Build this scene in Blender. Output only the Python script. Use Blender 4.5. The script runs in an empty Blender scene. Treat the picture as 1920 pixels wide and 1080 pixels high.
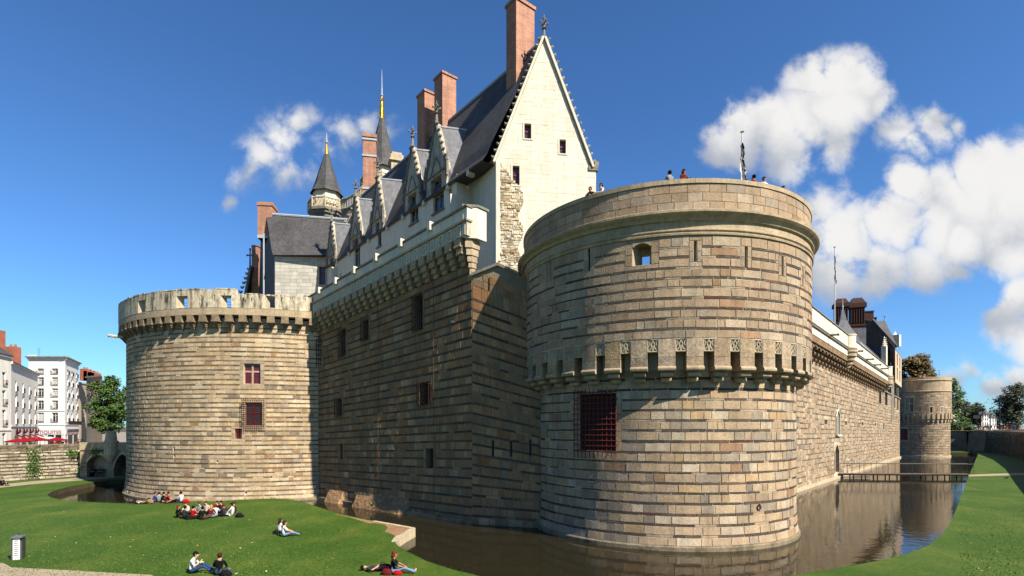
import bpy, math, random
from mathutils import Vector
from math import sin, cos, pi, radians, sqrt, atan2, hypot

random.seed(11)
scene = bpy.context.scene
col = scene.collection

# ------------------------------------------------------------------ camera, sky, sun, exposure
CAMZ, FX, CX, HY = 6.6, 1000.0, 960.0, 800.0
cam_d = bpy.data.cameras.new('camera'); cam = bpy.data.objects.new('camera', cam_d); col.objects.link(cam)
cam.location = (0, 0, CAMZ); cam.rotation_euler = (pi / 2, 0, 0)
cam_d.sensor_width = 36; cam_d.lens = 36 * FX / 1920; cam_d.shift_y = (HY - 540) / 1920
cam_d.clip_start = 0.5; cam_d.clip_end = 9000
scene.camera = cam
SUN_AZ, SUN_EL = radians(131.0), radians(44)          # azimuth clockwise from +Y
sun_dir = Vector((sin(SUN_AZ) * cos(SUN_EL), cos(SUN_AZ) * cos(SUN_EL), sin(SUN_EL)))
sd = bpy.data.lights.new('sun', 'SUN'); sd.energy = 5.0; sd.angle = radians(0.5); sd.color = (1.0, 0.92, 0.80)
so = bpy.data.objects.new('sun', sd); col.objects.link(so)
so.rotation_euler = sun_dir.to_track_quat('Z', 'Y').to_euler()
vs = scene.view_settings
vs.view_transform = 'Standard'; vs.look = 'None'; vs.exposure = 1.3; vs.gamma = 1.0; vs.use_curve_mapping = False

def build_world():
    w = bpy.data.worlds.new('World'); scene.world = w; w.use_nodes = True
    nt = w.node_tree; N = nt.nodes; L = nt.links
    for n in list(N): N.remove(n)
    def nd(t, **k):
        n = N.new(t)
        for a, b in k.items(): setattr(n, a, b)
        return n
    def put(sock, val):
        if hasattr(val, 'is_output') or hasattr(val, 'links'): L.new(val, sock)
        else: sock.default_value = val
    def m(op, a, b=0.0, c=None, clamp=False):
        n = nd('ShaderNodeMath', operation=op, use_clamp=clamp); put(n.inputs[0], a); put(n.inputs[1], b)
        if c is not None: put(n.inputs[2], c)
        return n.outputs[0]
    def vm(op, a, b):
        n = nd('ShaderNodeVectorMath', operation=op); put(n.inputs[0], a); put(n.inputs[1], b)
        return n.outputs['Value'] if op in ('DISTANCE', 'DOT_PRODUCT', 'LENGTH') else n.outputs[0]
    def ramp(v, a, b, lo=0.0, hi=1.0, sm=True):
        n = nd('ShaderNodeMapRange'); n.interpolation_type = 'SMOOTHSTEP' if sm else 'LINEAR'
        put(n.inputs['Value'], v); n.inputs['From Min'].default_value = a; n.inputs['From Max'].default_value = b
        n.inputs['To Min'].default_value = lo; n.inputs['To Max'].default_value = hi
        return n.outputs[0]
    def mix(f, a, b, blend='MIX'):
        n = nd('ShaderNodeMix', data_type='RGBA', blend_type=blend); put(n.inputs[0], f); put(n.inputs[6], a); put(n.inputs[7], b)
        return n.outputs[2]
    sky = nd('ShaderNodeTexSky', sky_type='NISHITA'); sky.sun_disc = False
    sky.sun_elevation = SUN_EL; sky.sun_rotation = SUN_AZ
    sky.altitude = 0; sky.air_density = 1.0; sky.dust_density = 0.35; sky.ozone_density = 2.2
    tc = nd('ShaderNodeTexCoord'); d = tc.outputs['Generated']
    sp = nd('ShaderNodeSeparateXYZ'); L.new(d, sp.inputs[0])
    yy = m('MAXIMUM', sp.outputs[1], 0.12)
    q0 = m('DIVIDE', sp.outputs[0], yy); q1 = m('DIVIDE', sp.outputs[2], yy)
    cb = nd('ShaderNodeCombineXYZ'); L.new(q0, cb.inputs[0]); L.new(q1, cb.inputs[1])
    q = cb.outputs[0]
    nz = nd('ShaderNodeTexNoise'); nz.noise_dimensions = '3D'
    nz.inputs['Scale'].default_value = 11.0; nz.inputs['Detail'].default_value = 10.0; nz.inputs['Roughness'].default_value = 0.62
    nz.inputs['Distortion'].default_value = 0.25
    L.new(q, nz.inputs['Vector'])
    # wobble the lookup so that no cloud keeps a round outline
    wz = nd('ShaderNodeTexNoise'); wz.inputs['Scale'].default_value = 7.0; wz.inputs['Detail'].default_value = 6.0
    L.new(q, wz.inputs['Vector'])
    wv = vm('SUBTRACT', wz.outputs['Color'], (0.5, 0.5, 0.5))
    sc = nd('ShaderNodeVectorMath', operation='SCALE'); L.new(wv, sc.inputs[0]); sc.inputs['Scale'].default_value = 0.09
    fl = vm('MULTIPLY', vm('ADD', q, sc.outputs[0]), (1, 1, 0))
    BL = [  # (x, y, radius) of each puff, thousandths of the tangent of its bearing and height
        (-405, 575, 48, .52), (-435, 545, 56, .55), (-465, 505, 62, .55), (-490, 470, 54, .5), (-430, 465, 60, .42), (-530, 420, 22, .45),
        (-310, 545, 52, .45), (-345, 515, 52, .42), (-270, 565, 40, .45), (-225, 565, 28, .35), (-375, 480, 45, .35),
        (560, 655, 50, .9), (620, 640, 78, 1), (660, 615, 58, 1), (585, 590, 88, 1), (490, 560, 78, 1), (425, 548, 74, 1), (380, 535, 55, .8),
        (520, 510, 70, .7), (600, 540, 70, .8), (725, 550, 50, .7), (785, 566, 56, .8), (825, 560, 30, .6), (745, 520, 38, .6),
        (880, 485, 66, 1), (910, 450, 88, 1), (800, 428, 74, 1), (738, 452, 50, .9), (962, 465, 80, 1), (845, 378, 96, 1), (935, 375, 110, 1),
        (1020, 440, 90, 1), (1080, 380, 110, 1), (715, 385, 72, .8),
        (620, 360, 96, .8), (690, 300, 74, .8), (600, 300, 76, .8), (780, 305, 66, .75), (840, 300, 40, .6), (575, 410, 55, .6),
        (955, 240, 60, 1), (925, 208, 55, .95), (1000, 200, 85, 1), (820, 80, 36, .6), (905, 70, 45, .7), (960, 85, 50, .7), (860, 112, 26, .4),
    ]
    F = None; Gd = None
    for x, y, r, a in BL:
        x /= 1000; y /= 1000; r *= .00115
        f = m('MULTIPLY_ADD', vm('DISTANCE', fl, (x, y, 0)), -a / r, a)
        F = f if F is None else m('MAXIMUM', F, f)
        g = m('MULTIPLY_ADD', vm('DISTANCE', fl, (x + .1 * r, y + .045 + .25 * r, 0)), -1 / (1.7 * r), 1.0)
        Gd = g if Gd is None else m('MAXIMUM', Gd, g)
    nn = m('SUBTRACT', nz.outputs['Fac'], 0.5)
    front = ramp(sp.outputs[1], 0.12, 0.3)
    field = m('MULTIPLY_ADD', nn, 1.5, F)
    # the rest of the sky carries scattered cumulus of the same kind
    gz = nd('ShaderNodeTexNoise'); gz.inputs['Scale'].default_value = 3.2; gz.inputs['Detail'].default_value = 9.0
    L.new(vm('MULTIPLY', d, (1, 1, 1.8)), gz.inputs['Vector'])
    around = m('MULTIPLY', ramp(gz.outputs['Fac'], 0.63, 0.75), m('SUBTRACT', 1.0, front))
    dens = m('ADD', m('MULTIPLY', m('MULTIPLY', ramp(field, 0.06, 0.5), ramp(F, -0.22, 0.55)), front), m('MULTIPLY', around, 0.8), clamp=True)
    dens = m('MULTIPLY', dens, 0.97)
    up = ramp(sp.outputs[2], 0.0, 0.03)
    dens = m('MULTIPLY', dens, up)
    sh = m('MULTIPLY_ADD', nn, 0.65, Gd)
    shade = ramp(sh, 0.22, 0.86)
    ccol = mix(shade, (0.50, 0.54, 0.61, 1), (1.0, 0.985, 0.96, 1))
    tint = mix(1.0, sky.outputs[0], (0.58, 0.98, 1.42, 1), 'MULTIPLY')
    # slight extra depth towards the zenith, as a polarised blue sky shows
    deep = ramp(sp.outputs[2], 0.05, 0.75, 1.0, 0.85, False)
    tint = mix(1.0, tint, deep, 'MULTIPLY')
    bg1 = nd('ShaderNodeBackground'); L.new(tint, bg1.inputs[0]); bg1.inputs[1].default_value = 0.051
    bg2 = nd('ShaderNodeBackground'); L.new(ccol, bg2.inputs[0]); bg2.inputs[1].default_value = 0.375
    mx = nd('ShaderNodeMixShader'); L.new(dens, mx.inputs[0]); L.new(bg1.outputs[0], mx.inputs[1]); L.new(bg2.outputs[0], mx.inputs[2])
    out = nd('ShaderNodeOutputWorld'); L.new(mx.outputs[0], out.inputs[0])
build_world()

# ------------------------------------------------------------------ small tools
def P(px, py, Y): return Vector(((px - CX) / FX * Y, Y, CAMZ + (HY - py) / FX * Y))
def G(px, py, z=0.0):
    Y = (CAMZ - z) * FX / (py - HY); return Vector(((px - CX) / FX * Y, Y, z))
KS = 0.54
def S(r, g, b, k=None):
    k = KS if k is None else k
    f = lambda c: (c / 255 / 12.92 if c <= 10 else ((c / 255 + .055) / 1.055) ** 2.4) * k
    return (f(r), f(g), f(b))
def lerp(a, b, t): return a + (b - a) * t
def V3(p): return Vector((p[0], p[1], p[2] if len(p) > 2 else 0.0))

def material(name, color=(.5, .5, .5), rough=.85, attr=False, var=.25, vscale=1.5, fine=.15, fscale=14.0, bump=.0, bscale=20.0,
             streak=0.0, stain=None, metallic=0.0, spec=.25, courses=None, grow=None):
    """Principled material: base colour (or the piece's own tint), patchy variation, optional vertical runs, relief."""
    mt = bpy.data.materials.new(name); mt.use_nodes = True
    nt = mt.node_tree; N = nt.nodes; L = nt.links
    b = N['Principled BSDF']; b.inputs['Roughness'].default_value = rough; b.inputs['Metallic'].default_value = metallic
    b.inputs['Specular IOR Level'].default_value = spec
    geo = N.new('ShaderNodeNewGeometry'); pos = geo.outputs['Position']
    if attr:
        at = N.new('ShaderNodeAttribute'); at.attribute_name = 'tint'; base = at.outputs['Color']
    else:
        rg = N.new('ShaderNodeRGB'); rg.outputs[0].default_value = (*color, 1); base = rg.outputs[0]
    def noise(scale, detail=5.0, vec=None, stretch=None):
        n = N.new('ShaderNodeTexNoise'); n.inputs['Scale'].default_value = scale; n.inputs['Detail'].default_value = detail
        n.inputs['Roughness'].default_value = .62
        v = pos
        if stretch:
            mp = N.new('ShaderNodeVectorMath'); mp.operation = 'MULTIPLY'; L.new(pos, mp.inputs[0]); mp.inputs[1].default_value = stretch; v = mp.outputs[0]
        L.new(v, n.inputs['Vector']); return n.outputs['Fac']
    def rng(v, a, b_, lo, hi):
        n = N.new('ShaderNodeMapRange'); L.new(v, n.inputs['Value'])
        for k, x in (('From Min', a), ('From Max', b_), ('To Min', lo), ('To Max', hi)): n.inputs[k].default_value = x
        return n.outputs[0]
    def mul(c, f):
        n = N.new('ShaderNodeMix'); n.data_type = 'RGBA'; n.blend_type = 'MULTIPLY'; n.inputs[0].default_value = 1.0
        L.new(c, n.inputs[6]); L.new(f, n.inputs[7]); return n.outputs[2]
    if var: base = mul(base, rng(noise(vscale), .3, .7, 1 - var, 1 + var))
    if fine: base = mul(base, rng(noise(fscale, 4.0), .3, .7, 1 - fine, 1 + fine))
    if streak: base = mul(base, rng(noise(1.0, 6.0, stretch=(2.6, 2.6, .16)), .44, .68, 1.0, 1 - streak))
    if stain:
        n = N.new('ShaderNodeMix'); n.data_type = 'RGBA'
        L.new(rng(noise(stain[1], 6.0, stretch=(1, 1, stain[4] if len(stain) > 4 else 1)), stain[2], stain[2] + stain[3], 0, 1), n.inputs[0]); L.new(base, n.inputs[6]); n.inputs[7].default_value = (*stain[0], 1); base = n.outputs[2]
    if courses:   # fine masonry / slate lines too small to build
        bt = N.new('ShaderNodeTexBrick'); sc_, w_, h_, mo, dark = courses
        sx = N.new('ShaderNodeSeparateXYZ'); L.new(pos, sx.inputs[0])
        ad = N.new('ShaderNodeMath'); ad.operation = 'SUBTRACT'; L.new(sx.outputs[0], ad.inputs[0]); L.new(sx.outputs[1], ad.inputs[1])
        cx = N.new('ShaderNodeCombineXYZ'); L.new(ad.outputs[0], cx.inputs[0]); L.new(sx.outputs[2], cx.inputs[1])
        L.new(cx.outputs[0], bt.inputs['Vector']); bt.inputs['Scale'].default_value = sc_
        bt.inputs['Brick Width'].default_value = w_; bt.inputs['Row Height'].default_value = h_; bt.inputs['Mortar Size'].default_value = mo
        bt.inputs['Color1'].default_value = (.78, .78, .78, 1); bt.inputs['Color2'].default_value = (1.14, 1.14, 1.14, 1)
        bt.inputs['Mortar'].default_value = (dark, dark, dark, 1)
        base = mul(base, bt.outputs['Color'])
    L.new(base, b.inputs['Base Color'])
    if bump:
        bp = N.new('ShaderNodeBump'); bp.inputs['Strength'].default_value = bump; bp.inputs['Distance'].default_value = .05
        L.new(noise(bscale, 6.0), bp.inputs['Height']); L.new(bp.outputs[0], b.inputs['Normal'])
    return mt

class MB:
    """Collects faces in world coordinates; build() links them as one mesh object under its parent."""
    def __init__(s): s.v = []; s.f = []; s.c = []; s.m = []
    def add(s, vs, fs, c=None, m=0):
        n = len(s.v); s.v.extend([tuple(p) for p in vs]); s.c.extend([c] * len(vs))
        for f in fs: s.f.append(tuple(i + n for i in f)); s.m.append(m)
        return s
    def obox(s, o, ax, ay, az, c=None, m=0):
        o, ax, ay, az = Vector(o), Vector(ax), Vector(ay), Vector(az)
        vs = [o, o + ax, o + ax + ay, o + ay, o + az, o + ax + az, o + ax + ay + az, o + ay + az]
        fs = [(3, 2, 1, 0), (4, 5, 6, 7), (0, 1, 5, 4), (1, 2, 6, 5), (2, 3, 7, 6), (3, 0, 4, 7)]
        if ax.cross(ay).dot(az) < 0: fs = [tuple(reversed(f)) for f in fs]
        return s.add(vs, fs, c, m)
    def box(s, c0, size, rz=0.0, c=None, m=0):
        x, y, z = size; ca, sa = cos(rz), sin(rz)
        ax, ay, az = Vector((ca * x, sa * x, 0)), Vector((-sa * y, ca * y, 0)), Vector((0, 0, z))
        return s.obox(Vector(c0) - ax / 2 - ay / 2, ax, ay, az, c, m)      # c0: centre of the foot
    def prism(s, poly, d, c=None, m=0):
        poly = [Vector(p) for p in poly]; d = Vector(d); n = len(poly)
        nrm = Vector((0, 0, 0))
        for i in range(n): nrm += poly[i].cross(poly[(i + 1) % n])
        if nrm.dot(d) > 0: poly.reverse()
        vs = poly + [p + d for p in poly]
        fs = [tuple(range(n)), tuple(range(2 * n - 1, n - 1, -1))] + [(i, i + n, (i + 1) % n + n, (i + 1) % n) for i in range(n)]
        return s.add(vs, fs, c, m)
    def tube(s, p0, p1, r0, r1=None, n=8, c=None, m=0, cap=True):
        p0, p1 = Vector(p0), Vector(p1); r1 = r0 if r1 is None else r1
        d = (p1 - p0); a = d.orthogonal().normalized(); b = d.cross(a).normalized(); vs = []
        for p, r in ((p0, r0), (p1, r1)):
            for i in range(n): t = 2 * pi * i / n; vs.append(p + (a * cos(t) + b * sin(t)) * r)
        fs = [(i, (i + 1) % n, (i + 1) % n + n, i + n) for i in range(n)]
        if cap: fs += [tuple(range(n - 1, -1, -1)), tuple(range(n, 2 * n))]
        return s.add(vs, fs, c, m)
    def path(s, pts, r, n=6, c=None, m=0):
        for a, b in zip(pts[:-1], pts[1:]): s.tube(a, b, r, n=n, c=c, m=m)
        return s
    def lathe(s, ctr, prof, n=32, a0=0.0, a1=2 * pi, c=None, m=0, close=False):
        """prof: (radius, z) from the bottom up, outside face outwards."""
        full = abs(a1 - a0 - 2 * pi) < 1e-6; k = n if full else n + 1; vs = []
        for r, z in prof:
            for i in range(k):
                t = a0 + (a1 - a0) * i / n; vs.append((ctr[0] + r * cos(t), ctr[1] + r * sin(t), z))
        fs = []
        for j in range(len(prof) - 1):
            for i in range(n):
                i2 = (i + 1) % k; fs.append((j * k + i, j * k + i2, (j + 1) * k + i2, (j + 1) * k + i))
        return s.add(vs, fs, c, m)
    def ball(s, ctr, r, n=8, k=6, c=None, m=0):
        r = (r, r, r) if isinstance(r, (int, float)) else r; vs = []; fs = []
        for j in range(k + 1):
            a = -pi / 2 + pi * j / k
            for i in range(n): t = 2 * pi * i / n; vs.append((ctr[0] + r[0] * cos(a) * cos(t), ctr[1] + r[1] * cos(a) * sin(t), ctr[2] + r[2] * sin(a)))
        for j in range(k):
            for i in range(n): fs.append((j * n + i, j * n + (i + 1) % n, (j + 1) * n + (i + 1) % n, (j + 1) * n + i))
        return s.add(vs, fs, c, m)
    def mesh(s, name, mats, org=(0, 0, 0), smooth=False):
        me = bpy.data.meshes.new(name); o = Vector(org)
        me.from_pydata([(p[0] - o.x, p[1] - o.y, p[2] - o.z) for p in s.v], [], s.f)
        for mt in (mats if isinstance(mats, (list, tuple)) else [mats]): me.materials.append(mt)
        if any(s.m): me.polygons.foreach_set('material_index', s.m)
        if any(x is not None for x in s.c):
            a = me.attributes.new('tint', 'FLOAT_COLOR', 'POINT'); buf = []
            for x in s.c: x = x or (.5, .5, .5); buf += [x[0], x[1], x[2], 1.0]
            a.data.foreach_set('color', buf)
        if smooth: me.polygons.foreach_set('use_smooth', [True] * len(me.polygons))
        me.update(); return me
    def build(s, name, mats, parent=None, smooth=False, org=None, **props):
        o0 = ORG[parent.name] if parent else Vector(org or (0, 0, 0))
        ob = bpy.data.objects.new(name, s.mesh(name, mats, o0, smooth)); col.objects.link(ob); ORG[ob.name] = o0
        if parent: ob.parent = parent
        else: ob.location = o0
        for k, v in props.items(): ob[k] = v
        return ob
ORG = {}
def thing(name, loc, label, category, group=None, rz=0.0):
    o = bpy.data.objects.new(name, None); col.objects.link(o); o.location = loc; o.rotation_euler.z = rz; o.empty_display_size = .3
    o['label'] = label; o['category'] = category
    if group: o['group'] = group
    ORG[o.name] = Vector(loc); return o
def text_mesh(body, size, extrude, align_y='BOTTOM_BASELINE'):
    cu = bpy.data.curves.new('lettering', 'FONT'); cu.body = body; cu.size = size; cu.extrude = extrude; cu.align_x = 'CENTER'; cu.align_y = align_y
    o = bpy.data.objects.new('lettering', cu); col.objects.link(o); dg = bpy.context.evaluated_depsgraph_get(); me = bpy.data.meshes.new_from_object(o.evaluated_get(dg))
    bpy.data.objects.remove(o); bpy.data.curves.remove(cu); me.name = 'lettering'; return me
def share(name, me, parent, loc=(0, 0, 0), rz=0.0, scale=None):
    o = bpy.data.objects.new(name, me); col.objects.link(o); o.parent = parent; o.location = loc; o.rotation_euler.z = rz
    if scale: o.scale = scale
    ORG[o.name] = ORG[parent.name]; return o

# ------------------------------------------------------------------ surfaces that masonry is laid on
class Cyl:
    """Round wall. u: metres along the wall from the line of sight, to the right; v: height."""
    def __init__(s, c, R): s.c = Vector((c[0], c[1], 0)); s.R = R if callable(R) else (lambda z, R=R: R); s.a0 = atan2(-c[1], -c[0]); s.Rr = s.R(5.0)
    def pt(s, u, v, h=0.0):
        a = s.a0 + u / s.Rr; r = s.R(v) + h; return Vector((s.c.x + r * cos(a), s.c.y + r * sin(a), v))
    def nrm(s, u, v): a = s.a0 + u / s.Rr; return Vector((cos(a), sin(a), 0))
    def u_of(s, px, R=None):
        R = R or s.Rr; d = Vector(((px - CX) / FX, 1, 0)).normalized(); b = d.dot(s.c); disc = b * b - s.c.length_squared + R * R
        t = b - sqrt(max(disc, 0)); p = d * t - s.c; a = atan2(p.y, p.x) - s.a0
        a = (a + pi) % (2 * pi) - pi; return a * s.Rr
    def uv(s, px, py, R=None):
        u = s.u_of(px, R); a = s.a0 + u / s.Rr; Y = s.c.y + (R or s.Rr) * sin(a); return u, CAMZ + (HY - py) / FX * Y
class Plane:
    """Straight wall from A to B (left to right as seen). v: nominal height, stretched by k(u)."""
    def __init__(s, A, B, zb=0.0, k=None):
        s.A = Vector((A[0], A[1], 0)); s.B = Vector((B[0], B[1], 0)); s.d = (s.B - s.A); s.L = s.d.length; s.d.normalize()
        s.n = Vector((s.d.y, -s.d.x, 0)); s.zb = zb; s.k = k or (lambda u: 1.0)
    def pt(s, u, v, h=0.0): p = s.A + s.d * u + s.n * h; return Vector((p.x, p.y, s.zb + v * s.k(u)))
    def nrm(s, u, v): return s.n
    def uv(s, px, py):
        t = (px - CX) / FX   # X = t*Y
        u = (t * s.A.y - s.A.x) / (s.d.x - t * s.d.y); Y = s.A.y + s.d.y * u
        return u, (CAMZ + (HY - py) / FX * Y - s.zb) / s.k(u)

def rect(sf, x0, y0, x1, y1, **k):
    a = [sf.uv(x, y, **k) for x, y in ((x0, y0), (x1, y0), (x0, y1), (x1, y1))]
    xm = sf.uv((x0 + x1) / 2, (y0 + y1) / 2, **k)
    ua = sf.uv(x0, (y0 + y1) / 2, **k)[0]; ub = sf.uv(x1, (y0 + y1) / 2, **k)[0]
    va = sf.uv((x0 + x1) / 2, y1, **k)[1]; vb = sf.uv((x0 + x1) / 2, y0, **k)[1]
    return ua, ub, va, vb

def shell(mb, sf, u0, u1, v0, v1, holes=(), du=1.2, dv=3.0, h=0.0, c=None, m=0, depth=.6):
    """The wall's face as a grid with real openings and their reveals."""
    us = {u0, u1}; vs_ = {v0, v1}
    n = max(1, int(round((u1 - u0) / du)))
    for i in range(n + 1): us.add(lerp(u0, u1, i / n))
    n = max(1, int(round((v1 - v0) / dv)))
    for i in range(n + 1): vs_.add(lerp(v0, v1, i / n))
    for (a, b, p, q_) in holes: us |= {a, b}; vs_ |= {p, q_}
    us = [x for x in sorted(us) if u0 - 1e-6 <= x <= u1 + 1e-6]; vs_ = [x for x in sorted(vs_) if v0 - 1e-6 <= x <= v1 + 1e-6]
    idx = {}; V = []; Fs = []
    def vid(i, j):
        if (i, j) not in idx: idx[(i, j)] = len(V); V.append(sf.pt(us[i], vs_[j], h))
        return idx[(i, j)]
    for i in range(len(us) - 1):
        for j in range(len(vs_) - 1):
            um, vm_ = (us[i] + us[i + 1]) / 2, (vs_[j] + vs_[j + 1]) / 2
            if any(a < um < b and p < vm_ < q_ for a, b, p, q_ in holes): continue
            Fs.append((vid(i, j), vid(i + 1, j), vid(i + 1, j + 1), vid(i, j + 1)))
    mb.add(V, Fs, c, m)
    for a, b, p, q_ in holes:
        o = [sf.pt(a, p, h), sf.pt(b, p, h), sf.pt(b, q_, h), sf.pt(a, q_, h)]
        i_ = [sf.pt(a, p, h - depth), sf.pt(b, p, h - depth), sf.pt(b, q_, h - depth), sf.pt(a, q_, h - depth)]
        mb.add(o + i_, [(1, 0, 4, 5), (2, 1, 5, 6), (3, 2, 6, 7), (0, 3, 7, 4)], c, m)

def free(u0, u1, v0, v1, holes):
    iv = [(u0, u1)]
    for a, b, p, q_ in holes:
        if min(v1, q_) - max(v0, p) < .25 * (v1 - v0): continue
        nv = []
        for x, y in iv:
            if b <= x or a >= y: nv.append((x, y)); continue
            if a - x > .08: nv.append((x, a))
            if y - b > .08: nv.append((b, y))
        iv = nv
    return iv

def stone(sf, ua, ub, va, vb, proud, ch, c, back=-.05, jit=.012):
    """One dressed block on a wall face: chamfered, slightly uneven, following the wall's curve."""
    r = random.uniform; j = lambda: r(-jit, jit); n = max(1, int((ub - ua) / .62 + .5)); w = 1.0 / n
    us = [lerp(ua, ub, i * w) for i in range(n + 1)]; uf = [us[0] + ch + j()] + us[1:-1] + [us[-1] - ch + j()]
    V = [sf.pt(u, va, back) for u in us] + [sf.pt(u, vb, back) for u in us]
    V += [sf.pt(u, va + ch + j(), proud + j() * .8) for u in uf] + [sf.pt(u, vb - ch + j(), proud + j() * .8) for u in uf]
    m = n + 1; B, T, FB, FT_ = 0, m, 2 * m, 3 * m
    fs = [(B, FB, FT_, T), (B + n, T + n, FT_ + n, FB + n)]
    for i in range(n): fs += [(B + i, B + i + 1, FB + i + 1, FB + i), (FT_ + i, FT_ + i + 1, T + i + 1, T + i), (FB + i, FB + i + 1, FT_ + i + 1, FT_ + i)]
    ctr = (V[FB] + V[FT_ + n]) / 2; nr = (V[FB + n] - V[FB]).cross(V[FT_] - V[FB])
    return (V, fs, c, ctr, nr)

def pick(pal):
    t = random.random() * sum(p[1] for p in pal); k = random.uniform(.92, 1.06) if pal is not globals().get('PAL_WHITE') else random.uniform(.985, 1.015)
    for c, w in pal:
        t -= w
        if t <= 0: break
    return tuple(min(.9, x * k) for x in c)

def courses(sf, u0, u1, rows, holes, wmin, wmax, pal, dpal=None, joint=.014, proud=.016, dproud=.012, fill=.86, ch=.012, rng_of=None, jit=.012, dmul=(1.1, 1.6)):
    """Lay rows of stones (and thin slate bands) round the openings. Returns {'stone': [...], 'slate': [...]}."""
    out = {'stone': [], 'slate': []}
    for (v0, v1, kind) in rows:
        a0, a1 = (u0, u1)
        if rng_of: a0, a1 = rng_of(v0, v1)
        for x, y in free(a0, a1, v0, v1, holes):
            p = x
            while p < y - .02:
                w = (wmin + (wmax - wmin) * random.random() ** 1.5) * (1.0 if kind == 's' else random.uniform(*dmul))
                if y - p - w < wmin * .55: w = y - p
                b = min(y, p + w)
                g = joint
                if kind == 's':
                    out['stone'].append(stone(sf, p + g, b - g, v0 + g * .8, v1 - g * .8, proud + random.uniform(-.008, .010), ch, pick(pal), jit=jit))
                else:
                    if random.random() < fill: out['slate'].append(stone(sf, p + g * 1.5, b - g * 1.5, v0 + random.uniform(-.01, .012), v1 - random.uniform(-.01, .012), dproud + random.uniform(-.008, .012), ch * .5, pick(dpal), jit=jit * .6))
                    else: out['stone'].append(stone(sf, p + g, b - g, v0 + g * .5, v1 - g * .5, proud - .01, ch * .6, pick(pal), jit=jit * .6))
                p = b
    return out

def emit(root, lst, name, mat, rest, limit=300, key=None):
    """The pieces that show largest become parts of their own, the others one part of uncounted stonework."""
    def score(s):
        c = s[3]; d = Vector((0, 0, CAMZ)) - c; f = s[4].dot(d) / d.length ** 3
        if key: f *= key(c)
        return -f
    lst = sorted(lst, key=score)
    for s in lst[:limit]: MB().add(s[0], s[1], s[2]).build(name, mat, root)
    if lst[limit:]:
        mb = MB()
        for s in lst[limit:]: mb.add(s[0], s[1], s[2])
        mb.build(rest, mat, root, kind='stuff')
def inframe(c):
    x = CX + FX * c[0] / c[1]; y = HY - FX * (c[2] - CAMZ) / c[1]; return 1.0 if (-20 < x < 1940 and -20 < y < 1100) else 0.01

def rows_of(v0, v1, hs, hd, jitter=.06):
    out = []; v = v0
    while v < v1 - .1:
        a = hs * random.uniform(1 - jitter, 1 + jitter); b = hd * random.uniform(.8, 1.2)
        if v1 - v < hs * 1.3: out.append((v, v1, 's')); break
        out.append((v, v + a, 's'))
        if v + a + b > v1 - .2: 
            out[-1] = (v, v1, 's'); break
        out.append((v + a, v + a + b, 'd')); v += a + b
    return out
def snap(rows, v0, v1):
    lo = max([r[0] for r in rows if r[0] <= v0 + .02] or [v0]); hi = min([r[1] for r in rows if r[1] >= v1 - .02] or [v1]); return lo, hi

# ------------------------------------------------------------------ materials
M = {}
M['stone'] = material('stone', attr=True, var=.2, vscale=.7, fine=.2, fscale=9, bump=.55, bscale=11, rough=.9, streak=.22, stain=(S(96, 84, 66), .55, .58, .5, .4))
M['stone_far'] = material('stone_far', attr=True, var=.25, vscale=.5, fine=.25, fscale=3, bump=.5, bscale=6, rough=.9, streak=.25)
M['slate_strip'] = material('slate_strip', attr=True, var=.25, vscale=3, fine=.3, fscale=14, bump=.7, bscale=14, rough=.8)
M['mortar'] = material('mortar', S(222, 206, 178), var=.2, vscale=.7, fine=.15, bump=.5, bscale=25, rough=.95)
M['mortar_dark'] = material('mortar_dark', S(150, 134, 108), var=.3, vscale=.5, fine=.2, bump=.5, bscale=25, rough=.95)
M['dressed'] = material('dressed_stone', S(196, 174, 140), var=.2, vscale=1.2, fine=.2, fscale=7, bump=.3, bscale=12, streak=.25)
M['dressed_light'] = material('dressed_light', S(212, 194, 162), var=.18, vscale=1.4, fine=.16, fscale=8, bump=.25, bscale=14, streak=.22)
M['ashlar'] = material('white_ashlar', attr=True, var=.06, vscale=.5, fine=.07, fscale=6, bump=.12, bscale=10, rough=.85, streak=.14, stain=(S(176, 164, 138), .5, .56, .5, .5))
M['white_stone'] = material('white_stone', S(238, 228, 202, .60), var=.06, vscale=.8, fine=.08, fscale=6, bump=.15, bscale=10, streak=.12)
M['white_worn'] = material('white_worn', S(214, 200, 170, .6), var=.16, vscale=1.0, fine=.22, fscale=4, bump=.4, bscale=9, streak=.55, stain=(S(84, 76, 64), 3.0, .5, .16, .22))
M['grey_carved'] = material('grey_carved', S(150, 143, 128), var=.3, vscale=2, fine=.3, fscale=9, bump=.4, bscale=16, streak=.3)
M['roof'] = material('roof_slate', S(90, 88, 88), rough=.8, var=.3, vscale=.45, fine=.16, fscale=6, bump=.2, bscale=5, streak=.35, courses=(1.0, .3, .16, .012, .6), spec=.3)
M['roof_light'] = material('dormer_slate', S(112, 114, 118), rough=.7, var=.35, vscale=1.6, fine=.2, fscale=6, bump=.2, bscale=5, streak=.3, spec=.5)
M['lead'] = material('lead_ridge', S(190, 196, 204), rough=.5, var=.15)
M['brick'] = material('brick', S(188, 138, 112), var=.18, vscale=.8, fine=.2, fscale=8, courses=(1.0, .34, .12, .016, 1.3), streak=.25, bump=.3, bscale=9)
M['brick_old'] = material('old_brick', S(84, 54, 44), var=.35, vscale=1.2, fine=.25, courses=(1.0, .26, .085, .012, 1.0), stain=(S(50, 40, 34), 1.2, .52, .2))
M['brick_orange'] = material('orange_brick', S(176, 108, 82), var=.2, vscale=1, fine=.2)
M['iron'] = material('rusty_iron', S(128, 44, 30), rough=.8, var=.3, vscale=6, fine=.3, fscale=30)
M['iron_dark'] = material('dark_iron', S(66, 34, 30), rough=.8, var=.3, vscale=6)
M['red_paint'] = material('red_paint', S(140, 26, 30), rough=.5, var=.1)
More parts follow.
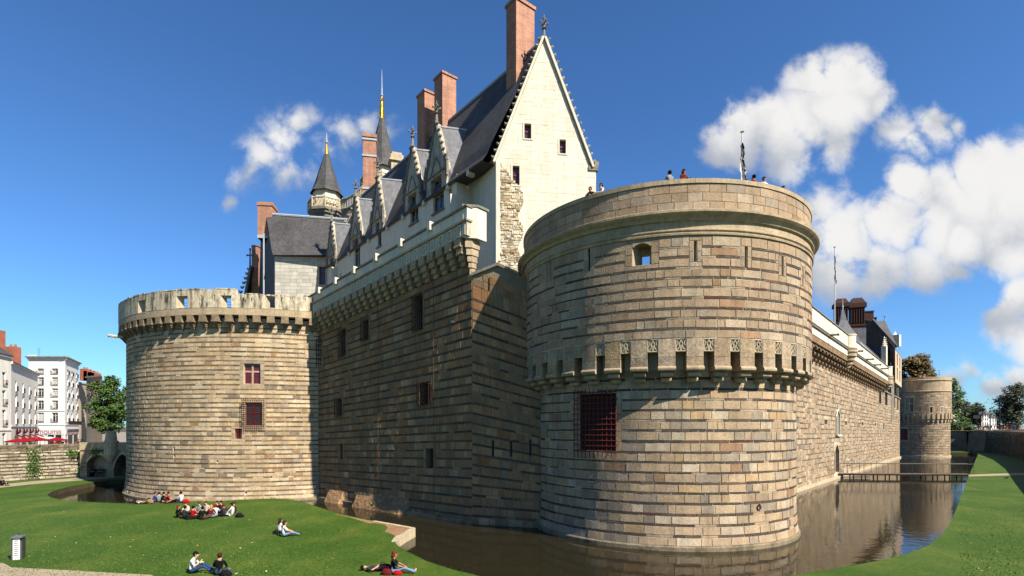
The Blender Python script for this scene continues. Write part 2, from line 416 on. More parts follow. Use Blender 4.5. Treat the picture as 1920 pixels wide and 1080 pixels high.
M['red_glass'] = material('red_leaded_glass', S(120, 34, 44), rough=.25, var=.25, vscale=5, courses=(1.0, .16, .12, .02, .35), spec=.5)
M['dark_glass'] = material('dark_glass', S(38, 44, 50), rough=.12, var=.3, vscale=2, fine=0, spec=.6)
M['leaded'] = material('leaded_glass', S(70, 62, 62), rough=.25, var=.2, vscale=4, courses=(1.0, .14, .12, .018, .4), spec=.5)
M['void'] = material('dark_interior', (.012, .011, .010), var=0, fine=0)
M['foot'] = material('waterline_stone', S(160, 144, 116), var=.3, vscale=.9, fine=.3, fscale=6, bump=.5, bscale=9, stain=(S(70, 66, 46), .9, .46, .25))
M['carved_white'] = material('carved_white', S(196, 186, 164, .6), var=.25, vscale=1.5, fine=.3, fscale=6, bump=.4, bscale=12, streak=.35, stain=(S(104, 98, 86), 1.2, .52, .3, .4))
M['cable'] = material('cable', S(112, 84, 64), var=.2)
M['gold'] = material('gilding', S(232, 170, 40), rough=.32, metallic=.85, var=.1)
M['wood'] = material('weathered_wood', S(120, 104, 88), var=.25, vscale=3, fine=.2)
M['steel'] = material('grey_steel', S(96, 96, 94), rough=.5, metallic=.5, var=.1)
M['white_paint'] = material('white_paint', S(228, 226, 220, .6), rough=.5, var=.05)
M['skin'] = None
M['tinted'] = material('tinted_cloth', attr=True, var=.12, vscale=9, fine=.1, rough=.9, spec=.1)
M['leaf'] = material('leaf', attr=True, var=.2, vscale=1.0, fine=0, rough=.6, spec=.25)
M['bark'] = material('bark', S(84, 70, 56), var=.3, vscale=2, bump=.5, bscale=8)
# ------------------------------------------------------------------ human figures: one continuous skinned body per pose
# joint: (name, parent, (x, y, z), radius, region)   regions: 0 skin, 1 top, 2 trousers, 3 shoes; figures face +Y
def skeleton(pose):
    J = []
    def j(n, p, c, r, g): J.append((n, p, c, r, g))
    def torso(pel, spine, chest, neck, head, hd=(0, .02)):
        j('pelvis', None, pel, .135, 2); j('spine', 'pelvis', spine, .125, 1); j('chest', 'spine', chest, .145, 1); j('neck', 'chest', neck, .055, 0)
        h = Vector(head); j('jaw', 'neck', h + Vector((0, hd[1], -.06)), .072, 0); j('head', 'jaw', h + Vector((0, 0, .03)), .1, 0); j('crown', 'head', h + Vector((0, -.01, .12)), .055, 0)
    def arm(s, sh, el, wr, ha): n = 'LR'[s > 0]; j('sh' + n, 'chest', sh, .062, 1); j('el' + n, 'sh' + n, el, .047, 1); j('wr' + n, 'el' + n, wr, .03, 0); j('ha' + n, 'wr' + n, ha, .036, 0); d = (Vector(ha) - Vector(wr)).normalized(); sd = Vector((s, 0, .2)); j('fi' + n, 'ha' + n, Vector(ha) + d * .09, .018, 0); j('th' + n, 'ha' + n, Vector(ha) + d * .03 - sd * .05, .014, 0)
    def leg(s, hip, kn, an, to): n = 'LR'[s > 0]; j('hip' + n, 'pelvis', hip, .098, 2); j('kn' + n, 'hip' + n, kn, .068, 2); j('an' + n, 'kn' + n, an, .046, 2); j('to' + n, 'an' + n, to, .042, 3)
    if pose == 'cross':
        torso((0, 0, .14), (0, .01, .34), (0, .03, .53), (0, .06, .67), (0, .10, .78))
        for s in (-1, 1): arm(s, (s * .18, .03, .58), (s * .27, .12, .36), (s * .14, .32, .26), (s * .08, .38, .25)); leg(s, (s * .1, .02, .12), (s * .36, .34, .17), (s * .02, .36, .07), (-s * .14, .40, .06))
    elif pose == 'knees':
        torso((0, 0, .14), (0, -.02, .35), (0, .03, .54), (0, .08, .68), (0, .13, .78))
        for s in (-1, 1): arm(s, (s * .18, .04, .58), (s * .24, .26, .44), (s * .1, .42, .40), (s * .03, .46, .38)); leg(s, (s * .1, .02, .12), (s * .13, .42, .44), (s * .12, .62, .08), (s * .13, .80, .05))
    elif pose == 'out':
        torso((0, 0, .14), (0, -.02, .35), (0, .01, .55), (0, .05, .69), (0, .09, .80))
        for s in (-1, 1): arm(s, (s * .18, .0, .60), (s * .24, .18, .40), (s * .16, .42, .30), (s * .14, .52, .24)); leg(s, (s * .1, .03, .12), (s * .12, .48, .16 + (.1 if s > 0 else 0)), (s * .11, .90, .07), (s * .12, .97, .17))
    elif pose == 'eat':
        torso((0, 0, .14), (0, -.03, .35), (0, .02, .55), (0, .08, .68), (0, .16, .77), (0, .03))
        for s in (-1, 1): arm(s, (s * .18, .03, .58), (s * .24, .16, .36), (s * .1, .32, .46), (s * .06, .36, .52) if s > 0 else (-.05, .38, .42)); leg(s, (s * .1, .03, .12), (s * .14, .46, .34), (s * .12, .80, .08), (s * .12, .97, .06))
    elif pose == 'lie':
        j('pelvis', None, (0, 0, .13), .13, 2); j('spine', 'pelvis', (0, -.22, .14), .12, 1); j('chest', 'spine', (0, -.42, .15), .14, 1); j('neck', 'chest', (0, -.60, .14), .055, 0); j('jaw', 'neck', (0, -.67, .16), .07, 0); j('head', 'jaw', (0, -.75, .14), .098, 0); j('crown', 'head', (0, -.83, .14), .055, 0)
        for s in (-1, 1): arm(s, (s * .18, -.48, .14), (s * .34, -.3, .10), (s * .2, -.1, .2), (s * .1, -.06, .25)); leg(s, (s * .1, .05, .12), (s * .13, .42, .34 if s > 0 else .16), (s * .12, .72 if s > 0 else .82, .07), (s * .12, .80 if s > 0 else .88, .16))
    elif pose == 'stand':
        torso((0, 0, .95), (0, .0, 1.12), (0, .01, 1.32), (0, .03, 1.47), (0, .05, 1.58))
        for s in (-1, 1): arm(s, (s * .19, .0, 1.38), (s * .26, .12, 1.12), (s * .16, .36, 1.10), (s * .12, .44, 1.11)); leg(s, (s * .1, 0, .92), (s * .11, .02, .5), (s * .11, -.02, .09), (s * .12, .14, .04))
    elif pose == 'walk':
        torso((0, 0, .94), (0, .01, 1.11), (0, .03, 1.31), (0, .05, 1.46), (0, .07, 1.57))
        for s in (-1, 1): arm(s, (s * .19, .02, 1.37), (s * .25, -s * .14, 1.10), (s * .24, -s * .22 + .1, .88), (s * .23, -s * .22 + .13, .80)); leg(s, (s * .1, 0, .92), (s * .1, s * .2 + .03, .5), (s * .1, s * .3 - .08, .1), (s * .1, s * .3 + .08, .05))
    elif pose == 'chair':
        torso((0, 0, .55), (0, -.02, .75), (0, .02, .94), (0, .06, 1.08), (0, .09, 1.19))
        for s in (-1, 1): arm(s, (s * .18, .02, .99), (s * .25, .12, .76), (s * .12, .34, .68), (s * .06, .4, .68)); leg(s, (s * .1, .03, .53), (s * .13, .45, .53), (s * .12, .46, .1), (s * .13, .62, .05))
    return J
POSES = {}
def make_poses():
    for pose in ('cross', 'knees', 'out', 'eat', 'lie', 'stand', 'walk', 'chair'):
        J = skeleton(pose); idx = {q[0]: i for i, q in enumerate(J)}
        me = bpy.data.meshes.new('pose'); me.from_pydata([tuple(q[2]) for q in J], [(idx[q[1]], i) for i, q in enumerate(J) if q[1]], [])
        ob = bpy.data.objects.new('pose', me); col.objects.link(ob)
        ob.modifiers.new('skin', 'SKIN'); sm = ob.modifiers.new('sub', 'SUBSURF'); sm.levels = 1; sm.render_levels = 1
        for i, q in enumerate(J):
            sv = me.skin_vertices[0].data[i]; sv.radius = (q[3], q[3]); sv.use_root = (i == 0)
        dg = bpy.context.evaluated_depsgraph_get(); ev = ob.evaluated_get(dg); em = ev.to_mesh()
        vs_ = [tuple(v.co) for v in em.vertices]; fs = [tuple(p.vertices) for p in em.polygons]; ev.to_mesh_clear()
        seg = [(Vector(q[2]), Vector(J[idx[q[1]]][2]) if q[1] else Vector(q[2]), q[4], q[3]) for q in J]; reg = []
        for v in vs_:
            v = Vector(v); best = None
            for a, b, g, r in seg:
                d = b - a; t = 0 if d.length < 1e-6 else max(0, min(1, (v - a).dot(d) / d.length_squared)); e = (v - a - d * t).length - r * .9
                if t > .75 and g == 0 and False: continue
                if best is None or e < best[0]: best = (e, g)
            reg.append(best[1])
        hd = [Vector(q[2]) for q in J if q[0] == 'head'][0]; nk = [Vector(q[2]) for q in J if q[0] == 'neck'][0]
        POSES[pose] = (vs_, fs, reg, hd, (hd - nk).normalized())
        bpy.data.objects.remove(ob); bpy.data.meshes.remove(me)
make_poses()
TXT_SHOP = text_mesh('ANTIQUITES', 1.05, .01)
SKIN = [S(214, 168, 140), S(200, 152, 122), S(182, 132, 104), S(224, 182, 156)]
def person(loc, rz, pose, top, legs, hair, label, group=None, long=False, shoes=None, skin=None, scale=1.0, bare=False, hat=None):
    vs_, fs, reg, hd, up = POSES[pose]; sk = skin or random.choice(SKIN); sh = shoes or S(60, 54, 50)
    root = thing('person', loc, label, 'person', group, rz); root.scale = (scale,) * 3
    mb = MB(); mb.v = list(vs_); mb.f = list(fs); mb.m = [0] * len(fs); mb.c = [(sk, top, legs, sh)[r] for r in reg]
    me = mb.mesh('body', M['tinted'], (0, 0, 0), True); share('body', me, root)
    g = MB(); fwd = Vector((0, 1, 0)); hc = hat or hair; lie = pose == 'lie'
    bk = Vector((0, -.035, .035)) if not lie else Vector((0, -.05, .0))
    g.ball(hd + bk, (.112, .115, .115), n=10, k=7, c=hc)
    if long:
        e = hd + Vector((0, -.09, -.16)); g.tube(hd + Vector((0, -.06, .02)), e, .1, .085, n=8, c=hair); g.tube(e, e + Vector((0, -.02, -.16)), .085, .04, n=8, c=hair)
    o = share('hair', g.mesh('hair', M['tinted'], (0, 0, 0), True), root)
    f = MB()      # nose, eyes and mouth on the front of the head
    if not lie:
        f.ball(hd + Vector((0, .105, -.01)), (.014, .022, .02), n=6, k=4, c=sk)
        for s in (-1, 1): f.ball(hd + Vector((s * .036, .088, .02)), (.014, .012, .009), n=6, k=4, c=S(40, 30, 26)); f.ball(hd + Vector((s * .1, .0, .0)), (.014, .024, .03), n=6, k=4, c=sk)
        f.ball(hd + Vector((0, .09, -.055)), (.025, .012, .008), n=6, k=4, c=S(150, 80, 74))
    else:
        f.ball(hd + Vector((0, .0, .1)), (.014, .02, .02), n=6, k=4, c=sk)
    share('face', f.mesh('face', M['tinted']), root)
    return root
# ------------------------------------------------------------------ the setting: ground, moat, lawn, paths
WZ = -0.55
def grass_material():
    mt = bpy.data.materials.new('lawn_grass'); mt.use_nodes = True; nt = mt.node_tree; N = nt.nodes; L = nt.links
    b = N['Principled BSDF']; b.inputs['Roughness'].default_value = .75; b.inputs['Specular IOR Level'].default_value = .15
    geo = N.new('ShaderNodeNewGeometry')
    def nz(sc, det, st=None, ro=.6):
        n = N.new('ShaderNodeTexNoise'); n.inputs['Scale'].default_value = sc; n.inputs['Detail'].default_value = det; n.inputs['Roughness'].default_value = ro
        v = geo.outputs['Position']
        if st:
            m = N.new('ShaderNodeVectorMath'); m.operation = 'MULTIPLY'; L.new(v, m.inputs[0]); m.inputs[1].default_value = st; v = m.outputs[0]
        L.new(v, n.inputs['Vector']); return n.outputs['Fac']
    def rp(f, stops):
        r = N.new('ShaderNodeValToRGB'); e = r.color_ramp.elements
        while len(e) < len(stops): e.new(.5)
        for x, (p, c) in zip(e, stops): x.position = p; x.color = (*c, 1)
        L.new(f, r.inputs[0]); return r.outputs[0]
    def mx(f, a, c, bl='MIX'):
        n = N.new('ShaderNodeMix'); n.data_type = 'RGBA'; n.blend_type = bl
        if isinstance(f, float): n.inputs[0].default_value = f
        else: L.new(f, n.inputs[0])
        L.new(a, n.inputs[6]); L.new(c, n.inputs[7]); return n.outputs[2]
    big = rp(nz(.16, 6), [(.34, S(62, 94, 24)), (.5, S(78, 108, 32)), (.68, S(102, 120, 46))])
    dry = rp(nz(.42, 8, (1, .6, 1)), [(.48, S(64, 96, 26)), (.62, S(108, 120, 50)), (.78, S(148, 138, 80))])
    c = mx(.38, big, dry)
    c = mx(1.0, c, rp(nz(5.0, 5), [(.28, (.62, .62, .62)), (.7, (1.32, 1.32, 1.25))]), 'MULTIPLY')
    c = mx(1.0, c, rp(nz(34.0, 3), [(.3, (.6, .6, .6)), (.7, (1.4, 1.4, 1.3))]), 'MULTIPLY')
    L.new(c, b.inputs['Base Color'])
    bp = N.new('ShaderNodeBump'); bp.inputs['Strength'].default_value = .8; bp.inputs['Distance'].default_value = .08
    L.new(nz(22.0, 4), bp.inputs['Height']); L.new(bp.outputs[0], b.inputs['Normal'])
    return mt
M['grass'] = grass_material()
M['soil'] = material('bare_soil', S(160, 124, 92), var=.25, vscale=1.5, fine=.25, fscale=12, bump=.5, bscale=14)
M['gravel'] = material('sandy_path', S(176, 160, 134), var=.15, vscale=.8, fine=.2, fscale=18, bump=.4, bscale=30)
M['paving'] = material('street_paving', S(160, 148, 132), var=.15, vscale=.3, fine=.15, fscale=4)
M['earth'] = material('earth', S(92, 84, 60), var=.3, vscale=.2)

def water_material():
    mt = bpy.data.materials.new('moat_water'); mt.use_nodes = True; nt = mt.node_tree; N = nt.nodes; L = nt.links
    b = N['Principled BSDF']; b.inputs['Base Color'].default_value = (.013, .0105, .0048, 1); b.inputs['Roughness'].default_value = .035
    b.inputs['IOR'].default_value = 1.33; b.inputs['Specular IOR Level'].default_value = .5
    geo = N.new('ShaderNodeNewGeometry')
    n1 = N.new('ShaderNodeTexNoise'); n1.inputs['Scale'].default_value = 1.3; n1.inputs['Detail'].default_value = 3
    n2 = N.new('ShaderNodeTexNoise'); n2.inputs['Scale'].default_value = 6.0; n2.inputs['Detail'].default_value = 2
    for n in (n1, n2): L.new(geo.outputs['Position'], n.inputs['Vector'])
    ad = N.new('ShaderNodeMath'); ad.operation = 'MULTIPLY_ADD'; L.new(n2.outputs['Fac'], ad.inputs[0]); ad.inputs[1].default_value = .22; L.new(n1.outputs['Fac'], ad.inputs[2])
    bp = N.new('ShaderNodeBump'); bp.inputs['Strength'].default_value = .02; bp.inputs['Distance'].default_value = .5
    L.new(ad.outputs[0], bp.inputs['Height']); L.new(bp.outputs[0], b.inputs['Normal'])
    return mt
M['water'] = water_material()

def sheet(name, pts, mat, **kw):
    mb = MB(); mb.add([Vector(p) for p in pts], [tuple(range(len(pts)))]); ob = mb.build(name, mat, **kw); ob['kind'] = 'structure'
    if ob.data.polygons[0].normal.z < 0: ob.data.flip_normals()
    return ob
MB().add([(-6000, -6000, -3.2), (6000, -6000, -3.2), (6000, 6000, -3.2), (-6000, 6000, -3.2)], [(0, 1, 2, 3)]).build('ground', M['earth'], kind='structure')
MB().add([(-75, 12, WZ), (150, 12, WZ), (150, 165, WZ), (-75, 165, WZ)], [(0, 1, 2, 3)]).build('moat_water', M['water'], kind='structure')

edge_px = [(300, 895), (262, 896.5), (235, 898), (205, 900), (180, 903), (152, 908), (130, 912.5), (108, 918), (94, 923.5), (89, 928), (94, 932), (108, 935.5), (130, 939), (180, 942),
           (240, 944), (320, 943), (400, 940), (470, 936), (515, 934.5), (540, 936), (570, 942), (610, 955), (640, 964), (700, 976.5), (775, 990),
           (758, 999), (744, 1008), (740, 1015), (745, 1022), (760, 1032), (800, 1052), (850, 1068), (900, 1080), (1000, 1104), (1100, 1122), (1220, 1128), (1340, 1113), (1480, 1080),
           (1560, 1067), (1640, 1053), (1700, 1039), (1742, 1022), (1768, 1000), (1783, 978), (1797, 945), (1812, 905), (1824, 875), (1834, 851.5), (1831, 849.5), (1822, 848.3), (1770, 847.6), (1690, 847)]
edge = [G(x, y) for x, y in edge_px]
outer = [(150, 150, 0), (260, 150, 0), (260, -40, 0), (-220, -40, 0), (-220, 92, 0), (-38, 92, 0)]
sheet('lawn', edge + [Vector(p) for p in outer], M['grass'])
# the lawn's cut bank down to the water: turf lip, earth below, stone edging at the near corner
mb = MB(); lip = MB()
for a, b in zip(edge[:-1], edge[1:]):
    mb.add([a + Vector((0, 0, -.05)), b + Vector((0, 0, -.05)), b + Vector((0, 0, -1.2)), a + Vector((0, 0, -1.2))], [(0, 1, 2, 3)])
    lip.add([a, b, b + Vector((0, 0, -.05)), a + Vector((0, 0, -.05))], [(0, 1, 2, 3)])
M['bank'] = material('cut_bank', S(84, 76, 52), var=.35, vscale=1.2, fine=.3)
mb.build('bank', M['bank'], kind='structure')
lip.build('lawn_lip', M['grass'], kind='structure')
# a fringe of longer blades hangs over the water's edge
random.seed(3); tuft = MB()
for a, b in zip(edge[5:-3], edge[6:-2]):
    d = b - a; n = int(min(d.length * 9, 260)); out = Vector((d.y, -d.x, 0)).normalized()
    for i in range(n):
        p = a + d * random.random(); t = out * random.uniform(-.10, .05); w = d.normalized() * random.uniform(.012, .03); h = random.uniform(.05, .14)
        lean = out * random.uniform(-.08, .08)
        k = random.uniform(.7, 1.25); cc = tuple(x * k for x in S(68, 104, 26))
        tuft.add([p + t - w, p + t + w, p + t + lean + Vector((0, 0, h))], [(0, 1, 2)], cc)
# and tufts all over the near lawn break its flatness
for i in range(42000):
    px = random.uniform(-40, 1960); py = 800 + 290 * random.random() ** .55 + 30
    if py < 905: continue
    p = G(px, py)
    if (px > 640 and px < 1800 and py < 1085) or (py < 950): continue
    k = random.uniform(.62, 1.3); cc = tuple(x * k for x in S(80, 114, 32)); a_ = random.random() * 6.28; w = Vector((cos(a_), sin(a_), 0)) * random.uniform(.012, .028); h = random.uniform(.025, .075)
    tuft.add([p - w, p + w, p + Vector((random.uniform(-.04, .04), random.uniform(-.04, .04), h))], [(0, 1, 2)], cc)
for i in range(520):      # fallen leaves, clover and daisies
    px = random.uniform(-40, 900) if random.random() < .7 else random.uniform(1500, 1960); py = 800 + 290 * random.random() ** .6
    if py < 950 or (px > 640 and px < 1800 and py < 1085): continue
    p = G(px, py) + Vector((0, 0, .03)); a_ = random.random() * 6.28; s_ = random.uniform(.03, .07); u_ = Vector((cos(a_), sin(a_), .3)) * s_; w_ = Vector((-sin(a_), cos(a_), .2)) * s_ * .7
    tuft.add([p - u_, p - w_, p + u_, p + w_], [(0, 1, 2, 3)], random.choice([S(190, 170, 90), S(150, 110, 50), S(220, 216, 200), S(120, 96, 50)]))
ob = tuft.build('grass', M['leaf'], kind='stuff'); ob['label'] = 'short green blades of grass over the lawn and its water edge'; ob['category'] = 'grass'

def strip(name, lo, hi, mat, z=.006):
    pts = [G(x, y) + Vector((0, 0, z)) for x, y in lo] + [G(x, y) + Vector((0, 0, z)) for x, y in reversed(hi)]
    return sheet(name, pts, mat)
strip('path', [(-160, 929), (0, 914.5), (60, 908), (140, 901.5), (200, 897), (240, 894)], [(-160, 921), (0, 908.5), (60, 902.5), (140, 896.5), (200, 892.5), (240, 890)], M['gravel'])
strip('path', [(-900, 1180), (-100, 1180), (330, 1180), (318, 1096), (285, 1079)], [(-900, 1040), (-60, 1047), (6, 1056), (22, 1064), (60, 1066), (285, 1078)], M['gravel'])
strip('path', [(1816, 893.5), (1920, 890.5), (2100, 884)], [(1816, 890), (1920, 886.5), (2100, 880)], M['gravel'])
strip('bare_earth', [(628, 963.5), (690, 975.5), (773, 990.3)], [(628, 964.2), (655, 970), (668, 974), (690, 981), (705, 981.5), (722, 984), (727, 990), (722, 997), (735, 1002), (743, 1006), (756, 998)][:], M['soil'], .008)
# stone edging round the near corner of the lawn
ks = [(640, 964.5), (700, 977), (775, 990.5), (757, 1000), (743, 1009), (739, 1016)]
mb = MB()
for (x0, y0), (x1, y1) in zip(ks[1:-1], ks[2:]):
    a, b = G(x0, y0), G(x1, y1); d = (b - a); nn = Vector((d.y, -d.x, 0)).normalized(); n = max(2, int(d.length / 1.1))
    if nn.x < 0: nn = -nn
    for i in range(n):
        p = a + d * (i / n + .004); mb.obox(p + Vector((0, 0, -.6)) - nn * .15, d * (1 / n - .008), nn * .3, (0, 0, .62 + random.uniform(-.02, .02)))
mb.build('kerb', M['dressed_light'], kind='structure')

# street levels beyond the moat walls
rw_px = [(2150, 1050), (2010, 1000), (1960, 955), (1920, 911), (1895, 880), (1870, 862.5), (1840, 851), (1800, 845), (1770, 843), (1690, 841.5), (1640, 841)]
rw = [G(x, y) + Vector((4.1, -2.9, 0)) for x, y in rw_px]      # the photograph's dark foot is wall and its shadow
RT = 5.0
def rtop(p): return 5.45
sheet('street', [Vector((p.x, p.y, 5.41)) for p in rw] + [Vector((60, 420, 5.41)), Vector((60, 2500, 5.41)), Vector((2600, 2500, 5.41)), Vector((2600, 10, 5.41))], M['paving'])
lw = [G(-420, 935), G(-120, 912), G(0, 903), G(120, 895.5), G(230, 889), G(330, 884)]
LT = 4.35
sheet('quay_street', [Vector((p.x, p.y, 2.6)) for p in lw] + [Vector((-40, 100, 2.6)), Vector((-40, 400, 2.6)), Vector((-500, 400, 2.6)), Vector((-500, 40, 2.6))], M['paving'])
# ------------------------------------------------------------------ stone palettes (albedo)
PAL_FRONT = [(S(197, 171, 137), 6), (S(188, 163, 130), 5), (S(178, 160, 136), 2.4), (S(196, 164, 121), 1.2), (S(178, 140, 108), .5), (S(208, 188, 158), 2.4), (S(158, 142, 122), 1)]
PAL_PALE = [(S(190, 164, 132), 5), (S(182, 156, 125), 4), (S(174, 156, 133), 1.8), (S(200, 178, 148), 2), (S(178, 142, 108), .4)]
PAL_LEFT = [(S(216, 190, 150), 5), (S(206, 179, 140), 4), (S(194, 173, 144), 2), (S(222, 201, 166), 2.4), (S(184, 148, 108), .6), (S(152, 136, 114), .6)]
PAL_DARK = [(S(98, 82, 66), 3), (S(84, 72, 60), 3), (S(114, 90, 64), 1.6), (S(92, 60, 44), .4)]
PAL_OCHRE = [(S(136, 110, 79), 3), (S(120, 99, 74), 3), (S(146, 117, 80), 1.6), (S(92, 80, 64), 1.4)]
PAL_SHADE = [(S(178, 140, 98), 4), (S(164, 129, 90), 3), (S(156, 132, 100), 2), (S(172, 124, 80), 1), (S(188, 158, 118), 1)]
PAL_RIGHT = [(S(192, 168, 136), 5), (S(182, 157, 125), 3), (S(172, 155, 131), 2), (S(204, 184, 154), 2), (S(184, 146, 108), .6), (S(148, 131, 110), .8)]
PAL_WHITE = [(S(242, 232, 208, .58), 5), (S(240, 229, 203, .58), 3), (S(243, 234, 212, .58), 3), (S(236, 225, 200, .58), 1.0)]

def bars(root, sf, r, nx, ny, off, name, mat, rad=.022, over=.25, kids=False):
    """A projecting window grille: upright and level bars on a surface, tied back to the wall."""
    ua, ub, va, vb = r
    g = MB()
    for i in range(4):
        u = ua if i % 2 else ub; v = lerp(va, vb, .12 if i < 2 else .88)
        g.tube(sf.pt(u, v, -.1), sf.pt(u, v, off), rad * 1.2, n=6)
    if kids:
        gr = bpy.data.objects.new(name, None); col.objects.link(gr); gr.parent = root; ORG[gr.name] = ORG[root.name]
        for i in range(4):
            u = ua if i % 2 else ub; v = lerp(va, vb, .12 if i < 2 else .88); MB().tube(sf.pt(u, v, -.1), sf.pt(u, v, off), rad * 1.2, n=6).build('tie', mat, gr)
    lst = []
    for i in range(nx):
        u = lerp(ua, ub, i / (nx - 1)); lst.append((sf.pt(u, va - over, off), sf.pt(u, vb + over * .5, off)))
    for j in range(ny):
        v = lerp(va, vb, j / (ny - 1)); pts = [sf.pt(lerp(ua - .06, ub + .06, k / 3), v, off + rad * 1.4) for k in range(4)]; lst.append(pts)
    for pts in lst:
        if kids: MB().path(pts, rad, n=6).build('bar', mat, gr)
        else: g.path(pts, rad, n=5)
    if not kids: gr = g.build(name, mat, root)
    return gr

def surround(root, sf, r, outer, mat, proud=.02, pal=None):
    """Dressed blocks filling between an opening and the courses cut round it: jamb stones, lintel and sill."""
    ua, ub, va, vb = r; oa, ob_, pa, pb = outer
    w = (ua - oa)
    def blk(a, b, p, q_, nm):
        c = stone(sf, a + .008, b - .008, p + .008, q_ - .008, proud, .012, pick(pal or PAL_PALE) if mat is M['stone'] else None, jit=.006)
        MB().add(c[0], c[1], c[2]).build(nm, mat, root)
    n = max(2, int((vb - va) / .5)); v = va
    for i in range(n):
        a, b = va + (vb - va) * i / n, va + (vb - va) * (i + 1) / n; e = random.uniform(0, .0)
        blk(oa - e, ua, a, b, 'jamb_stone'); blk(ub, ob_ + e, a, b, 'jamb_stone')
    if pb - vb > .05: blk(oa, ob_, vb, pb, 'lintel')
    if va - pa > .05: blk(oa, ob_, pa, va, 'sill')

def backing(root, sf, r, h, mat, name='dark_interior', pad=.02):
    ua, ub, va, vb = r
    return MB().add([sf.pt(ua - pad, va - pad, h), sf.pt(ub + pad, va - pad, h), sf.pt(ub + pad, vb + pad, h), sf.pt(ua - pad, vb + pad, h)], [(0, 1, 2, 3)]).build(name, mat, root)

def leaf_window(root, sf, r, h, nx, ny, frame, glass, fw=.06, name='window', mull=None, transom=.5):
    """A casement: frame bars, mullion, transom and one pane per light."""
    ua, ub, va, vb = r; f = MB()
    def bar(a, b, p, q_, d=.07): f.add(*_bx(sf, a, b, p, q_, h, h + d))
    bar(ua, ua + fw, va, vb); bar(ub - fw, ub, va, vb); bar(ua + fw, ub - fw, va, va + fw); bar(ua + fw, ub - fw, vb - fw, vb)
    us = [lerp(ua, ub, i / nx) for i in range(nx + 1)]; vs_ = [va, lerp(va, vb, transom), vb] if ny == 2 else [lerp(va, vb, j / ny) for j in range(ny + 1)]
    mw = (mull or fw) / 2
    for u in us[1:-1]: bar(u - mw, u + mw, va + fw, vb - fw, .09)
    for v in vs_[1:-1]: bar(ua + fw, ub - fw, v - mw, v + mw, .08)
    o = f.build(name, frame, root)
    for i in range(nx):
        for j in range(ny):
            MB().add([sf.pt(us[i] + .01, vs_[j] + .01, h + .01), sf.pt(us[i + 1] - .01, vs_[j] + .01, h + .01), sf.pt(us[i + 1] - .01, vs_[j + 1] - .01, h + .01), sf.pt(us[i] + .01, vs_[j + 1] - .01, h + .01)], [(0, 1, 2, 3)]).build('pane', glass, o)
    return o
def _bx(sf, a, b, p, q_, h0, h1):
    vs_ = [sf.pt(a, p, h0), sf.pt(b, p, h0), sf.pt(b, q_, h0), sf.pt(a, q_, h0), sf.pt(a, p, h1), sf.pt(b, p, h1), sf.pt(b, q_, h1), sf.pt(a, q_, h1)]
    return vs_, [(3, 2, 1, 0), (4, 5, 6, 7), (0, 1, 5, 4), (1, 2, 6, 5), (2, 3, 7, 6), (3, 0, 4, 7)]
def block(sf, a, b, p, q_, h0, h1): return MB().add(*_bx(sf, a, b, p, q_, h0, h1))

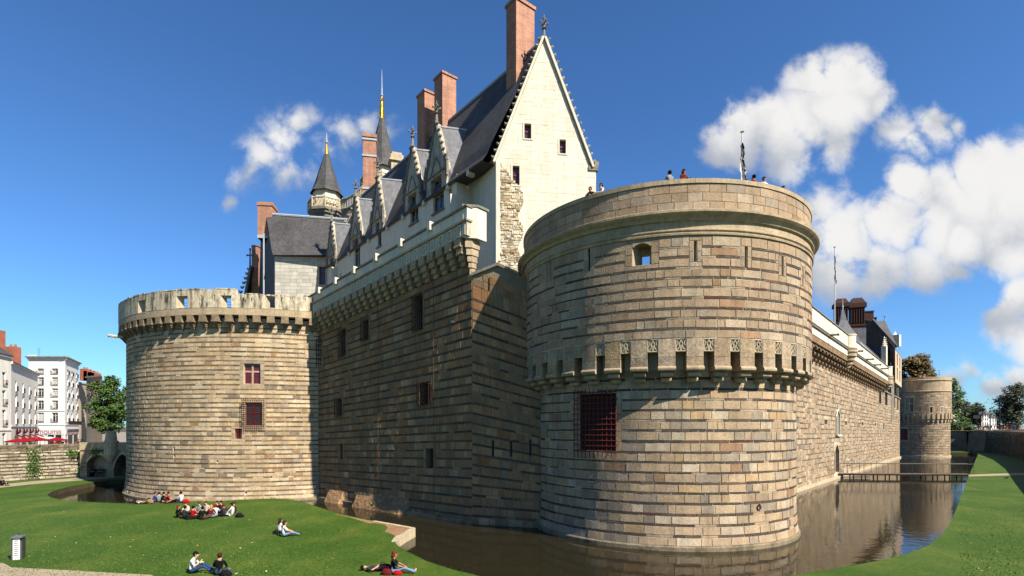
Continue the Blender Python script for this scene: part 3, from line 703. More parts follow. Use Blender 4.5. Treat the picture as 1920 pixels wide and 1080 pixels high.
# ------------------------------------------------------------------ the near round tower
def front_tower():
    random.seed(21)
    C = (10.87, 39.74); root = thing('round_tower', (C[0], C[1], WZ), 'big round stone tower with banded masonry standing in the moat, people on top', 'tower')
    RL = lambda z: 9.1 + (0.18 * max(0.0, (1.6 - z) / 2.1) ** 2 if z < 1.6 else 0)
    lo = Cyl(C, RL); hi = Cyl(C, 10.0); hi.Rr = 10.0
    WU = 14.6                                   # half arc that carries laid stones
    # --- lower drum
    rows = [(WZ - .1, WZ + .30, 'p')] + rows_of(WZ + .30, 9.9, .48, .13)
    gr = rect(lo, 1084, 738, 1155, 845)
    ga, gb = snap(rows, gr[2], gr[3]); gout = (gr[0] - .35, gr[1] + .35, ga, gb)
    mb = MB(); shell(mb, lo, -WU, WU, 1.7, 11.6, [gr], du=.8, dv=1.0, h=-.007, depth=.2); shell(mb, lo, -WU, WU, WZ - 1, 1.7, [], du=.8, dv=.25, h=-.012)
    shell(mb, lo, WU, 2 * pi * lo.Rr - WU, WZ - 1, 11.6, [], du=1.5, dv=4, h=-.007)
    mb.build('core', M['mortar'], root)
    backing(root, lo, gr, -.2, M['void'])
    st = courses(lo, -WU, WU, rows[1:], [gout], .42, 1.75, PAL_FRONT, PAL_DARK, fill=.84, dmul=(.7, 1.4), proud=.02, dproud=.016)
    surround(root, lo, gr, gout, M['stone'])
    mb = MB()      # the pale foot at the waterline
    mb.lathe(C, [(9.35, WZ - .6), (9.35, WZ + .22), (9.29, WZ + .30), (9.1, WZ + .31)], n=96); mb.build('plinth', M['foot'], root)
    bars(root, lo, (gr[0] - .06, gr[1] + .1, gr[2] - .02, gr[3] + .05), 11, 12, .3, 'grille', M['iron'], rad=.024, over=.45, kids=True)
    # --- upper drum with embrasure and arrow slits
    rows2 = rows_of(11.56, 17.28, .45, .12)
    win = rect(hi, 1186, 456, 1221, 497, R=10.0)
    slits = []
    for x, y0, y1 in ((990, 505, 545), (1032, 487, 526), (1104, 465, 508), (1304, 451, 491), (1399, 462, 502), (1467, 480, 518), (1505, 500, 537)):
        u, v1 = hi.uv(x, y0, R=10.0); v0 = hi.uv(x, y1, R=10.0)[1]; slits.append((u - .085, u + .085, v0, v1))
    holes = [win] + slits; outs = []
    for h in holes:
        a, b = snap(rows2, h[2], h[3]); e = .42 if h is win else .26; outs.append((h[0] - e, h[1] + e, a, b))
    mb = MB(); shell(mb, hi, -15.6, 15.6, 11.5, 17.4, holes, du=.7, dv=1.4, h=-.007, depth=1.3)
    shell(mb, hi, 15.6, 2 * pi * 10 - 15.6, 11.5, 17.4, [], du=1.5, dv=4, h=-.007)
    inn = Cyl(C, 8.72); inn.Rr = 10.0; shell(mb, inn, -31.4, 31.43, 11.4, 17.4, holes, du=1.0, dv=2, depth=.02)   # inner face of the gallery wall
    mb.lathe(C, [(9.0, 11.52), (9.97, 11.52)], n=64)                     # soffit over the machicolation
    mb.lathe(C, [(8.7, 13.9), (.01, 13.9)], n=48)
    ob = mb.build('core', M['mortar'], root)
    [backing(root, hi, (h[0], h[1], h[2], h[3]), -.16, M['void']) for i_, h in enumerate(slits) if i_ != 3]  # near-black sheets stand in for the unlit depth of the slits
    s2 = courses(hi, -15.6, 15.6, rows2, outs, .45, 1.8, PAL_PALE, PAL_DARK, fill=.8, dmul=(.7, 1.4), proud=.02, dproud=.016)
    for k in st: st[k] += s2[k]
    for h, o in zip(holes, outs): surround(root, hi, h, o, M['stone'])
    # arched head of the embrasure
    a, b, v0, v1 = win; mid = (a + b) / 2; arc = MB(); n = 10
    for i in range(n):
        t0, t1 = i / n, (i + 1) / n; z = lambda t: v1 - .22 * (2 * t - 1) ** 2 * 1.0
        for h0, h1 in ((-1.2, .03),):
            arc.add(*_bx(hi, lerp(a, b, t0), lerp(a, b, t1), min(z(t0), z(t1)) if False else (z(t0) + z(t1)) / 2, v1 + .02, h0, h1))
    arc.build('arch_head', M['dressed'], root)
    # splayed cheeks narrowing the embrasure to its inner light
    w = b - a; cheek = MB()
    for sgn in (0, 1):
        u0 = a if sgn == 0 else b; u1 = lerp(a, b, .36) if sgn == 0 else lerp(a, b, .86)
        P0 = [hi.pt(u0, v0, -.03), hi.pt(u0, v1, -.03), hi.pt(u1, v1, -1.0), hi.pt(u1, v0, -1.0)]
        cheek.add(P0 + [hi.pt(u0, v0, -1.3), hi.pt(u0, v1, -1.3), hi.pt(u1, v1, -1.3), hi.pt(u1, v0, -1.3)], [(0, 1, 2, 3), (3, 2, 6, 7), (0, 4, 5, 1)])
    cheek.add(*_bx(hi, a, b, lerp(v0, v1, .68), v1, -1.29, -.95)); cheek.build('splay', M['dressed'], root)
    # --- mouldings, cornice, parapet
    prof = [(9.97, 17.26), (10.10, 17.30), (10.12, 17.40), (10.05, 17.46), (10.13, 17.54), (10.13, 17.62), (10.03, 17.66), (10.0, 17.7), (10.0, 18.08),
            (10.13, 18.10), (10.17, 18.20), (10.20, 18.26), (10.36, 18.36), (10.45, 18.46), (10.46, 18.58), (10.30, 18.66), (9.98, 18.70)]
    MB().lathe(C, prof, n=128).build('cornice', M['dressed'], root)
    mb = MB().lathe(C, [(9.9, 18.6), (9.9, 20.22)], n=96); mb.lathe(C, [(9.45, 20.3), (9.45, 19.55)], n=96); mb.lathe(C, [(9.45, 19.62), (8.4, 19.62), (8.4, 18.9), (9.9, 18.9)], n=96)
    mb.build('parapet', M['mortar_dark'], root)
    pr = Cyl(C, 9.92); pr.Rr = 9.92
    rows3 = [(18.69, 19.2, 's'), (19.2, 19.71, 's'), (19.71, 20.2, 's')]
    s3 = courses(pr, -15.6, 15.6, rows3, [], .8, 1.5, PAL_PALE, None, joint=.006, proud=.045, ch=.008, jit=.004)
    emit(root, s3['stone'], 'parapet_stone', M['stone'], 'parapet_masonry', 130)
    cop = Cyl(C, 9.92); cop.Rr = 9.92; u = -16.0
    while u < 46:
        w = random.uniform(1.5, 2.0); mbc = MB(); n = 4
        for i in range(n): mbc.add(*_bx(cop, u + w * i / n, u + w * (i + 1) / n - (.01 if i == n - 1 else 0), 20.21, 20.46, -.5, .10))
        mbc.build('coping_stone', M['dressed'], root); u += w
    # --- machicolation: merlon blocks on stepped rolls, a carved panel over every slot
    n = 41; step = 2 * pi / n; a = MB(); O = (0, 0, 0); hw = .465 / 10
    unit = Cyl((0, -1e-9), 1.0)
    class Loc:   # local round surface about the tower axis, angle 0 along +X
        def pt(s, u, v, h): return Vector((h * cos(u), h * sin(u), v))
    lc = Loc()
    def arcbox(mb, w, z0, z1, r0, r1, k=3, c=None):
        for i in range(k): mb.add(*_bx(lc, lerp(-w, w, i / k), lerp(-w, w, (i + 1) / k), z0, z1, r0, r1), c=c)
    def roll(mb, w, z, r, rc):
        for i in range(3): mb.tube(lc.pt(lerp(-w, w, i / 3), z, rc), lc.pt(lerp(-w, w, (i + 1) / 3), z, rc), r, n=10)
    a_up = MB(); arcbox(a_up, hw, 10.52, 11.54, 8.95, 10.0); a_lo = MB(); arcbox(a_lo, hw, 9.98, 10.505, 8.95, 10.005)
    r1 = MB(); roll(r1, hw * 1.04, 9.86, .15, 9.98); arcbox(r1, hw * .98, 9.74, 9.975, 8.95, 9.95)
    roll(r1, hw * .74, 9.56, .14, 9.76); arcbox(r1, hw * .66, 9.44, 9.735, 8.95, 9.72)
    roll(r1, hw * .66, 9.27, .13, 9.44); arcbox(r1, hw * .58, 9.12, 9.43, 8.95, 9.40)
    cols = [S(184, 160, 128), S(194, 172, 142), S(186, 158, 120), S(172, 154, 130), S(180, 154, 124)]
    me_up = [a_up.mesh('merlon_block', material('merlon_stone', c, var=.28, vscale=1.8, fine=.28, fscale=7, bump=.8, bscale=9, streak=.25)) for c in cols]
    me_lo = [a_lo.mesh('merlon_foot', x.materials[0]) for x in me_up]
    me_r = r1.mesh('corbel', M['dressed'], smooth=False)
    pan = MB(); pw = step / 2 - hw - .0005
    k = 2
    for i in range(k): pan.add(*_bx(lc, lerp(-pw, pw, i / k), lerp(-pw, pw, (i + 1) / k), 10.80, 11.53, 9.74, 9.90))
    def loc2(x, y): return lc.pt(x * pw, 10.82 + y * .69, 9.94)
    pan.path([loc2(-.95, .02), loc2(-.95, .98), loc2(.95, .98), loc2(.95, .02), loc2(-.95, .02)], .035, n=5)
    for mir in (1, -1):     # flowing tracery: paired S curves meeting in a pointed flame
        pan.path([loc2(mir * x, y) for x, y in ((.9, .06), (.55, .2), (.25, .42), (.35, .62), (.12, .82), (0, .97))], .034, n=5)
        pan.path([loc2(mir * x, y) for x, y in ((.92, .95), (.6, .78), (.62, .58), (.86, .42))], .03, n=5)
        pan.path([loc2(mir * x, y) for x, y in ((.05, .05), (.14, .22), (.05, .38), (0, .55))], .03, n=5)
    me_p = pan.mesh('carved_panel', M['dressed_light'])
    for i in range(n):
        t = lo.a0 + (i + .32) * step; q_ = (t - lo.a0 + pi) % (2 * pi) - pi
        if abs(q_) > 1.75: continue
        share('merlon_block', random.choice(me_up), root, (0, 0, -WZ), t); share('merlon_foot', random.choice(me_lo), root, (0, 0, -WZ), t)
        share('corbel', me_r, root, (0, 0, -WZ), t); share('carved_panel', me_p, root, (0, 0, -WZ), t + step / 2)
    mb = MB(); mb.lathe(C, [(9.6, 11.54), (9.6, 10.2)], n=40, a0=lo.a0 + 1.75, a1=lo.a0 + 2 * pi - 1.75); mb.lathe(C, [(9.0, 10.0), (9.99, 10.2), (9.99, 11.54)], n=40, a0=lo.a0 + 1.75, a1=lo.a0 + 2 * pi - 1.75)
    mb.build('rear_ring', M['dressed'], root)
    emit(root, st['stone'], 'stone', M['stone'], 'stonework', 300, inframe)
    emit(root, st['slate'], 'slate', M['slate_strip'], 'slatework', 300, inframe)
    # mooring ring
    u, v = lo.uv(1422, 951); p = lo.pt(u, v, .06); mbr = MB(); nn = lo.nrm(u, v); s_ = Vector((-nn.y, nn.x, 0))
    mbr.path([p + s_ * .15 * cos(t * pi / 6) + Vector((0, 0, .15 * sin(t * pi / 6))) for t in range(13)], .028, n=6); mbr.tube(lo.pt(u, v + .15, -.05), lo.pt(u, v + .15, .12), .05); mbr.build('mooring_ring', M['iron_dark'], root)
    return C
FT = front_tower()

# ------------------------------------------------------------------ the left round tower
def left_tower():
    random.seed(31)
    C = (-27.5, 68.06); root = thing('round_tower', (C[0], C[1], WZ), 'broad pale round tower behind the seated groups, crown of pointed corbels and weathered parapet', 'tower')
    RL = lambda z: 17.6 + (.28 * ((2.2 - z) / 2.75) ** 2 if z < 2.2 else 0)
    lo = Cyl(C, RL); lo.Rr = 17.6; hi = Cyl(C, 18.29); hi.Rr = 18.29
    UA, UB = -27.2, 12.0
    rows = rows_of(WZ + .25, 16.6, .325, .115)
    w1 = rect(lo, 457, 682, 488, 720); w2 = rect(lo, 460, 755, 491, 798); w3 = rect(lo, 440, 804, 453, 823)
    holes = [w1, w2, w3]; outs = []
    for h, e in zip(holes, (.35, .35, .3)):
        a, b = snap(rows, h[2] - .25, h[3] + .25); outs.append((h[0] - e, h[1] + e, a, b))
    ol = []
    for x, y0, y1 in ((326, 838, 846), (407, 863, 866), (508, 892, 896), (462, 921, 925), (327, 853, 858)):
        u, v1 = lo.uv(x, y0); v0 = lo.uv(x, y1)[1]; ol.append((u - .1, u + .1, v0, v1))
    mb = MB(); oh = [h for h in holes + ol if h[2] > 2.3]; oz = [h for h in ol if h[2] <= 2.3]; shell(mb, lo, UA, UB, 2.3, 16.9, oh, du=1.0, dv=2, h=-.007, depth=.7); shell(mb, lo, UA, UB, WZ - 1, 2.3, oz, du=1.0, dv=.3, h=-.012, depth=.7)
    shell(mb, lo, UB, UA + 2 * pi * 17.6, WZ - 1, 16.9, [], du=2.5, dv=6, h=-.007); mb.build('core', M['mortar'], root)
    for h in holes + ol: backing(root, lo, h, -.71, M['void'])
    st = courses(lo, UA, UB, rows, outs + ol, .36, 1.25, PAL_LEFT, PAL_OCHRE, joint=.012, fill=.9, proud=.018)
    for h, o in zip(holes, outs): surround(root, lo, h, o, M['stone'])
    leaf_window(root, lo, w1, -.28, 2, 2, M['dressed'], M['red_glass'], fw=.05, mull=.16, transom=.62)
    leaf_window(root, lo, w2, -.3, 2, 2, M['red_paint'], M['leaded'], fw=.09, mull=.14, transom=.55)
    bars(root, lo, (w2[0] - .22, w2[1] + .22, w2[2] - .1, w2[3] + .2), 13, 14, .3, 'grille', M['iron_dark'], rad=.02, over=.3)
    bars(root, lo, w3, 5, 7, -.1, 'grille', M['iron'], rad=.022, over=.0)
    MB().lathe(C, [(17.98, WZ - .6), (17.98, WZ + .16), (17.86, WZ + .26), (17.6, WZ + .27)], n=120).build('plinth', M['foot'], root)
    emit(root, st['stone'], 'stone', M['stone'], 'stonework', 300, inframe); emit(root, st['slate'], 'slate', M['slate_strip'], 'slatework', 300, inframe)
    # corbels: blocks with stepped points below
    class Loc:
        def pt(s, u, v, h): return Vector((h * cos(u), h * sin(u), v))
    lc = Loc(); cb = MB(); hw = .325 / 18.29
    cb.add(*_bx(lc, -hw, hw, 16.50, 17.06, 17.5, 18.29)); cb.add(*_bx(lc, -hw * 1.08, hw * 1.08, 16.42, 16.52, 17.5, 18.35))
    for i, (f, z0, z1, r) in enumerate(((.8, 16.28, 16.42, 18.22), (.62, 16.13, 16.27, 18.10), (.45, 15.98, 16.12, 17.98), (.28, 15.84, 15.97, 17.86), (.14, 15.72, 15.83, 17.74))):
        cb.add(*_bx(lc, -hw * f, hw * f, z0 + .03, z1, 17.5, r)); cb.add(*_bx(lc, -hw * f * .88, hw * f * .88, z0, z0 + .03, 17.5, r - .05))
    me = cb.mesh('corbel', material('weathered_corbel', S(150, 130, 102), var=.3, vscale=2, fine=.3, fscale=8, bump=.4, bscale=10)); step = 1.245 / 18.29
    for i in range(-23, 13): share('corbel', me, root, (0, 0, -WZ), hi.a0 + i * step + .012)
    # ring band over the corbels, weathered white parapet with embrasures
    a0, a1 = hi.a0 - 1.6, hi.a0 + 1.1
    mb = MB(); mb.lathe(C, [(17.5, 17.05), (18.27, 17.05), (18.29, 17.08), (18.29, 17.72)], n=90, a0=a0, a1=a1); mb.build('band', M['dressed'], root)
    emb = [rect(hi, *r, R=18.29) for r in ((259, 563, 273, 588), (331, 555, 352, 577), (414, 554, 434, 577), (498, 555, 516, 577))]
    sl = []
    for x in (377, 402, 456, 472, 529, 545):
        u, v1 = hi.uv(x, 553 if x < 450 else 558, R=18.29); v0 = hi.uv(x, 564 if x < 450 else 566, R=18.29)[1]; sl.append((u - .055, u + .055, v0, v1))
    ustep = hi.u_of(446, 18.29); TZ1, TZ2 = 19.44, 19.02
    mb = MB()
    for ua, ub, tz in ((-29.0, ustep, TZ1), (ustep, 14, TZ2)):
        hs = [h for h in emb + sl if ua < h[0] < ub]
        shell(mb, hi, ua, ub, 17.72, tz, hs, du=.9, dv=1, h=.02, depth=.5)
        n = 40     # inner face and uneven top
        for i in range(n):
            x0, x1 = lerp(ua, ub, i / n), lerp(ua, ub, (i + 1) / n)
            mb.add([hi.pt(x0, tz, .02), hi.pt(x1, tz, .02), hi.pt(x1, tz, -.48), hi.pt(x0, tz, -.48)], [(0, 1, 2, 3)])
    mb.build('parapet', M['white_worn'], root)
    mb = MB()
    for i in range(120):   # broken top course
        u = random.uniform(-28, 13); tz = TZ1 if u < ustep else TZ2; w = random.uniform(.3, .9)
        if u < ustep < u + w: continue
        mb.add(*_bx(hi, u, u + w, tz - .02, tz + random.uniform(.03, .12), -.45, random.uniform(.0, .05)))
    mb.build('top_course', M['white_worn'], root)
    MB().lathe(C, [(17.6, 17.7), (.1, 17.7)], n=60).build('terrace', M['paving'], root)
    rail = MB()
    for z in (17.95, 18.2, 18.45):
        rail.path([hi.pt(u, z, -.95) for u in [lerp(-22, 6, i / 40) for i in range(41)]], .022, n=4)
    rail.build('railing', M['steel'], root)
    # splayed jambs of the embrasures narrow them to the right
    sp = MB()
    for a, b, v0, v1 in emb:
        um = lerp(a, b, .36)
        sp.add([hi.pt(a, v0, .015), hi.pt(a, v1, .015), hi.pt(um, v1, -.46), hi.pt(um, v0, -.46), hi.pt(a, v0, -.49), hi.pt(a, v1, -.49)], [(0, 3, 2, 1), (3, 4, 5, 2)])
        sp.add(*_bx(hi, a, b, lerp(v0, v1, .86), v1, -.47, -.2))
    sp.build('splay', M['dressed_light'], root)
    # gargoyle at the far left edge
    g = MB(); p = hi.pt(hi.u_of(223.5, 18.29), 17.0, 0); d = Vector((-.94, -.34, 0)).normalized(); up = Vector((0, 0, 1))
    p = p + Vector((0, 0, -.95)); g.tube(p - d * .4, p + d * .35, .17, .15, n=7); g.tube(p + d * .35, p + d * .75 + up * .05, .14, .17, n=7); g.ball(p + d * .85 + up * .06, (.2, .16, .15)); g.tube(p + d * .9 - up * .02, p + d * 1.12 - up * .08, .1, .05, n=6); g.tube(p + d * .3 - up * .1, p + d * .45 - up * .28, .06, n=5)
    g.build('gargoyle', M['dressed_light'], root)
    return root, lo, hi, C
LTW, LT_LO, LT_HI, LT_C = left_tower()
# ------------------------------------------------------------------ the shaded curtain wall and the short wall beside the near tower
def curtain():
    random.seed(41)
    A = P(597, 800, 52.6); B = P(885, 800, 39.0); root = thing('curtain_wall', (A.x, A.y, WZ), 'high shaded curtain wall with barred windows between the two big towers', 'wall')
    d = Vector((B.x - A.x, B.y - A.y, 0)); L0 = d.length
    sf = Plane(A, B, WZ, lambda u: 1 + .155 * u / L0); L = sf.L; u0 = -1.2
    rows = rows_of(.0, 18.05, .46, .135)
    win = [(778, 553, 792, 619), (639, 618, 648, 668), (681, 601, 691, 637), (595, 637, 603, 684), (787, 717, 806, 759), (798, 841, 812, 878), (632, 748, 641, 780), (637, 832, 643, 861), (596, 882, 600, 902)]
    holes = [rect(sf, *w) for w in win]; outs = []
    for h in holes:
        a, b = snap(rows, h[2] - .12, h[3] + .12); outs.append((h[0] - .26, h[1] + .26, a, b))
    mb = MB(); shell(mb, sf, u0, L, -1, 18.2, holes, du=2, dv=3, h=-.006, depth=.6)
    end = MB()
    mb.build('core', M['mortar_dark'], root)
    for h in holes: backing(root, sf, h, -.61, M['void'])
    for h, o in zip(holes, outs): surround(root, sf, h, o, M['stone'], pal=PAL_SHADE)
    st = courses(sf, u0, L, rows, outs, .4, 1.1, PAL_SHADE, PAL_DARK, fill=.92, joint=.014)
    emit(root, st['stone'], 'stone', M['stone'], 'stonework', 300); emit(root, st['slate'], 'slate', M['slate_strip'], 'slatework', 300)
    for i, (nx, ny) in ((0, (6, 16)), (1, (5, 12)), (2, (5, 9)), (3, (4, 10)), (4, (7, 11)), (6, (4, 8))):
        h = holes[i]; bars(root, sf, (h[0] - .1, h[1] + .1, h[2], h[3]), nx, ny, .22, 'grille', M['iron_dark'], rad=.022, over=.2)
    # corbels carrying the frieze and parapet
    n = 21
    for i in range(n):
        u = lerp(.35, L - .7, i / (n - 1)); g = MB()
        for z0, z1, h1, w in ((17.55, 18.06, .84, .33), (17.15, 17.55, .66, .3), (16.8, 17.15, .44, .26), (16.5, 16.8, .24, .2)):
            g.add(*_bx(sf, u - w, u + w, z0 + .02, z1, -.02, h1)); 
            g.tube(sf.pt(u - w, z0 + .06, h1 - .05), sf.pt(u + w, z0 + .06, h1 - .05), .09, n=8)
        g.build('corbel', M['dressed'], root)
    n = 46; u = -.8; w = (L + 1.0) / n
    back = block(sf, -.8, L + .25, 18.07, 18.95, -.1, .80).build('frieze', M['carved_white'], root)
    for i in range(n):
        a = u + i * w; g = MB()
        if i % 2 == 0:
            g.add(*_bx(sf, a + .02, a + .09, 18.14, 18.88, .80, .86)); g.add(*_bx(sf, a + w - .09, a + w - .02, 18.14, 18.88, .80, .86)); g.add(*_bx(sf, a + .09, a + w - .09, 18.8, 18.88, .8, .86)); g.add(*_bx(sf, a + .09, a + w - .09, 18.14, 18.22, .8, .86))
            for s_ in (1, -1):
                cx = a + w / 2; pts = [(s_ * .15, .1), (s_ * .02, .22), (s_ * -.1, .38), (s_ * .08, .5), (s_ * .14, .6)]
                g.path([sf.pt(cx + x, 18.18 + y, .84) for x, y in pts], .03, n=4)
        else:
            for k in range(3): g.add(*_bx(sf, a + w * (.2 + .25 * k), a + w * (.3 + .25 * k), 18.14, 18.88, .8, .845))
        g.build('frieze_panel', M['white_stone'], back)
    block(sf, -.8, L + .35, 18.95, 19.08, -.1, .95).build('string_course', M['dressed'], root)
    n = 16; pl = L + 1.1
    for i in range(n):
        a = -.8 + pl * i / n; c = stone(sf, a + .006, a + pl / n - .006, 19.085, 19.80, .80, .008, S(236, 228, 206, .6), back=.3, jit=.003); MB().add(c[0], c[1], c[2]).build('parapet_stone', M['ashlar'], root)
    block(sf, -.8, L + .36, 19.805, 19.93, .2, .93).build('coping', M['grey_carved'], root)
    for x in (615, 646, 681, 722, 769, 823):
        uu = sf.uv(x, 500)[0]; block(sf, uu - .16, uu + .16, 19.55, 20.12, .7, 1.1).build('parapet_block', M['white_stone'], root)
    # the corner block that ends the parapet, on a stack of corbels
    c0 = sf.pt(L - .1, 0, 0); g = MB()
    rt = Vector((.985, .17, 0))                            # the return turns to face the sun
    def cb(z0, z1, a, b, c): g.obox(Vector((c0.x, c0.y, 0)) + sf.n * a - rt * .0 + Vector((0, 0, z0)), rt * b, -sf.n * c, (0, 0, z1 - z0))
    zz = lambda v: WZ + v * 1.155
    cb(zz(18.0), zz(19.93), .82, 1.05, .95); g.build('corner_pier', M['white_stone'], root)
    g = MB(); cb(zz(19.935), zz(20.08), .9, 1.2, 1.1); g.build('pier_cap', M['grey_carved'], root)
    g = MB()
    for k, (z0, z1, a, b) in enumerate(((17.45, 17.98, .72, .82), (17.0, 17.42, .58, .66), (16.6, 16.97, .44, .52), (16.25, 16.57, .3, .4), (15.6, 16.2, .16, .3))): cb(zz(z0), zz(z1), a * .85, b * .62, a * .85 + .2)
    g.build('corner_corbel', M['dressed'], root)
    # lamp and two thin cables down the wall
    for x in (710, 814):
        u = sf.uv(x, 700)[0]; MB().tube(sf.pt(u, .6, .06), sf.pt(u, 18.0, .06), .016, n=5).build('cable', M['cable'], root)
    u, v = sf.uv(852, 606); g = MB(); g.box(sf.pt(u, v, .15), (.28, .22, .16)); g.tube(sf.pt(u, v, 0), sf.pt(u, v, .2), .03); g.build('floodlight', M['steel'], root)
    # rubble footing that juts out at the waterline
    us_ = [sf.uv(x, 930)[0] for x in (612, 652, 664, 768)]
    for a, b, hh in ((us_[0], us_[1], 1.15), (us_[2], us_[3], 1.25)):
        g = MB(); nu, nv = int((b - a) / .16), 12; V = []; rj = {}
        for i in range(nu + 1):
            for k in range(nv + 1):
                s_ = k / nv; e = min(1.0, min(i, nu - i) / 4.0); o0 = lerp(.95, .0, s_) * e + (random.uniform(-.03, .03) if 0 < k < nv else 0)
                V.append(sf.pt(lerp(a, b, i / nu), lerp(-.5, hh, s_) + random.uniform(-.012, .012), max(.0, o0)))
        for i in range(nu):
            for k in range(nv):
                q0 = i * (nv + 1) + k; c = pick(PAL_SHADE); g.add([V[q0], V[q0 + nv + 1], V[q0 + nv + 2], V[q0 + 1]], [(0, 1, 2, 3)], c)
        g.build('rubble_footing', M['stone'], root)
    block(sf, -.5, L, -.6, .28, -.1, .3).build('footing', M['foot'], root)
    # a fern on the footing
    g = MB(); q_ = sf.pt(sf.uv(721, 930)[0], .5, 1.3)
    for i in range(40):
        a = random.random() * 6.28; l = random.uniform(.2, .6); t = Vector((cos(a) * l * .6, sin(a) * l * .6, l * random.uniform(-.4, .8))); s_ = Vector((-sin(a), cos(a), 0)) * .05
        g.add([q_ - s_, q_ + s_, q_ + t], [(0, 1, 2)], S(70, 104, 30))
    g.build('fern', M['leaf'], org=q_, label='small green fern on the rubble footing at the waterline', category='fern')
    return sf
CW = curtain()

def short_wall():
    random.seed(43)
    A = CW.pt(CW.L, 0); B = P(1026, 800, 37.4)
    root = thing('buttress_wall', (A.x, A.y, WZ), 'short wall with pitched stone cap wedged between the shaded curtain wall and near tower', 'wall')
    sf = Plane(A, B, WZ, lambda u: 1.155 - .03 * u); top = lambda u: (6.6 + (800 - (518 - 15 * min(1, u / 2.0) + max(0, u - 2.0) * 13)) * .039 - WZ) / sf.k(u)
    L = sf.L; rows = rows_of(0, 15.2, .5, .15); rows = [r for r in rows]
    mb = MB(); n = 12
    for i in range(n):
        a, b = L * i / n, L * (i + 1) / n
        mb.add([sf.pt(a, -1, -.006), sf.pt(b, -1, -.006), sf.pt(b, top(b), -.006), sf.pt(a, top(a), -.006)], [(0, 1, 2, 3)])
    mb.build('core', M['mortar_dark'], root)
    sl = [rect(sf, *r) for r in ((916, 522, 918, 546), (923, 826, 926, 856), (957, 826, 960, 856), (993, 824, 996, 856))]
    allst = {'stone': [], 'slate': []}
    r0 = [r for r in rows if r[1] < top(0) - .05]
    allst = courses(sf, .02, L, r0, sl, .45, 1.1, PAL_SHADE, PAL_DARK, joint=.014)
    v = r0[-1][1]     # stones under the pitched cap
    while v < 16:
        a = [u for u in [L * i / 60 for i in range(61)] if top(u) > v + .52]
        if not a: break
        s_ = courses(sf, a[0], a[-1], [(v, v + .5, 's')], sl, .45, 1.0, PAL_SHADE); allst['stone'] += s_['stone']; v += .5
    emit(root, allst['stone'], 'stone', M['stone'], 'stonework', 200); emit(root, allst['slate'], 'slate', M['slate_strip'], 'slatework', 200)
    for i, h in enumerate(sl): block(sf, h[0], h[1], h[2], h[3], -.1, .035).build('slit', M['void'], root)
    for a, b in ((0.0, 2.0), (2.0, 3.6)):
        g = MB(); g.add([sf.pt(a, top(a), -.5), sf.pt(b, top(b), -.5), sf.pt(b, top(b), .16), sf.pt(a, top(a), .16), sf.pt(a, top(a) + .2, -.5), sf.pt(b, top(b) + .2, -.5), sf.pt(b, top(b) + .2, .14), sf.pt(a, top(a) + .2, .14)],
            [(3, 2, 1, 0), (4, 5, 6, 7), (0, 1, 5, 4), (1, 2, 6, 5), (2, 3, 7, 6), (3, 0, 4, 7)]); g.build('cap_stone', M['grey_carved'], root)
    return sf
SW = short_wall()

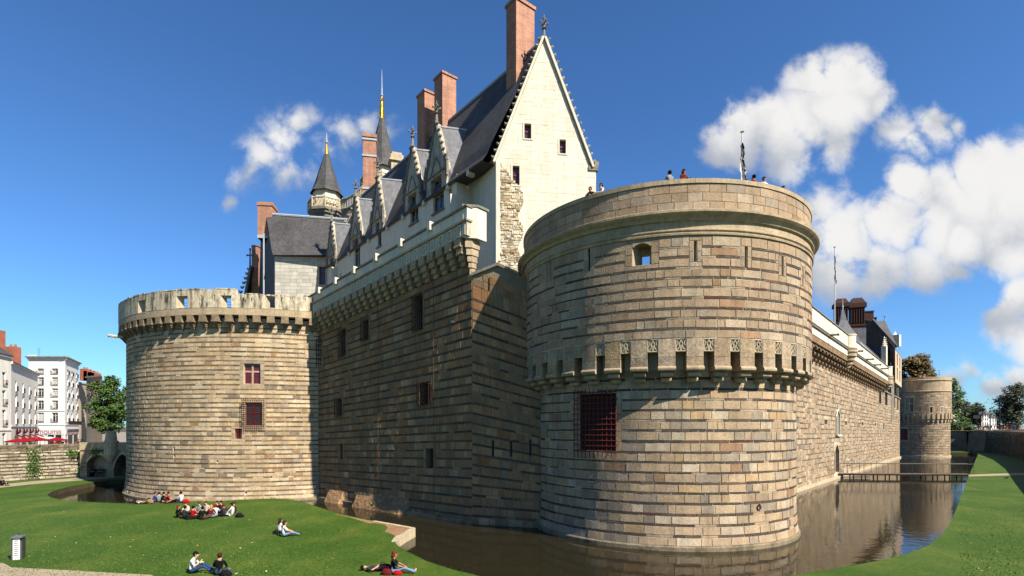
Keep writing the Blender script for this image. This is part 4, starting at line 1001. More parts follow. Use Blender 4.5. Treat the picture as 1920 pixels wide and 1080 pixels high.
# ------------------------------------------------------------------ the sunlit wall along the right of the moat
def right_wall():
    random.seed(51)
    A = (17.7, 43.6); B = (89.7, 123.4)
    root = thing('curtain_wall', (A[0], A[1], WZ), 'long sunlit curtain wall receding along the right side of the moat', 'wall')
    sf = Plane(A, B, WZ, lambda u: 1 - .0016 * (u - 25.75)); L = sf.L
    uE = sf.uv(1655, 760)[0]      # the white parapet ends here
    rows = rows_of(.3, 15.3, .47, .13)
    holes = [rect(sf, *r) for r in ((1545.5, 787, 1551.5, 796), (1584, 790, 1588, 797), (1615.5, 791.5, 1619, 798), (1640, 793, 1642.5, 799),
                                    (1648, 713, 1652.5, 757), (1659, 718, 1664, 760), (1672.5, 725, 1678, 764), (1682, 729, 1684.5, 769), (1656, 793, 1658, 806))]
    door = rect(sf, 1565, 836, 1572.5, 886); holes_all = holes + [door]
    mb = MB(); shell(mb, sf, 0, L, -1, 15.5, holes_all, du=4, dv=4, h=-.006, depth=.6); mb.build('core', M['mortar'], root)
    for h in holes_all: backing(root, sf, h, -.61, M['void'])
    u1 = 3.2
    outs = []
    for h in holes: a, b = snap(rows, h[2] - .1, h[3] + .1); outs.append((h[0] - .25, h[1] + .25, a, b))
    outs.append((door[0] - .3, door[1] + .3, door[2] - .2, door[3] + .5))
    st = courses(sf, u1, L, rows, outs, .45, 1.25, PAL_RIGHT, PAL_OCHRE, joint=.014, fill=.72, jit=.018)
    emit(root, st['stone'], 'stone', M['stone'], 'stonework', 300, inframe); emit(root, st['slate'], 'slate', M['slate_strip'], 'slatework', 200, inframe)
    for h, o in zip(holes, outs): surround(root, sf, h, o, M['dressed_light'])
    for h in holes[4:8]: leaf_window(root, sf, h, -.25, 1, 3, M['iron_dark'], M['leaded'], fw=.07); 
    block(sf, u1 - 3, L, -.8, .32, -.1, .3).build('plinth', M['dressed_light'], root)
    # pointed doorway with jambs and voussoirs
    a, b, v0, v1 = door; g = MB(); g.add(*_bx(sf, a - .28, a, v0, v1 - .8, -.1, .08)); g.add(*_bx(sf, b, b + .28, v0, v1 - .8, -.1, .08)); g.build('jamb', M['dressed_light'], root)
    g = MB(); m_ = (a + b) / 2; n = 7
    for s_ in (0, 1):
        for i in range(n):
            t0, t1 = i / n, (i + 1) / n; f = lambda t: (lerp(a if s_ == 0 else b, m_, t ** 1.0), v1 - .8 + .95 * sin(t * pi / 2) ** .9); fo = lambda t: (lerp((a - .28) if s_ == 0 else (b + .28), m_, t), v1 - .8 + 1.35 * sin(t * pi / 2) ** .9)
            q_ = [f(t0), f(t1), fo(t1), fo(t0)]; vs_ = [sf.pt(x, y, -.55) for x, y in q_] + [sf.pt(x, y, .08) for x, y in q_]
            g.add(vs_, [(0, 1, 2, 3), (7, 6, 5, 4), (0, 4, 5, 1), (1, 5, 6, 2), (2, 6, 7, 3), (3, 7, 4, 0)])
            qs = [f(t0), f(t1), (f(t1)[0], v1 + .5), (f(t0)[0], v1 + .5)]
    g.build('arch', M['dressed_light'], root)
    g = MB(); g.add(*_bx(sf, a, b, v0, v1 - .3, -.5, -.42)); g.build('door', M['wood'], root)
    # niche with canopy
    g = MB(); na, nb, n0, n1 = rect(sf, 1566.5, 770, 1573.5, 815)
    nm = (na + nb) / 2; g.add(*_bx(sf, na, na + .16, n0, n1 - .9, 0, .16)); g.add(*_bx(sf, nb - .16, nb, n0, n1 - .9, 0, .16)); g.add(*_bx(sf, na - .1, nb + .1, n0 - .2, n0, 0, .3))
    for s_ in (na, nb): g.path([sf.pt(s_, n1 - .9, .1), sf.pt(lerp(s_, nm, .35), n1 - .4, .1), sf.pt(nm, n1 + .2, .1)], .09, n=6)
    g.tube(sf.pt(nm, n1 + .1, .1), sf.pt(nm, n1 + .9, .1), .07, .03); g.ball(sf.pt(nm, n1 + .75, .1), .14); g.build('niche', M['white_stone'], root)
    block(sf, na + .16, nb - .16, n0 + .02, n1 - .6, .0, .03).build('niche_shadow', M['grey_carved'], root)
    # corbel table
    n = int((uE - u1) / 1.75)
    M['corbel_brown'] = material('corbel_brown', S(150, 122, 88), var=.35, vscale=1.2, fine=.3, fscale=5, bump=.5, bscale=7, streak=.4)
    g0 = block(sf, u1 - 2, uE, 16.75, 17.5, -.1, .95); g0.build('corbel_band', M['corbel_brown'], root)
    for i in range(n):
        u = u1 - .5 + i * 1.75; g = MB()
        for z0, z1, h1, w in ((16.1, 16.74, .95, .42), (15.5, 16.1, .7, .38), (14.95, 15.5, .42, .32)):
            g.add(*_bx(sf, u - w, u + w, z0 + .02, z1, -.05, h1 - .15)); g.tube(sf.pt(u - w, z0 + .2, h1 - .2), sf.pt(u + w, z0 + .2, h1 - .2), .22, n=8)
        g.build('corbel', M['corbel_brown'], root)
    wall_in = block(sf, u1 - 2, uE, 15.3, 17.5, -.6, -.02); wall_in.build('corbel_backing', M['mortar_dark'], root)
    # white parapet: lower course, mouldings, upper courses
    pr = lambda v0, v1, h, nm, mt: block(sf, u1 - 3, uE + .1, v0, v1, .1, h + .2).build(nm, mt, root)
    pr(17.51, 18.35, .80, 'parapet_foot', M['white_stone']); pr(18.36, 18.48, .98, 'moulding', M['grey_carved']); pr(18.49, 18.62, .85, 'moulding_bed', M['white_stone']); pr(18.63, 18.75, .95, 'moulding', M['grey_carved'])
    core2 = block(sf, u1 - 3, uE, 18.76, 20.5, .15, .94); core2.build('parapet_core', M['mortar'], root)
    rws = [(18.76 + .43 * i, 18.76 + .43 * (i + 1), 's') for i in range(4)]
    class Sh:
        pt = staticmethod(lambda u, v, h: sf.pt(u, v, h + .96))
    s2 = courses(Sh, u1 - 3, uE, rws, [], .7, 1.3, PAL_WHITE, joint=.008, ch=.006, jit=.003, proud=.015); emit(root, s2['stone'], 'parapet_stone', M['ashlar'], 'parapet_masonry', 220)
    pr(20.49, 20.62, .9, 'coping', M['grey_carved'])
    block(sf, uE, L, 15.5, 15.75, -.3, .22).build('wall_cap', M['grey_carved'], root)
    # water spouts shaped like cannon
    for x, y in ((1540, 627), (1590, 657), (1612, 672), (1628, 682), (1643, 689)):
        u, v = sf.uv(x - 4, y + 3); g = MB(); d = (sf.n * .9 + sf.d * .25).normalized(); p = sf.pt(u, v, .8); g.tube(p - d * .3, p + d * 1.2, .16, .13, n=8); g.tube(p + d * 1.2, p + d * 1.35, .17, n=8); g.box(p + Vector((0, 0, -.35)), (.3, .3, .5))
        g.build('water_spout', M['grey_carved'], root)
    # corbelled round turrets
    for x, w in ((1577, 1.25), (1655, 1.0)):
        u = sf.uv(x, 760)[0]; c = sf.pt(u, 0, .65); k = sf.k(u); z = lambda v: WZ + v * k
        tur = thing('wall_turret', (c.x, c.y, z(15.8)), 'white round corbelled turret on the right wall, ' + ('nearer one beside the flagpole' if x == 1577 else 'farther one where the white parapet ends'), 'turret', 'turrets on the right wall')
        g = MB().lathe(c, [(w * .92, z(18.75)), (w * .92, z(20.5)), (w * .98, z(20.52)), (w * .98, z(20.68)), (.01, z(20.7))], n=24); g.build('drum', M['white_stone'], tur, smooth=False)
        g = MB().lathe(c, [(.2, z(15.6)), (.45, z(15.9)), (.5, z(16.2)), (.72, z(16.35)), (.75, z(16.7)), (1.0, z(16.9)), (1.02, z(17.3)), (w, z(17.5)), (w, z(17.9)), (w * 1.12, z(18.1)), (w * 1.12, z(18.3)), (w, z(18.4)), (w * 1.08, z(18.55)), (w * 1.08, z(18.7)), (w * .9, z(18.76))], n=24); g.build('corbel_base', M['dressed'], tur)
    return sf
RW = right_wall()

# ------------------------------------------------------------------ the far tower at the end of the moat
def far_tower():
    random.seed(61)
    C = (100.3, 130.6); R = 5.45; root = thing('round_tower', (C[0], C[1], WZ), 'small far round tower at the end of the right moat with a red window', 'tower')
    lo = Cyl(C, R); hi = Cyl(C, R + .25); hi.Rr = R + .25; M['far_corbel'] = M['dressed_light']
    rows = rows_of(WZ + .3, 8.1, .45, .12); rows2 = rows_of(9.3, 14.8, .45, .1)
    wr = rect(lo, 1688.5, 804, 1702, 825); w4 = rect(hi, 1697.5, 746, 1713, 772, R=R + .25); a1 = rect(hi, 1744, 763, 1749, 774, R=R + .25); a2 = rect(hi, 1765, 763, 1767.5, 774, R=R + .25)
    mb = MB(); shell(mb, lo, -9, 9, WZ - 1, 9.4, [wr], du=.8, h=-.006, depth=.5); shell(mb, hi, -9, 9, 9.0, 18.3, [w4, a1, a2], du=.8, h=-.006, depth=.5); mb.lathe(C, [(R, WZ - 1), (R, 18.2), (R - .6, 18.2), (R - .6, 17.2), (.01, 17.2)], n=30, a0=lo.a0 + 1.6, a1=lo.a0 + 2 * pi - 1.6); mb.lathe(C, [(R - .6, 17.2), (.01, 17.2)], n=30); mb.lathe(C, [(R + .2, 18.3), (R - .5, 18.3), (R - .5, 17.0)], n=30)
    mb.build('core', M['mortar'], root)
    for h, s_ in ((wr, lo), (w4, hi), (a1, hi), (a2, hi)): backing(root, s_, h, -.5, M['void'])
    ex = lambda h, e: (h[0] - e, h[1] + e, h[2] - e, h[3] + e)
    s1 = courses(lo, -8.6, 8.6, rows, [ex(wr, .2)], .5, 1.2, PAL_RIGHT, PAL_OCHRE); s2 = courses(hi, -8.9, 8.9, rows2, [ex(w4, .2), ex(a1, .15), ex(a2, .15)], .5, 1.2, PAL_RIGHT, PAL_OCHRE, fill=.4)
    emit(root, s1['stone'] + s2['stone'], 'stone', M['stone'], 'stonework', 150); emit(root, s1['slate'] + s2['slate'], 'slate', M['slate_strip'], 'slatework', 100)
    for s_, h in ((lo, wr), (hi, w4)):
        u = ex(h, .22); surround(root, s_, h, u, M['dressed_light'])
    leaf_window(root, lo, wr, -.2, 2, 2, M['red_paint'], M['red_paint'], fw=.14, transom=.6)
    leaf_window(root, hi, w4, -.2, 2, 2, M['dressed_light'], M['dark_glass'], fw=.1, mull=.24, transom=.6)
    for i in range(-12, 13):
        g = MB(); u = i * .92 + .3
        if abs(u) > 8.6: continue
        g.add(*_bx(lo, u - .27, u + .27, 8.4, 9.7, -.05, .5)); g.add(*_bx(lo, u - .2, u + .2, 7.7, 8.38, -.05, .3)); g.build('corbel', M['dressed'], root)
    MB().lathe(C, [(R + .26, 14.8), (R + .42, 14.9), (R + .42, 15.02), (R + .26, 15.1), (R + .26, 17.4), (R + .45, 17.5), (R + .45, 17.65), (R + .26, 17.75), (R + .26, 18.3), (R - .4, 18.32)], n=48, a0=lo.a0 - 1.7, a1=lo.a0 + 1.7).build('parapet', M['dressed'], root)
    MB().lathe(C, [(R + .16, WZ - .5), (R + .16, WZ + .3), (R, WZ + .32)], n=48).build('plinth', M['dressed_light'], root)
    return C
FAR = far_tower()

# ------------------------------------------------------------------ moat walls on the far sides
def moat_wall_left():
    random.seed(71)
    root = thing('retaining_wall', (lw[2].x, lw[2].y, 0), 'low stepped stone retaining wall with plants on it below the white town houses', 'wall')
    st = {'stone': [], 'slate': []}; core = MB(); coping = MB()
    for a, b in zip(lw[:-1], lw[1:]):
        sf = Plane(a, b, 0); rows = rows_of(0.02, 3.55, .3, .12); 
        holes = []
        if a == lw[3]: 
            pass
        core.add([sf.pt(0, -.5, -.03), sf.pt(sf.L, -.5, -.03), sf.pt(sf.L, LT, -.23), sf.pt(0, LT, -.23), sf.pt(sf.L, LT, -.9), sf.pt(0, LT, -.9)], [(0, 1, 2, 3), (3, 2, 4, 5)])
        class Bt: pt = staticmethod(lambda u, v, h, sf=sf: sf.pt(u, v, h - .05 * v + (.06 if h > 0 else 0)))
        s_ = courses(Bt, 0, sf.L, rows, [], .5, 1.3, [(S(190, 178, 154), 4), (S(176, 162, 138), 3), (S(206, 194, 168), 2), (S(160, 144, 116), 1)], PAL_DARK, fill=.95, jit=.03); st['stone'] += s_['stone']; st['slate'] += s_['slate']
        r2 = [(3.56, 3.95, 's'), (3.95, 4.3, 's')]; s_ = courses(Bt, 0, sf.L, r2, [], .4, .9, [(S(120, 108, 88), 2), (S(100, 92, 76), 2), (S(138, 122, 98), 1)], jit=.04); st['stone'] += s_['stone']
    core.build('core', M['mortar_dark'], root)
    emit(root, st['stone'], 'stone', M['stone'], 'stonework', 300, inframe); emit(root, st['slate'], 'slate', M['slate_strip'], 'slatework', 200, inframe)
    # creepers growing out of the wall
    for px, py, r, nm in ((70, 870, 1.3, 'bushy green plant rooted halfway up the moat wall above a pale post'), (33, 853, .7, 'small green tuft near the top of the moat wall at far left'), (137, 850, .8, 'trailing creeper on the moat wall under the antique shop'), (183, 846, .7, 'green weeds over the crown of the bridge arch'), (160, 880, .7, 'low ivy at the foot of the moat wall beside the bridge')):
        Y = 66.5 if px < 100 else 70; p = P(px, py, Y); p.y -= .3; g = MB()
        for i in range(int(260 * r)):
            d = Vector((random.gauss(0, .45) * r, random.gauss(0, .12) - .1, random.gauss(0, .8 if r > 1 else .4) * r)); a = random.random() * 6.28; s_ = random.uniform(.06, .13); t = Vector((cos(a), random.uniform(-.4, .4), sin(a))) * s_; w = Vector((-sin(a), random.uniform(-.4, .4), cos(a))) * s_
            k = random.uniform(.6, 1.2); g.add([p + d - t, p + d - w, p + d + t, p + d + w], [(0, 1, 2, 3)], tuple(x * k for x in S(84, 116, 44)))
        g.build('creeper', M['leaf'], org=p, label=nm, category='plant')
    p = G(74, 897); g = MB().tube(p, p + Vector((0, 0, 1.9)), .09, .08); g.build('post', M['white_paint'], org=p, label='pale thin post standing on the grass before the moat wall', category='post')
moat_wall_left()

def bridge():
    """Stone bridge with two arches meeting the left tower."""
    random.seed(73)
    A = P(150, 800, 69.3); B = P(262, 800, 70.6); root = thing('stone_bridge', (A.x, A.y, 0), 'stone bridge of two arches joining the street to the left tower', 'bridge')
    sf = Plane(A, B, 0); L = sf.L; top = 3.55
    a1 = rect(sf, 163, 853, 205, 892); a2 = rect(sf, 213, 852, 246, 892)
    def arch(r, rise, t): u = lerp(r[0], r[1], t); return u, r[3] - rise + rise * sin(pi * t) ** .7
    n = 18; g = MB(); us = [0] + [arch(a1, 1, i / n)[0] for i in range(n + 1)] + [arch(a2, 1, i / n)[0] for i in range(n + 1)] + [L]
    def under(u):
        for r, rise in ((a1, 1.1), (a2, 2.0)):
            if r[0] - 1e-6 <= u <= r[1] + 1e-6: return arch(r, rise, (u - r[0]) / (r[1] - r[0]))[1]
        return -.3
    for x0, x1 in zip(us[:-1], us[1:]):
        if x1 - x0 < 1e-4: continue
        m_ = (x0 + x1) / 2; ina = a1[0] < m_ < a1[1] or a2[0] < m_ < a2[1]
        z0, z1 = (under(x0 + 1e-5), under(x1 - 1e-5)) if ina else (-.3, -.3)
        q_ = [sf.pt(x0, z0), sf.pt(x1, z1), sf.pt(x1, top), sf.pt(x0, top)]; qb = [sf.pt(x0, z0, -4), sf.pt(x1, z1, -4), sf.pt(x1, top, -4), sf.pt(x0, top, -4)]
        g.add(q_ + qb, [(0, 1, 2, 3), (1, 0, 4, 5), (7, 6, 5, 4), (2, 6, 7, 3)])
        if not ina: g.add(q_ + qb, [(0, 3, 7, 4), (1, 5, 6, 2)])
    g.build('body', material('bridge_stone', S(176, 158, 128), var=.3, vscale=.8, fine=.3, fscale=5, bump=.6, bscale=6, courses=(1.0, .7, .3, .02, .6)), root)
    for r, rise in ((a1, 1.1), (a2, 2.0)):
        for i in range(n):
            u0, v0 = arch(r, rise, i / n); u1, v1 = arch(r, rise, (i + 1) / n); q_ = [(u0, v0), (u1, v1), (u1, v1 + .38), (u0, v0 + .38)]
            MB().add([sf.pt(x, y, -.02) for x, y in q_] + [sf.pt(x, y, .06) for x, y in q_], [(7, 6, 5, 4)[::-1], (0, 4, 5, 1), (1, 5, 6, 2), (2, 6, 7, 3), (3, 7, 4, 0)]).build('voussoir', M['dressed_light'], root)
    block(sf, a1[0] - .3, a1[1] + .3, -.3, a1[3] + .2, -4.0, -1.6).build('abutment', M['dressed_light'], root)
    block(sf, 0, L, top + .01, top + 1.0, -.5, .12).build('parapet', M['dressed'], root)
    c = sf.pt(sf.uv(209, 830)[0], 0, .1); g = MB().lathe(c, [(.1, 1.9), (.5, 2.5), (.75, 2.9), (.78, 4.4), (.88, 4.5), (.88, 4.7), (.7, 4.75), (.58, 5.8), (.64, 5.9), (.4, 6.05)], n=14); g.build('pier_turret', M['dressed_light'], root)
bridge()

def moat_wall_right():
    random.seed(75)
    root = thing('retaining_wall', (rw[3].x, rw[3].y, 0), 'dark shaded curved retaining wall beside the right lawn', 'wall')
    g = MB(); cp = MB(); st = []
    for a, b in zip(rw[:-1], rw[1:]):
        sf = Plane(b, a, 0)
        g.add([sf.pt(0, -.5, 0), sf.pt(sf.L, -.5, 0), sf.pt(sf.L, rtop(a), -.5), sf.pt(0, rtop(b), -.5)], [(0, 1, 2, 3)]); cp.add([sf.pt(x, rtop(q) + e, h) for e in (-.02, .1) for x, q, h in ((0, b, -.42), (sf.L, a, -.42), (sf.L, a, -1.0), (0, b, -1.0))], [(0, 1, 5, 4), (4, 5, 6, 7), (1, 2, 6, 5), (3, 0, 4, 7)])
        class Bt: pt = staticmethod(lambda u, v, h, sf=sf: sf.pt(u, v, h - .1 * v))
        if a.y < 140:
            v = .0
            while v < 4.7:
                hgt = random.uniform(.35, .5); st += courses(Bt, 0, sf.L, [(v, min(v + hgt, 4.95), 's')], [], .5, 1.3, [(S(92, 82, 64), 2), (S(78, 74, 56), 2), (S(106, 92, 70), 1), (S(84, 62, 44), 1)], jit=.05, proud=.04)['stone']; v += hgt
    g.build('core', M['mortar_dark'], root); cp.build('coping', M['dressed'], root); emit(root, st, 'stone', M['stone'], 'stonework', 250, inframe)
moat_wall_right()
# ------------------------------------------------------------------ the ducal palace behind the curtain wall
EAVE, RIDGE = 31.3, 43.0
F0 = Vector((-1.485, 49.5, 0)); FD = Vector((-.6180, .7862, 0)); FL = 43.4          # facade corner and its run to the far left
FA = F0 + FD * FL; FACE = Plane(FA, F0, 0)                                          # u runs left to right; n looks out over the curtain
GR = Vector((8.0, 50.8, 0)); GAB = Plane(F0, GR, 0)
APX = P(1020, 75, 50.2)
def tU(t): return FL - t

def crocket_mesh():
    g = MB(); g.ball((0, 0, .05), (.16, .2, .12), n=6, k=4); g.ball((.14, 0, .16), (.11, .14, .1), n=6, k=4); g.ball((-.1, 0, .14), (.09, .12, .08), n=6, k=4); return g.mesh('crocket', M['carved_white'])
CROCKET = crocket_mesh()
def finial(g, p, h, r):
    up = Vector((0, 0, 1)); g.tube(p, p + up * h * .5, r, r * .55, n=8); g.ball(p + up * h * .42, (r * 1.5, r * 1.5, r * .6), n=8, k=4)
    for a in range(4):
        t = a * pi / 2 + .4; d = Vector((cos(t), sin(t), 0)); g.tube(p + up * h * .58, p + up * h * .68 + d * r * 2.2, r * .6, r * .3, n=5); g.ball(p + up * h * .68 + d * r * 2.3, r * .7, n=6, k=4)
    g.tube(p + up * h * .5, p + up * h, r * .6, r * .22, n=6); g.ball(p + up * h * .84, r * .75, n=6, k=4)

def chimney(root, c, w, d, z0, z1, dirx, mat, cap=.22, name='chimney'):
    ax = Vector((dirx.x, dirx.y, 0)).normalized(); ay = Vector((-ax.y, ax.x, 0))
    o = Vector((c[0], c[1], z0)); g = MB(); g.obox(o - ax * w / 2 - ay * d / 2, ax * w, ay * d, (0, 0, z1 - z0 - cap)); ch = g.build(name, mat, root)
    g = MB(); e = .12; g.obox(o - ax * (w / 2 + e) - ay * (d / 2 + e) + Vector((0, 0, z1 - z0 - cap + .004)), ax * (w + 2 * e), ay * (d + 2 * e), (0, 0, cap)); g.build('chimney_cap', mat, ch)
    g = MB(); g.obox(o - ax * (w / 2 + .05) - ay * (d / 2 + .05) + Vector((0, 0, .0)), ax * (w + .1), ay * (d + .1), (0, 0, .5)); g.build('flashing', M['lead'], ch)
    return ch

def palace():
    random.seed(81)
    root = thing('palace', (F0.x, F0.y, 15), 'tall white palace with steep slate roof, crocketed gable and carved dormers above the curtain wall', 'building')
    # ---- gable wall: ashlar clipped to the rakes
    ua, va = GAB.uv(1020, 75); ap = (ua, APX.z); W = GAB.L
    def span(v):
        if v <= EAVE: return 0.0, W
        t = (v - EAVE) / (APX.z - EAVE); return lerp(0.0, ap[0], t), lerp(W - .55, ap[0], t)
    wins = [rect(GAB, *r) for r in ((983, 232, 996, 260), (1049, 262, 1061, 288), (961, 311, 974, 347))]
    core = MB(); th = .7
    poly = [(0, 15), (W, 15), (W, EAVE), (W - .55, EAVE), ap, (0, EAVE)]
    rows = []; v = 24.0
    while v < APX.z - .3: rows.append((v, v + .42)); v += .42
    hv = sorted({15, EAVE, APX.z} | {h[2] for h in wins} | {h[3] for h in wins} | {lerp(EAVE, APX.z, i / 8) for i in range(9)})
    for v0, v1 in zip(hv[:-1], hv[1:]):
        a0, b0 = span(v0 + 1e-6); a1, b1 = span(v1 - 1e-6)
        hs = sorted([h for h in wins if h[2] <= v0 + 1e-6 and h[3] >= v1 - 1e-6]); xs = [(a0, a1)] + [(x, x) for h in hs for x in (h[0], h[1])] + [(b0, b1)]
        for i in range(0, len(xs), 2):
            (l0, l1), (r0, r1) = xs[i], xs[i + 1]; core.add([GAB.pt(l0, v0), GAB.pt(r0, v0), GAB.pt(r1, v1), GAB.pt(l1, v1)], [(0, 1, 2, 3)])
    for a, b, p, q_ in wins:
        o = [GAB.pt(a, p), GAB.pt(b, p), GAB.pt(b, q_), GAB.pt(a, q_)]; i_ = [GAB.pt(a, p, -.5), GAB.pt(b, p, -.5), GAB.pt(b, q_, -.5), GAB.pt(a, q_, -.5)]; core.add(o + i_, [(1, 0, 4, 5), (2, 1, 5, 6), (3, 2, 6, 7), (0, 3, 7, 4)])
    core.build('gable_wall', M['white_stone'], root)
    rub = lambda v: (.42, 2.35 + .25 * sin(v * 2.1)) if v < 28.3 else ((.42, .42 + max(.0, (31.0 - v) * .8)) if v < 31 else (0, 0))
    st = []
    for v0, v1 in rows:
        a, b = span(v1); a2, b2 = span(v0)
        hs = [(h[0] - .16, h[1] + .16, h[2] - .14, h[3] + .14) for h in wins]
        r0, r1 = rub((v0 + v1) / 2)
        if r1 > r0: hs.append((r0, r1, v0 - .01, v1 + .01))
        st += courses(GAB, a + .05, b - .05, [(v0, v1, 's')], hs, .6, 1.15, PAL_WHITE, joint=.003, proud=.007, ch=.003, jit=.0015)['stone']
    emit(root, st, 'ashlar_block', M['ashlar'], 'ashlar', 300, inframe)
    # rough rubble left where a lost building stood
    rb = []
    v = 15.5
    while v < 31:
        hgt = random.uniform(.12, .3); r0, r1 = rub(v)
        if v < 22: r0, r1 = 0.0, W * .5
        u = r0
        while u < r1:
            w = random.uniform(.15, .55); rb.append(stone(GAB, u + .01, min(u + w, r1), v + .01, v + hgt, random.uniform(.01, .09), .02, pick([(S(226, 208, 172), 4), (S(206, 180, 138), 2), (S(184, 160, 124), 1.5), (S(236, 224, 196), 3), (S(180, 142, 98), .6)]), jit=.03)); u += w
        v += hgt
    emit(root, rb, 'rubble_stone', M['stone'], 'rubble', 250, inframe)
    for a, b, p, q_ in wins:
        for x0, x1, y0, y1 in ((a - .14, a, p - .12, q_ + .12), (b, b + .14, p - .12, q_ + .12), (a, b, q_, q_ + .12), (a, b, p - .12, p)): block(GAB, x0, x1, y0, y1, -.02, .05).build('window_surround', M['white_stone'], root)
        leaf_window(root, GAB, (a, b, p, q_), -.32, 1, 2, M['red_paint'], M['leaded'], fw=.1, transom=.55)
    # rakes with crockets, kneeler, apex cross
    for (s0, s1, n, e) in (((0, EAVE - .25), ap, 19, -.12), ((W - .5, EAVE - .1), ap, 17, .12)):
        g = MB(); p0 = GAB.pt(s0[0] + e, s0[1], 0); p1 = GAB.pt(s1[0], s1[1] + .1, 0); dd = (p1 - p0); side = GAB.n * .22
        nrm_ = Vector((0, 0, 1)) - dd.normalized() * dd.normalized().z; nrm_.normalize()
        g.obox(p0 - GAB.n * .75, dd, GAB.n * 1.0, nrm_ * .2); rk = g.build('rake', M['white_stone'], root)
        for i in range(n):
            q_ = p0 + dd * ((i + .6) / n) + nrm_ * .3 - GAB.n * .1
            o = share('crocket', CROCKET, rk, q_ - ORG[rk.name]); o.rotation_euler = (0, 0, random.uniform(-.3, .3)); o.scale = (1.15,) * 3
    g = MB(); g.add(*_bx(GAB, W - .75, W + .18, EAVE - .35, EAVE + .05, -.7, .12)); g.add(*_bx(GAB, W - .15, W + .25, EAVE + .05, EAVE + .55, -.5, .1)); g.build('kneeler', M['grey_carved'], root)
    g = MB(); finial(g, Vector((APX.x, APX.y, APX.z + .1)), 2.3, .16); g.build('finial', M['grey_carved'], root)
    # ---- facade, stepped back near the gable
    t1 = 5.4; tB = t1
    holes = []
    specs = [(8.95, 4.1, 40.4, 29.2, 32.7, 2.2, 1), (14.3, 3.6, 40.2, 29.6, 32.8, 1.9, 1), (23.6, 3.2, 40.3, 29.4, 32.4, 1.1, 0), (30.8, 3.6, 40.2, 28.6, 32.4, 2.0, 1), (40.1, 3.2, 39.6, 28.0, 32.0, 1.4, 1)]
    for (t, w, top, s0, s1, ww, mu) in specs: holes.append((tU(t) - ww / 2, tU(t) + ww / 2, s0, s1))
    holes += [(tU(6.6) - .3, tU(6.6) + .3, 30.0, 30.9), (tU(37) - .25, tU(37) + .25, 28.2, 29.1)]
    mb = MB(); shell(mb, FACE, 0, tU(t1), 16, EAVE, [h for h in holes if h[3] < EAVE], du=3, dv=3, h=.9, depth=.5)
    # wall pieces with tall windows that break the eave are cut round their openings
    mb = MB(); low = [(h[0], h[1], h[2], min(h[3], EAVE)) for h in holes]
    shell(mb, FACE, 0, tU(t1), 16, EAVE, low, du=3, dv=3, h=.9, depth=.5)
    mb.add([FACE.pt(tU(t1), 16, .9), FACE.pt(tU(t1), 16, -2), FACE.pt(tU(t1), EAVE + 1, -2), FACE.pt(tU(t1), EAVE + .5, .9)], [(0, 1, 2, 3)])
    mb.add([FACE.pt(tU(t1), 16, -.9), FACE.pt(FL, 16, -.02), FACE.pt(FL, EAVE + .5, -.02), FACE.pt(tU(t1), EAVE + .5, -.9)], [(0, 1, 2, 3)])
    mb.add([FACE.pt(0, 16, .9), FACE.pt(0, 16, -9), FACE.pt(0, RIDGE, -4.7), FACE.pt(0, EAVE, .9)], [(0, 1, 2, 3)])
    mb.build('facade', M['white_stone'], root)
    for h in holes: backing(root, FACE, h, .9 - .5, M['void'])
    block(FACE, .2, tU(t1), EAVE - .3, EAVE - .05, .9, 1.15).build('eave_moulding', M['grey_carved'], root)
    for h in holes[5:]: block(FACE, h[0], h[1], h[2], h[3], .42, .5).build('window', M['dark_glass'], root)
    # sunlit projections between the bays
    for t, z0, z1 in ((39.0, 27.0, 30.2), (5.75, 27.0, 29.6)):
        g = block(FACE, tU(t) - .5, tU(t) + .5, z0 - 6, z1, .9, 1.7); g.build('pier', M['white_stone'], root)
    # ---- main roof: kicked eave, steep slope to the ridge, the far slope, lead ridge
    rd = Vector((APX.x, APX.y, 0)) + Vector((.45, .57, 0)) * 0
    def rp(t, f, out=0.0):       # f: 0 eave, 1 ridge
        e = F0 + FD * t + FACE.n * 1.2; r = rd + FD * t
        ff = f; z = lerp(EAVE - .1, RIDGE, f if f > .14 else f * .72)
        p = e.lerp(Vector((r.x, r.y, 0)), ff); return Vector((p.x, p.y, z))
    g = MB(); ts = [.35 + (FL - .4) * i / 20 for i in range(21)]; fs = [0, .07, .16, .4, .7, 1.0]
    for t0, t1_ in zip(ts[:-1], ts[1:]):
        for f0, f1 in zip(fs[:-1], fs[1:]): g.add([rp(t0, f0), rp(t1_, f0), rp(t1_, f1), rp(t0, f1)], [(0, 3, 2, 1)])
        b0, b1 = rp(t0, 1), rp(t1_, 1); bk = -FACE.n * 5.5 + Vector((0, 0, -12)); g.add([b0, b1, b1 + bk, b0 + bk], [(0, 3, 2, 1)]); e0, e1 = rp(t0, 0), rp(t1_, 0); g.add([e0, e1, e1 + Vector((0, 0, -.18)), e0 + Vector((0, 0, -.18))], [(0, 1, 2, 3)]); g.add([e0 + Vector((0, 0, -.18)), e1 + Vector((0, 0, -.18)), e1 - FACE.n * 1.6 + Vector((0, 0, -.18)), e0 - FACE.n * 1.6 + Vector((0, 0, -.18))], [(0, 1, 2, 3)])
    rf = g.build('roof', M['roof'], root)
    g = MB().path([rp(t, 1) + Vector((0, 0, .05)) for t in (.5, FL * .5, FL - .3)], .16, n=6); g.build('ridge', M['lead'], rf)
    # bright bracket ends under the eaves
    for t in (3.2, 7.0, 12.0, 17.0, 21.2, 26.8, 33.6, 38.2): 
        g = MB(); p = FACE.pt(tU(t), EAVE - .1, 1.2); g.obox(p, FACE.d * .45, -FACE.n * .7, Vector((0, 0, -.5))); g.build('eave_bracket', M['white_stone'], root)
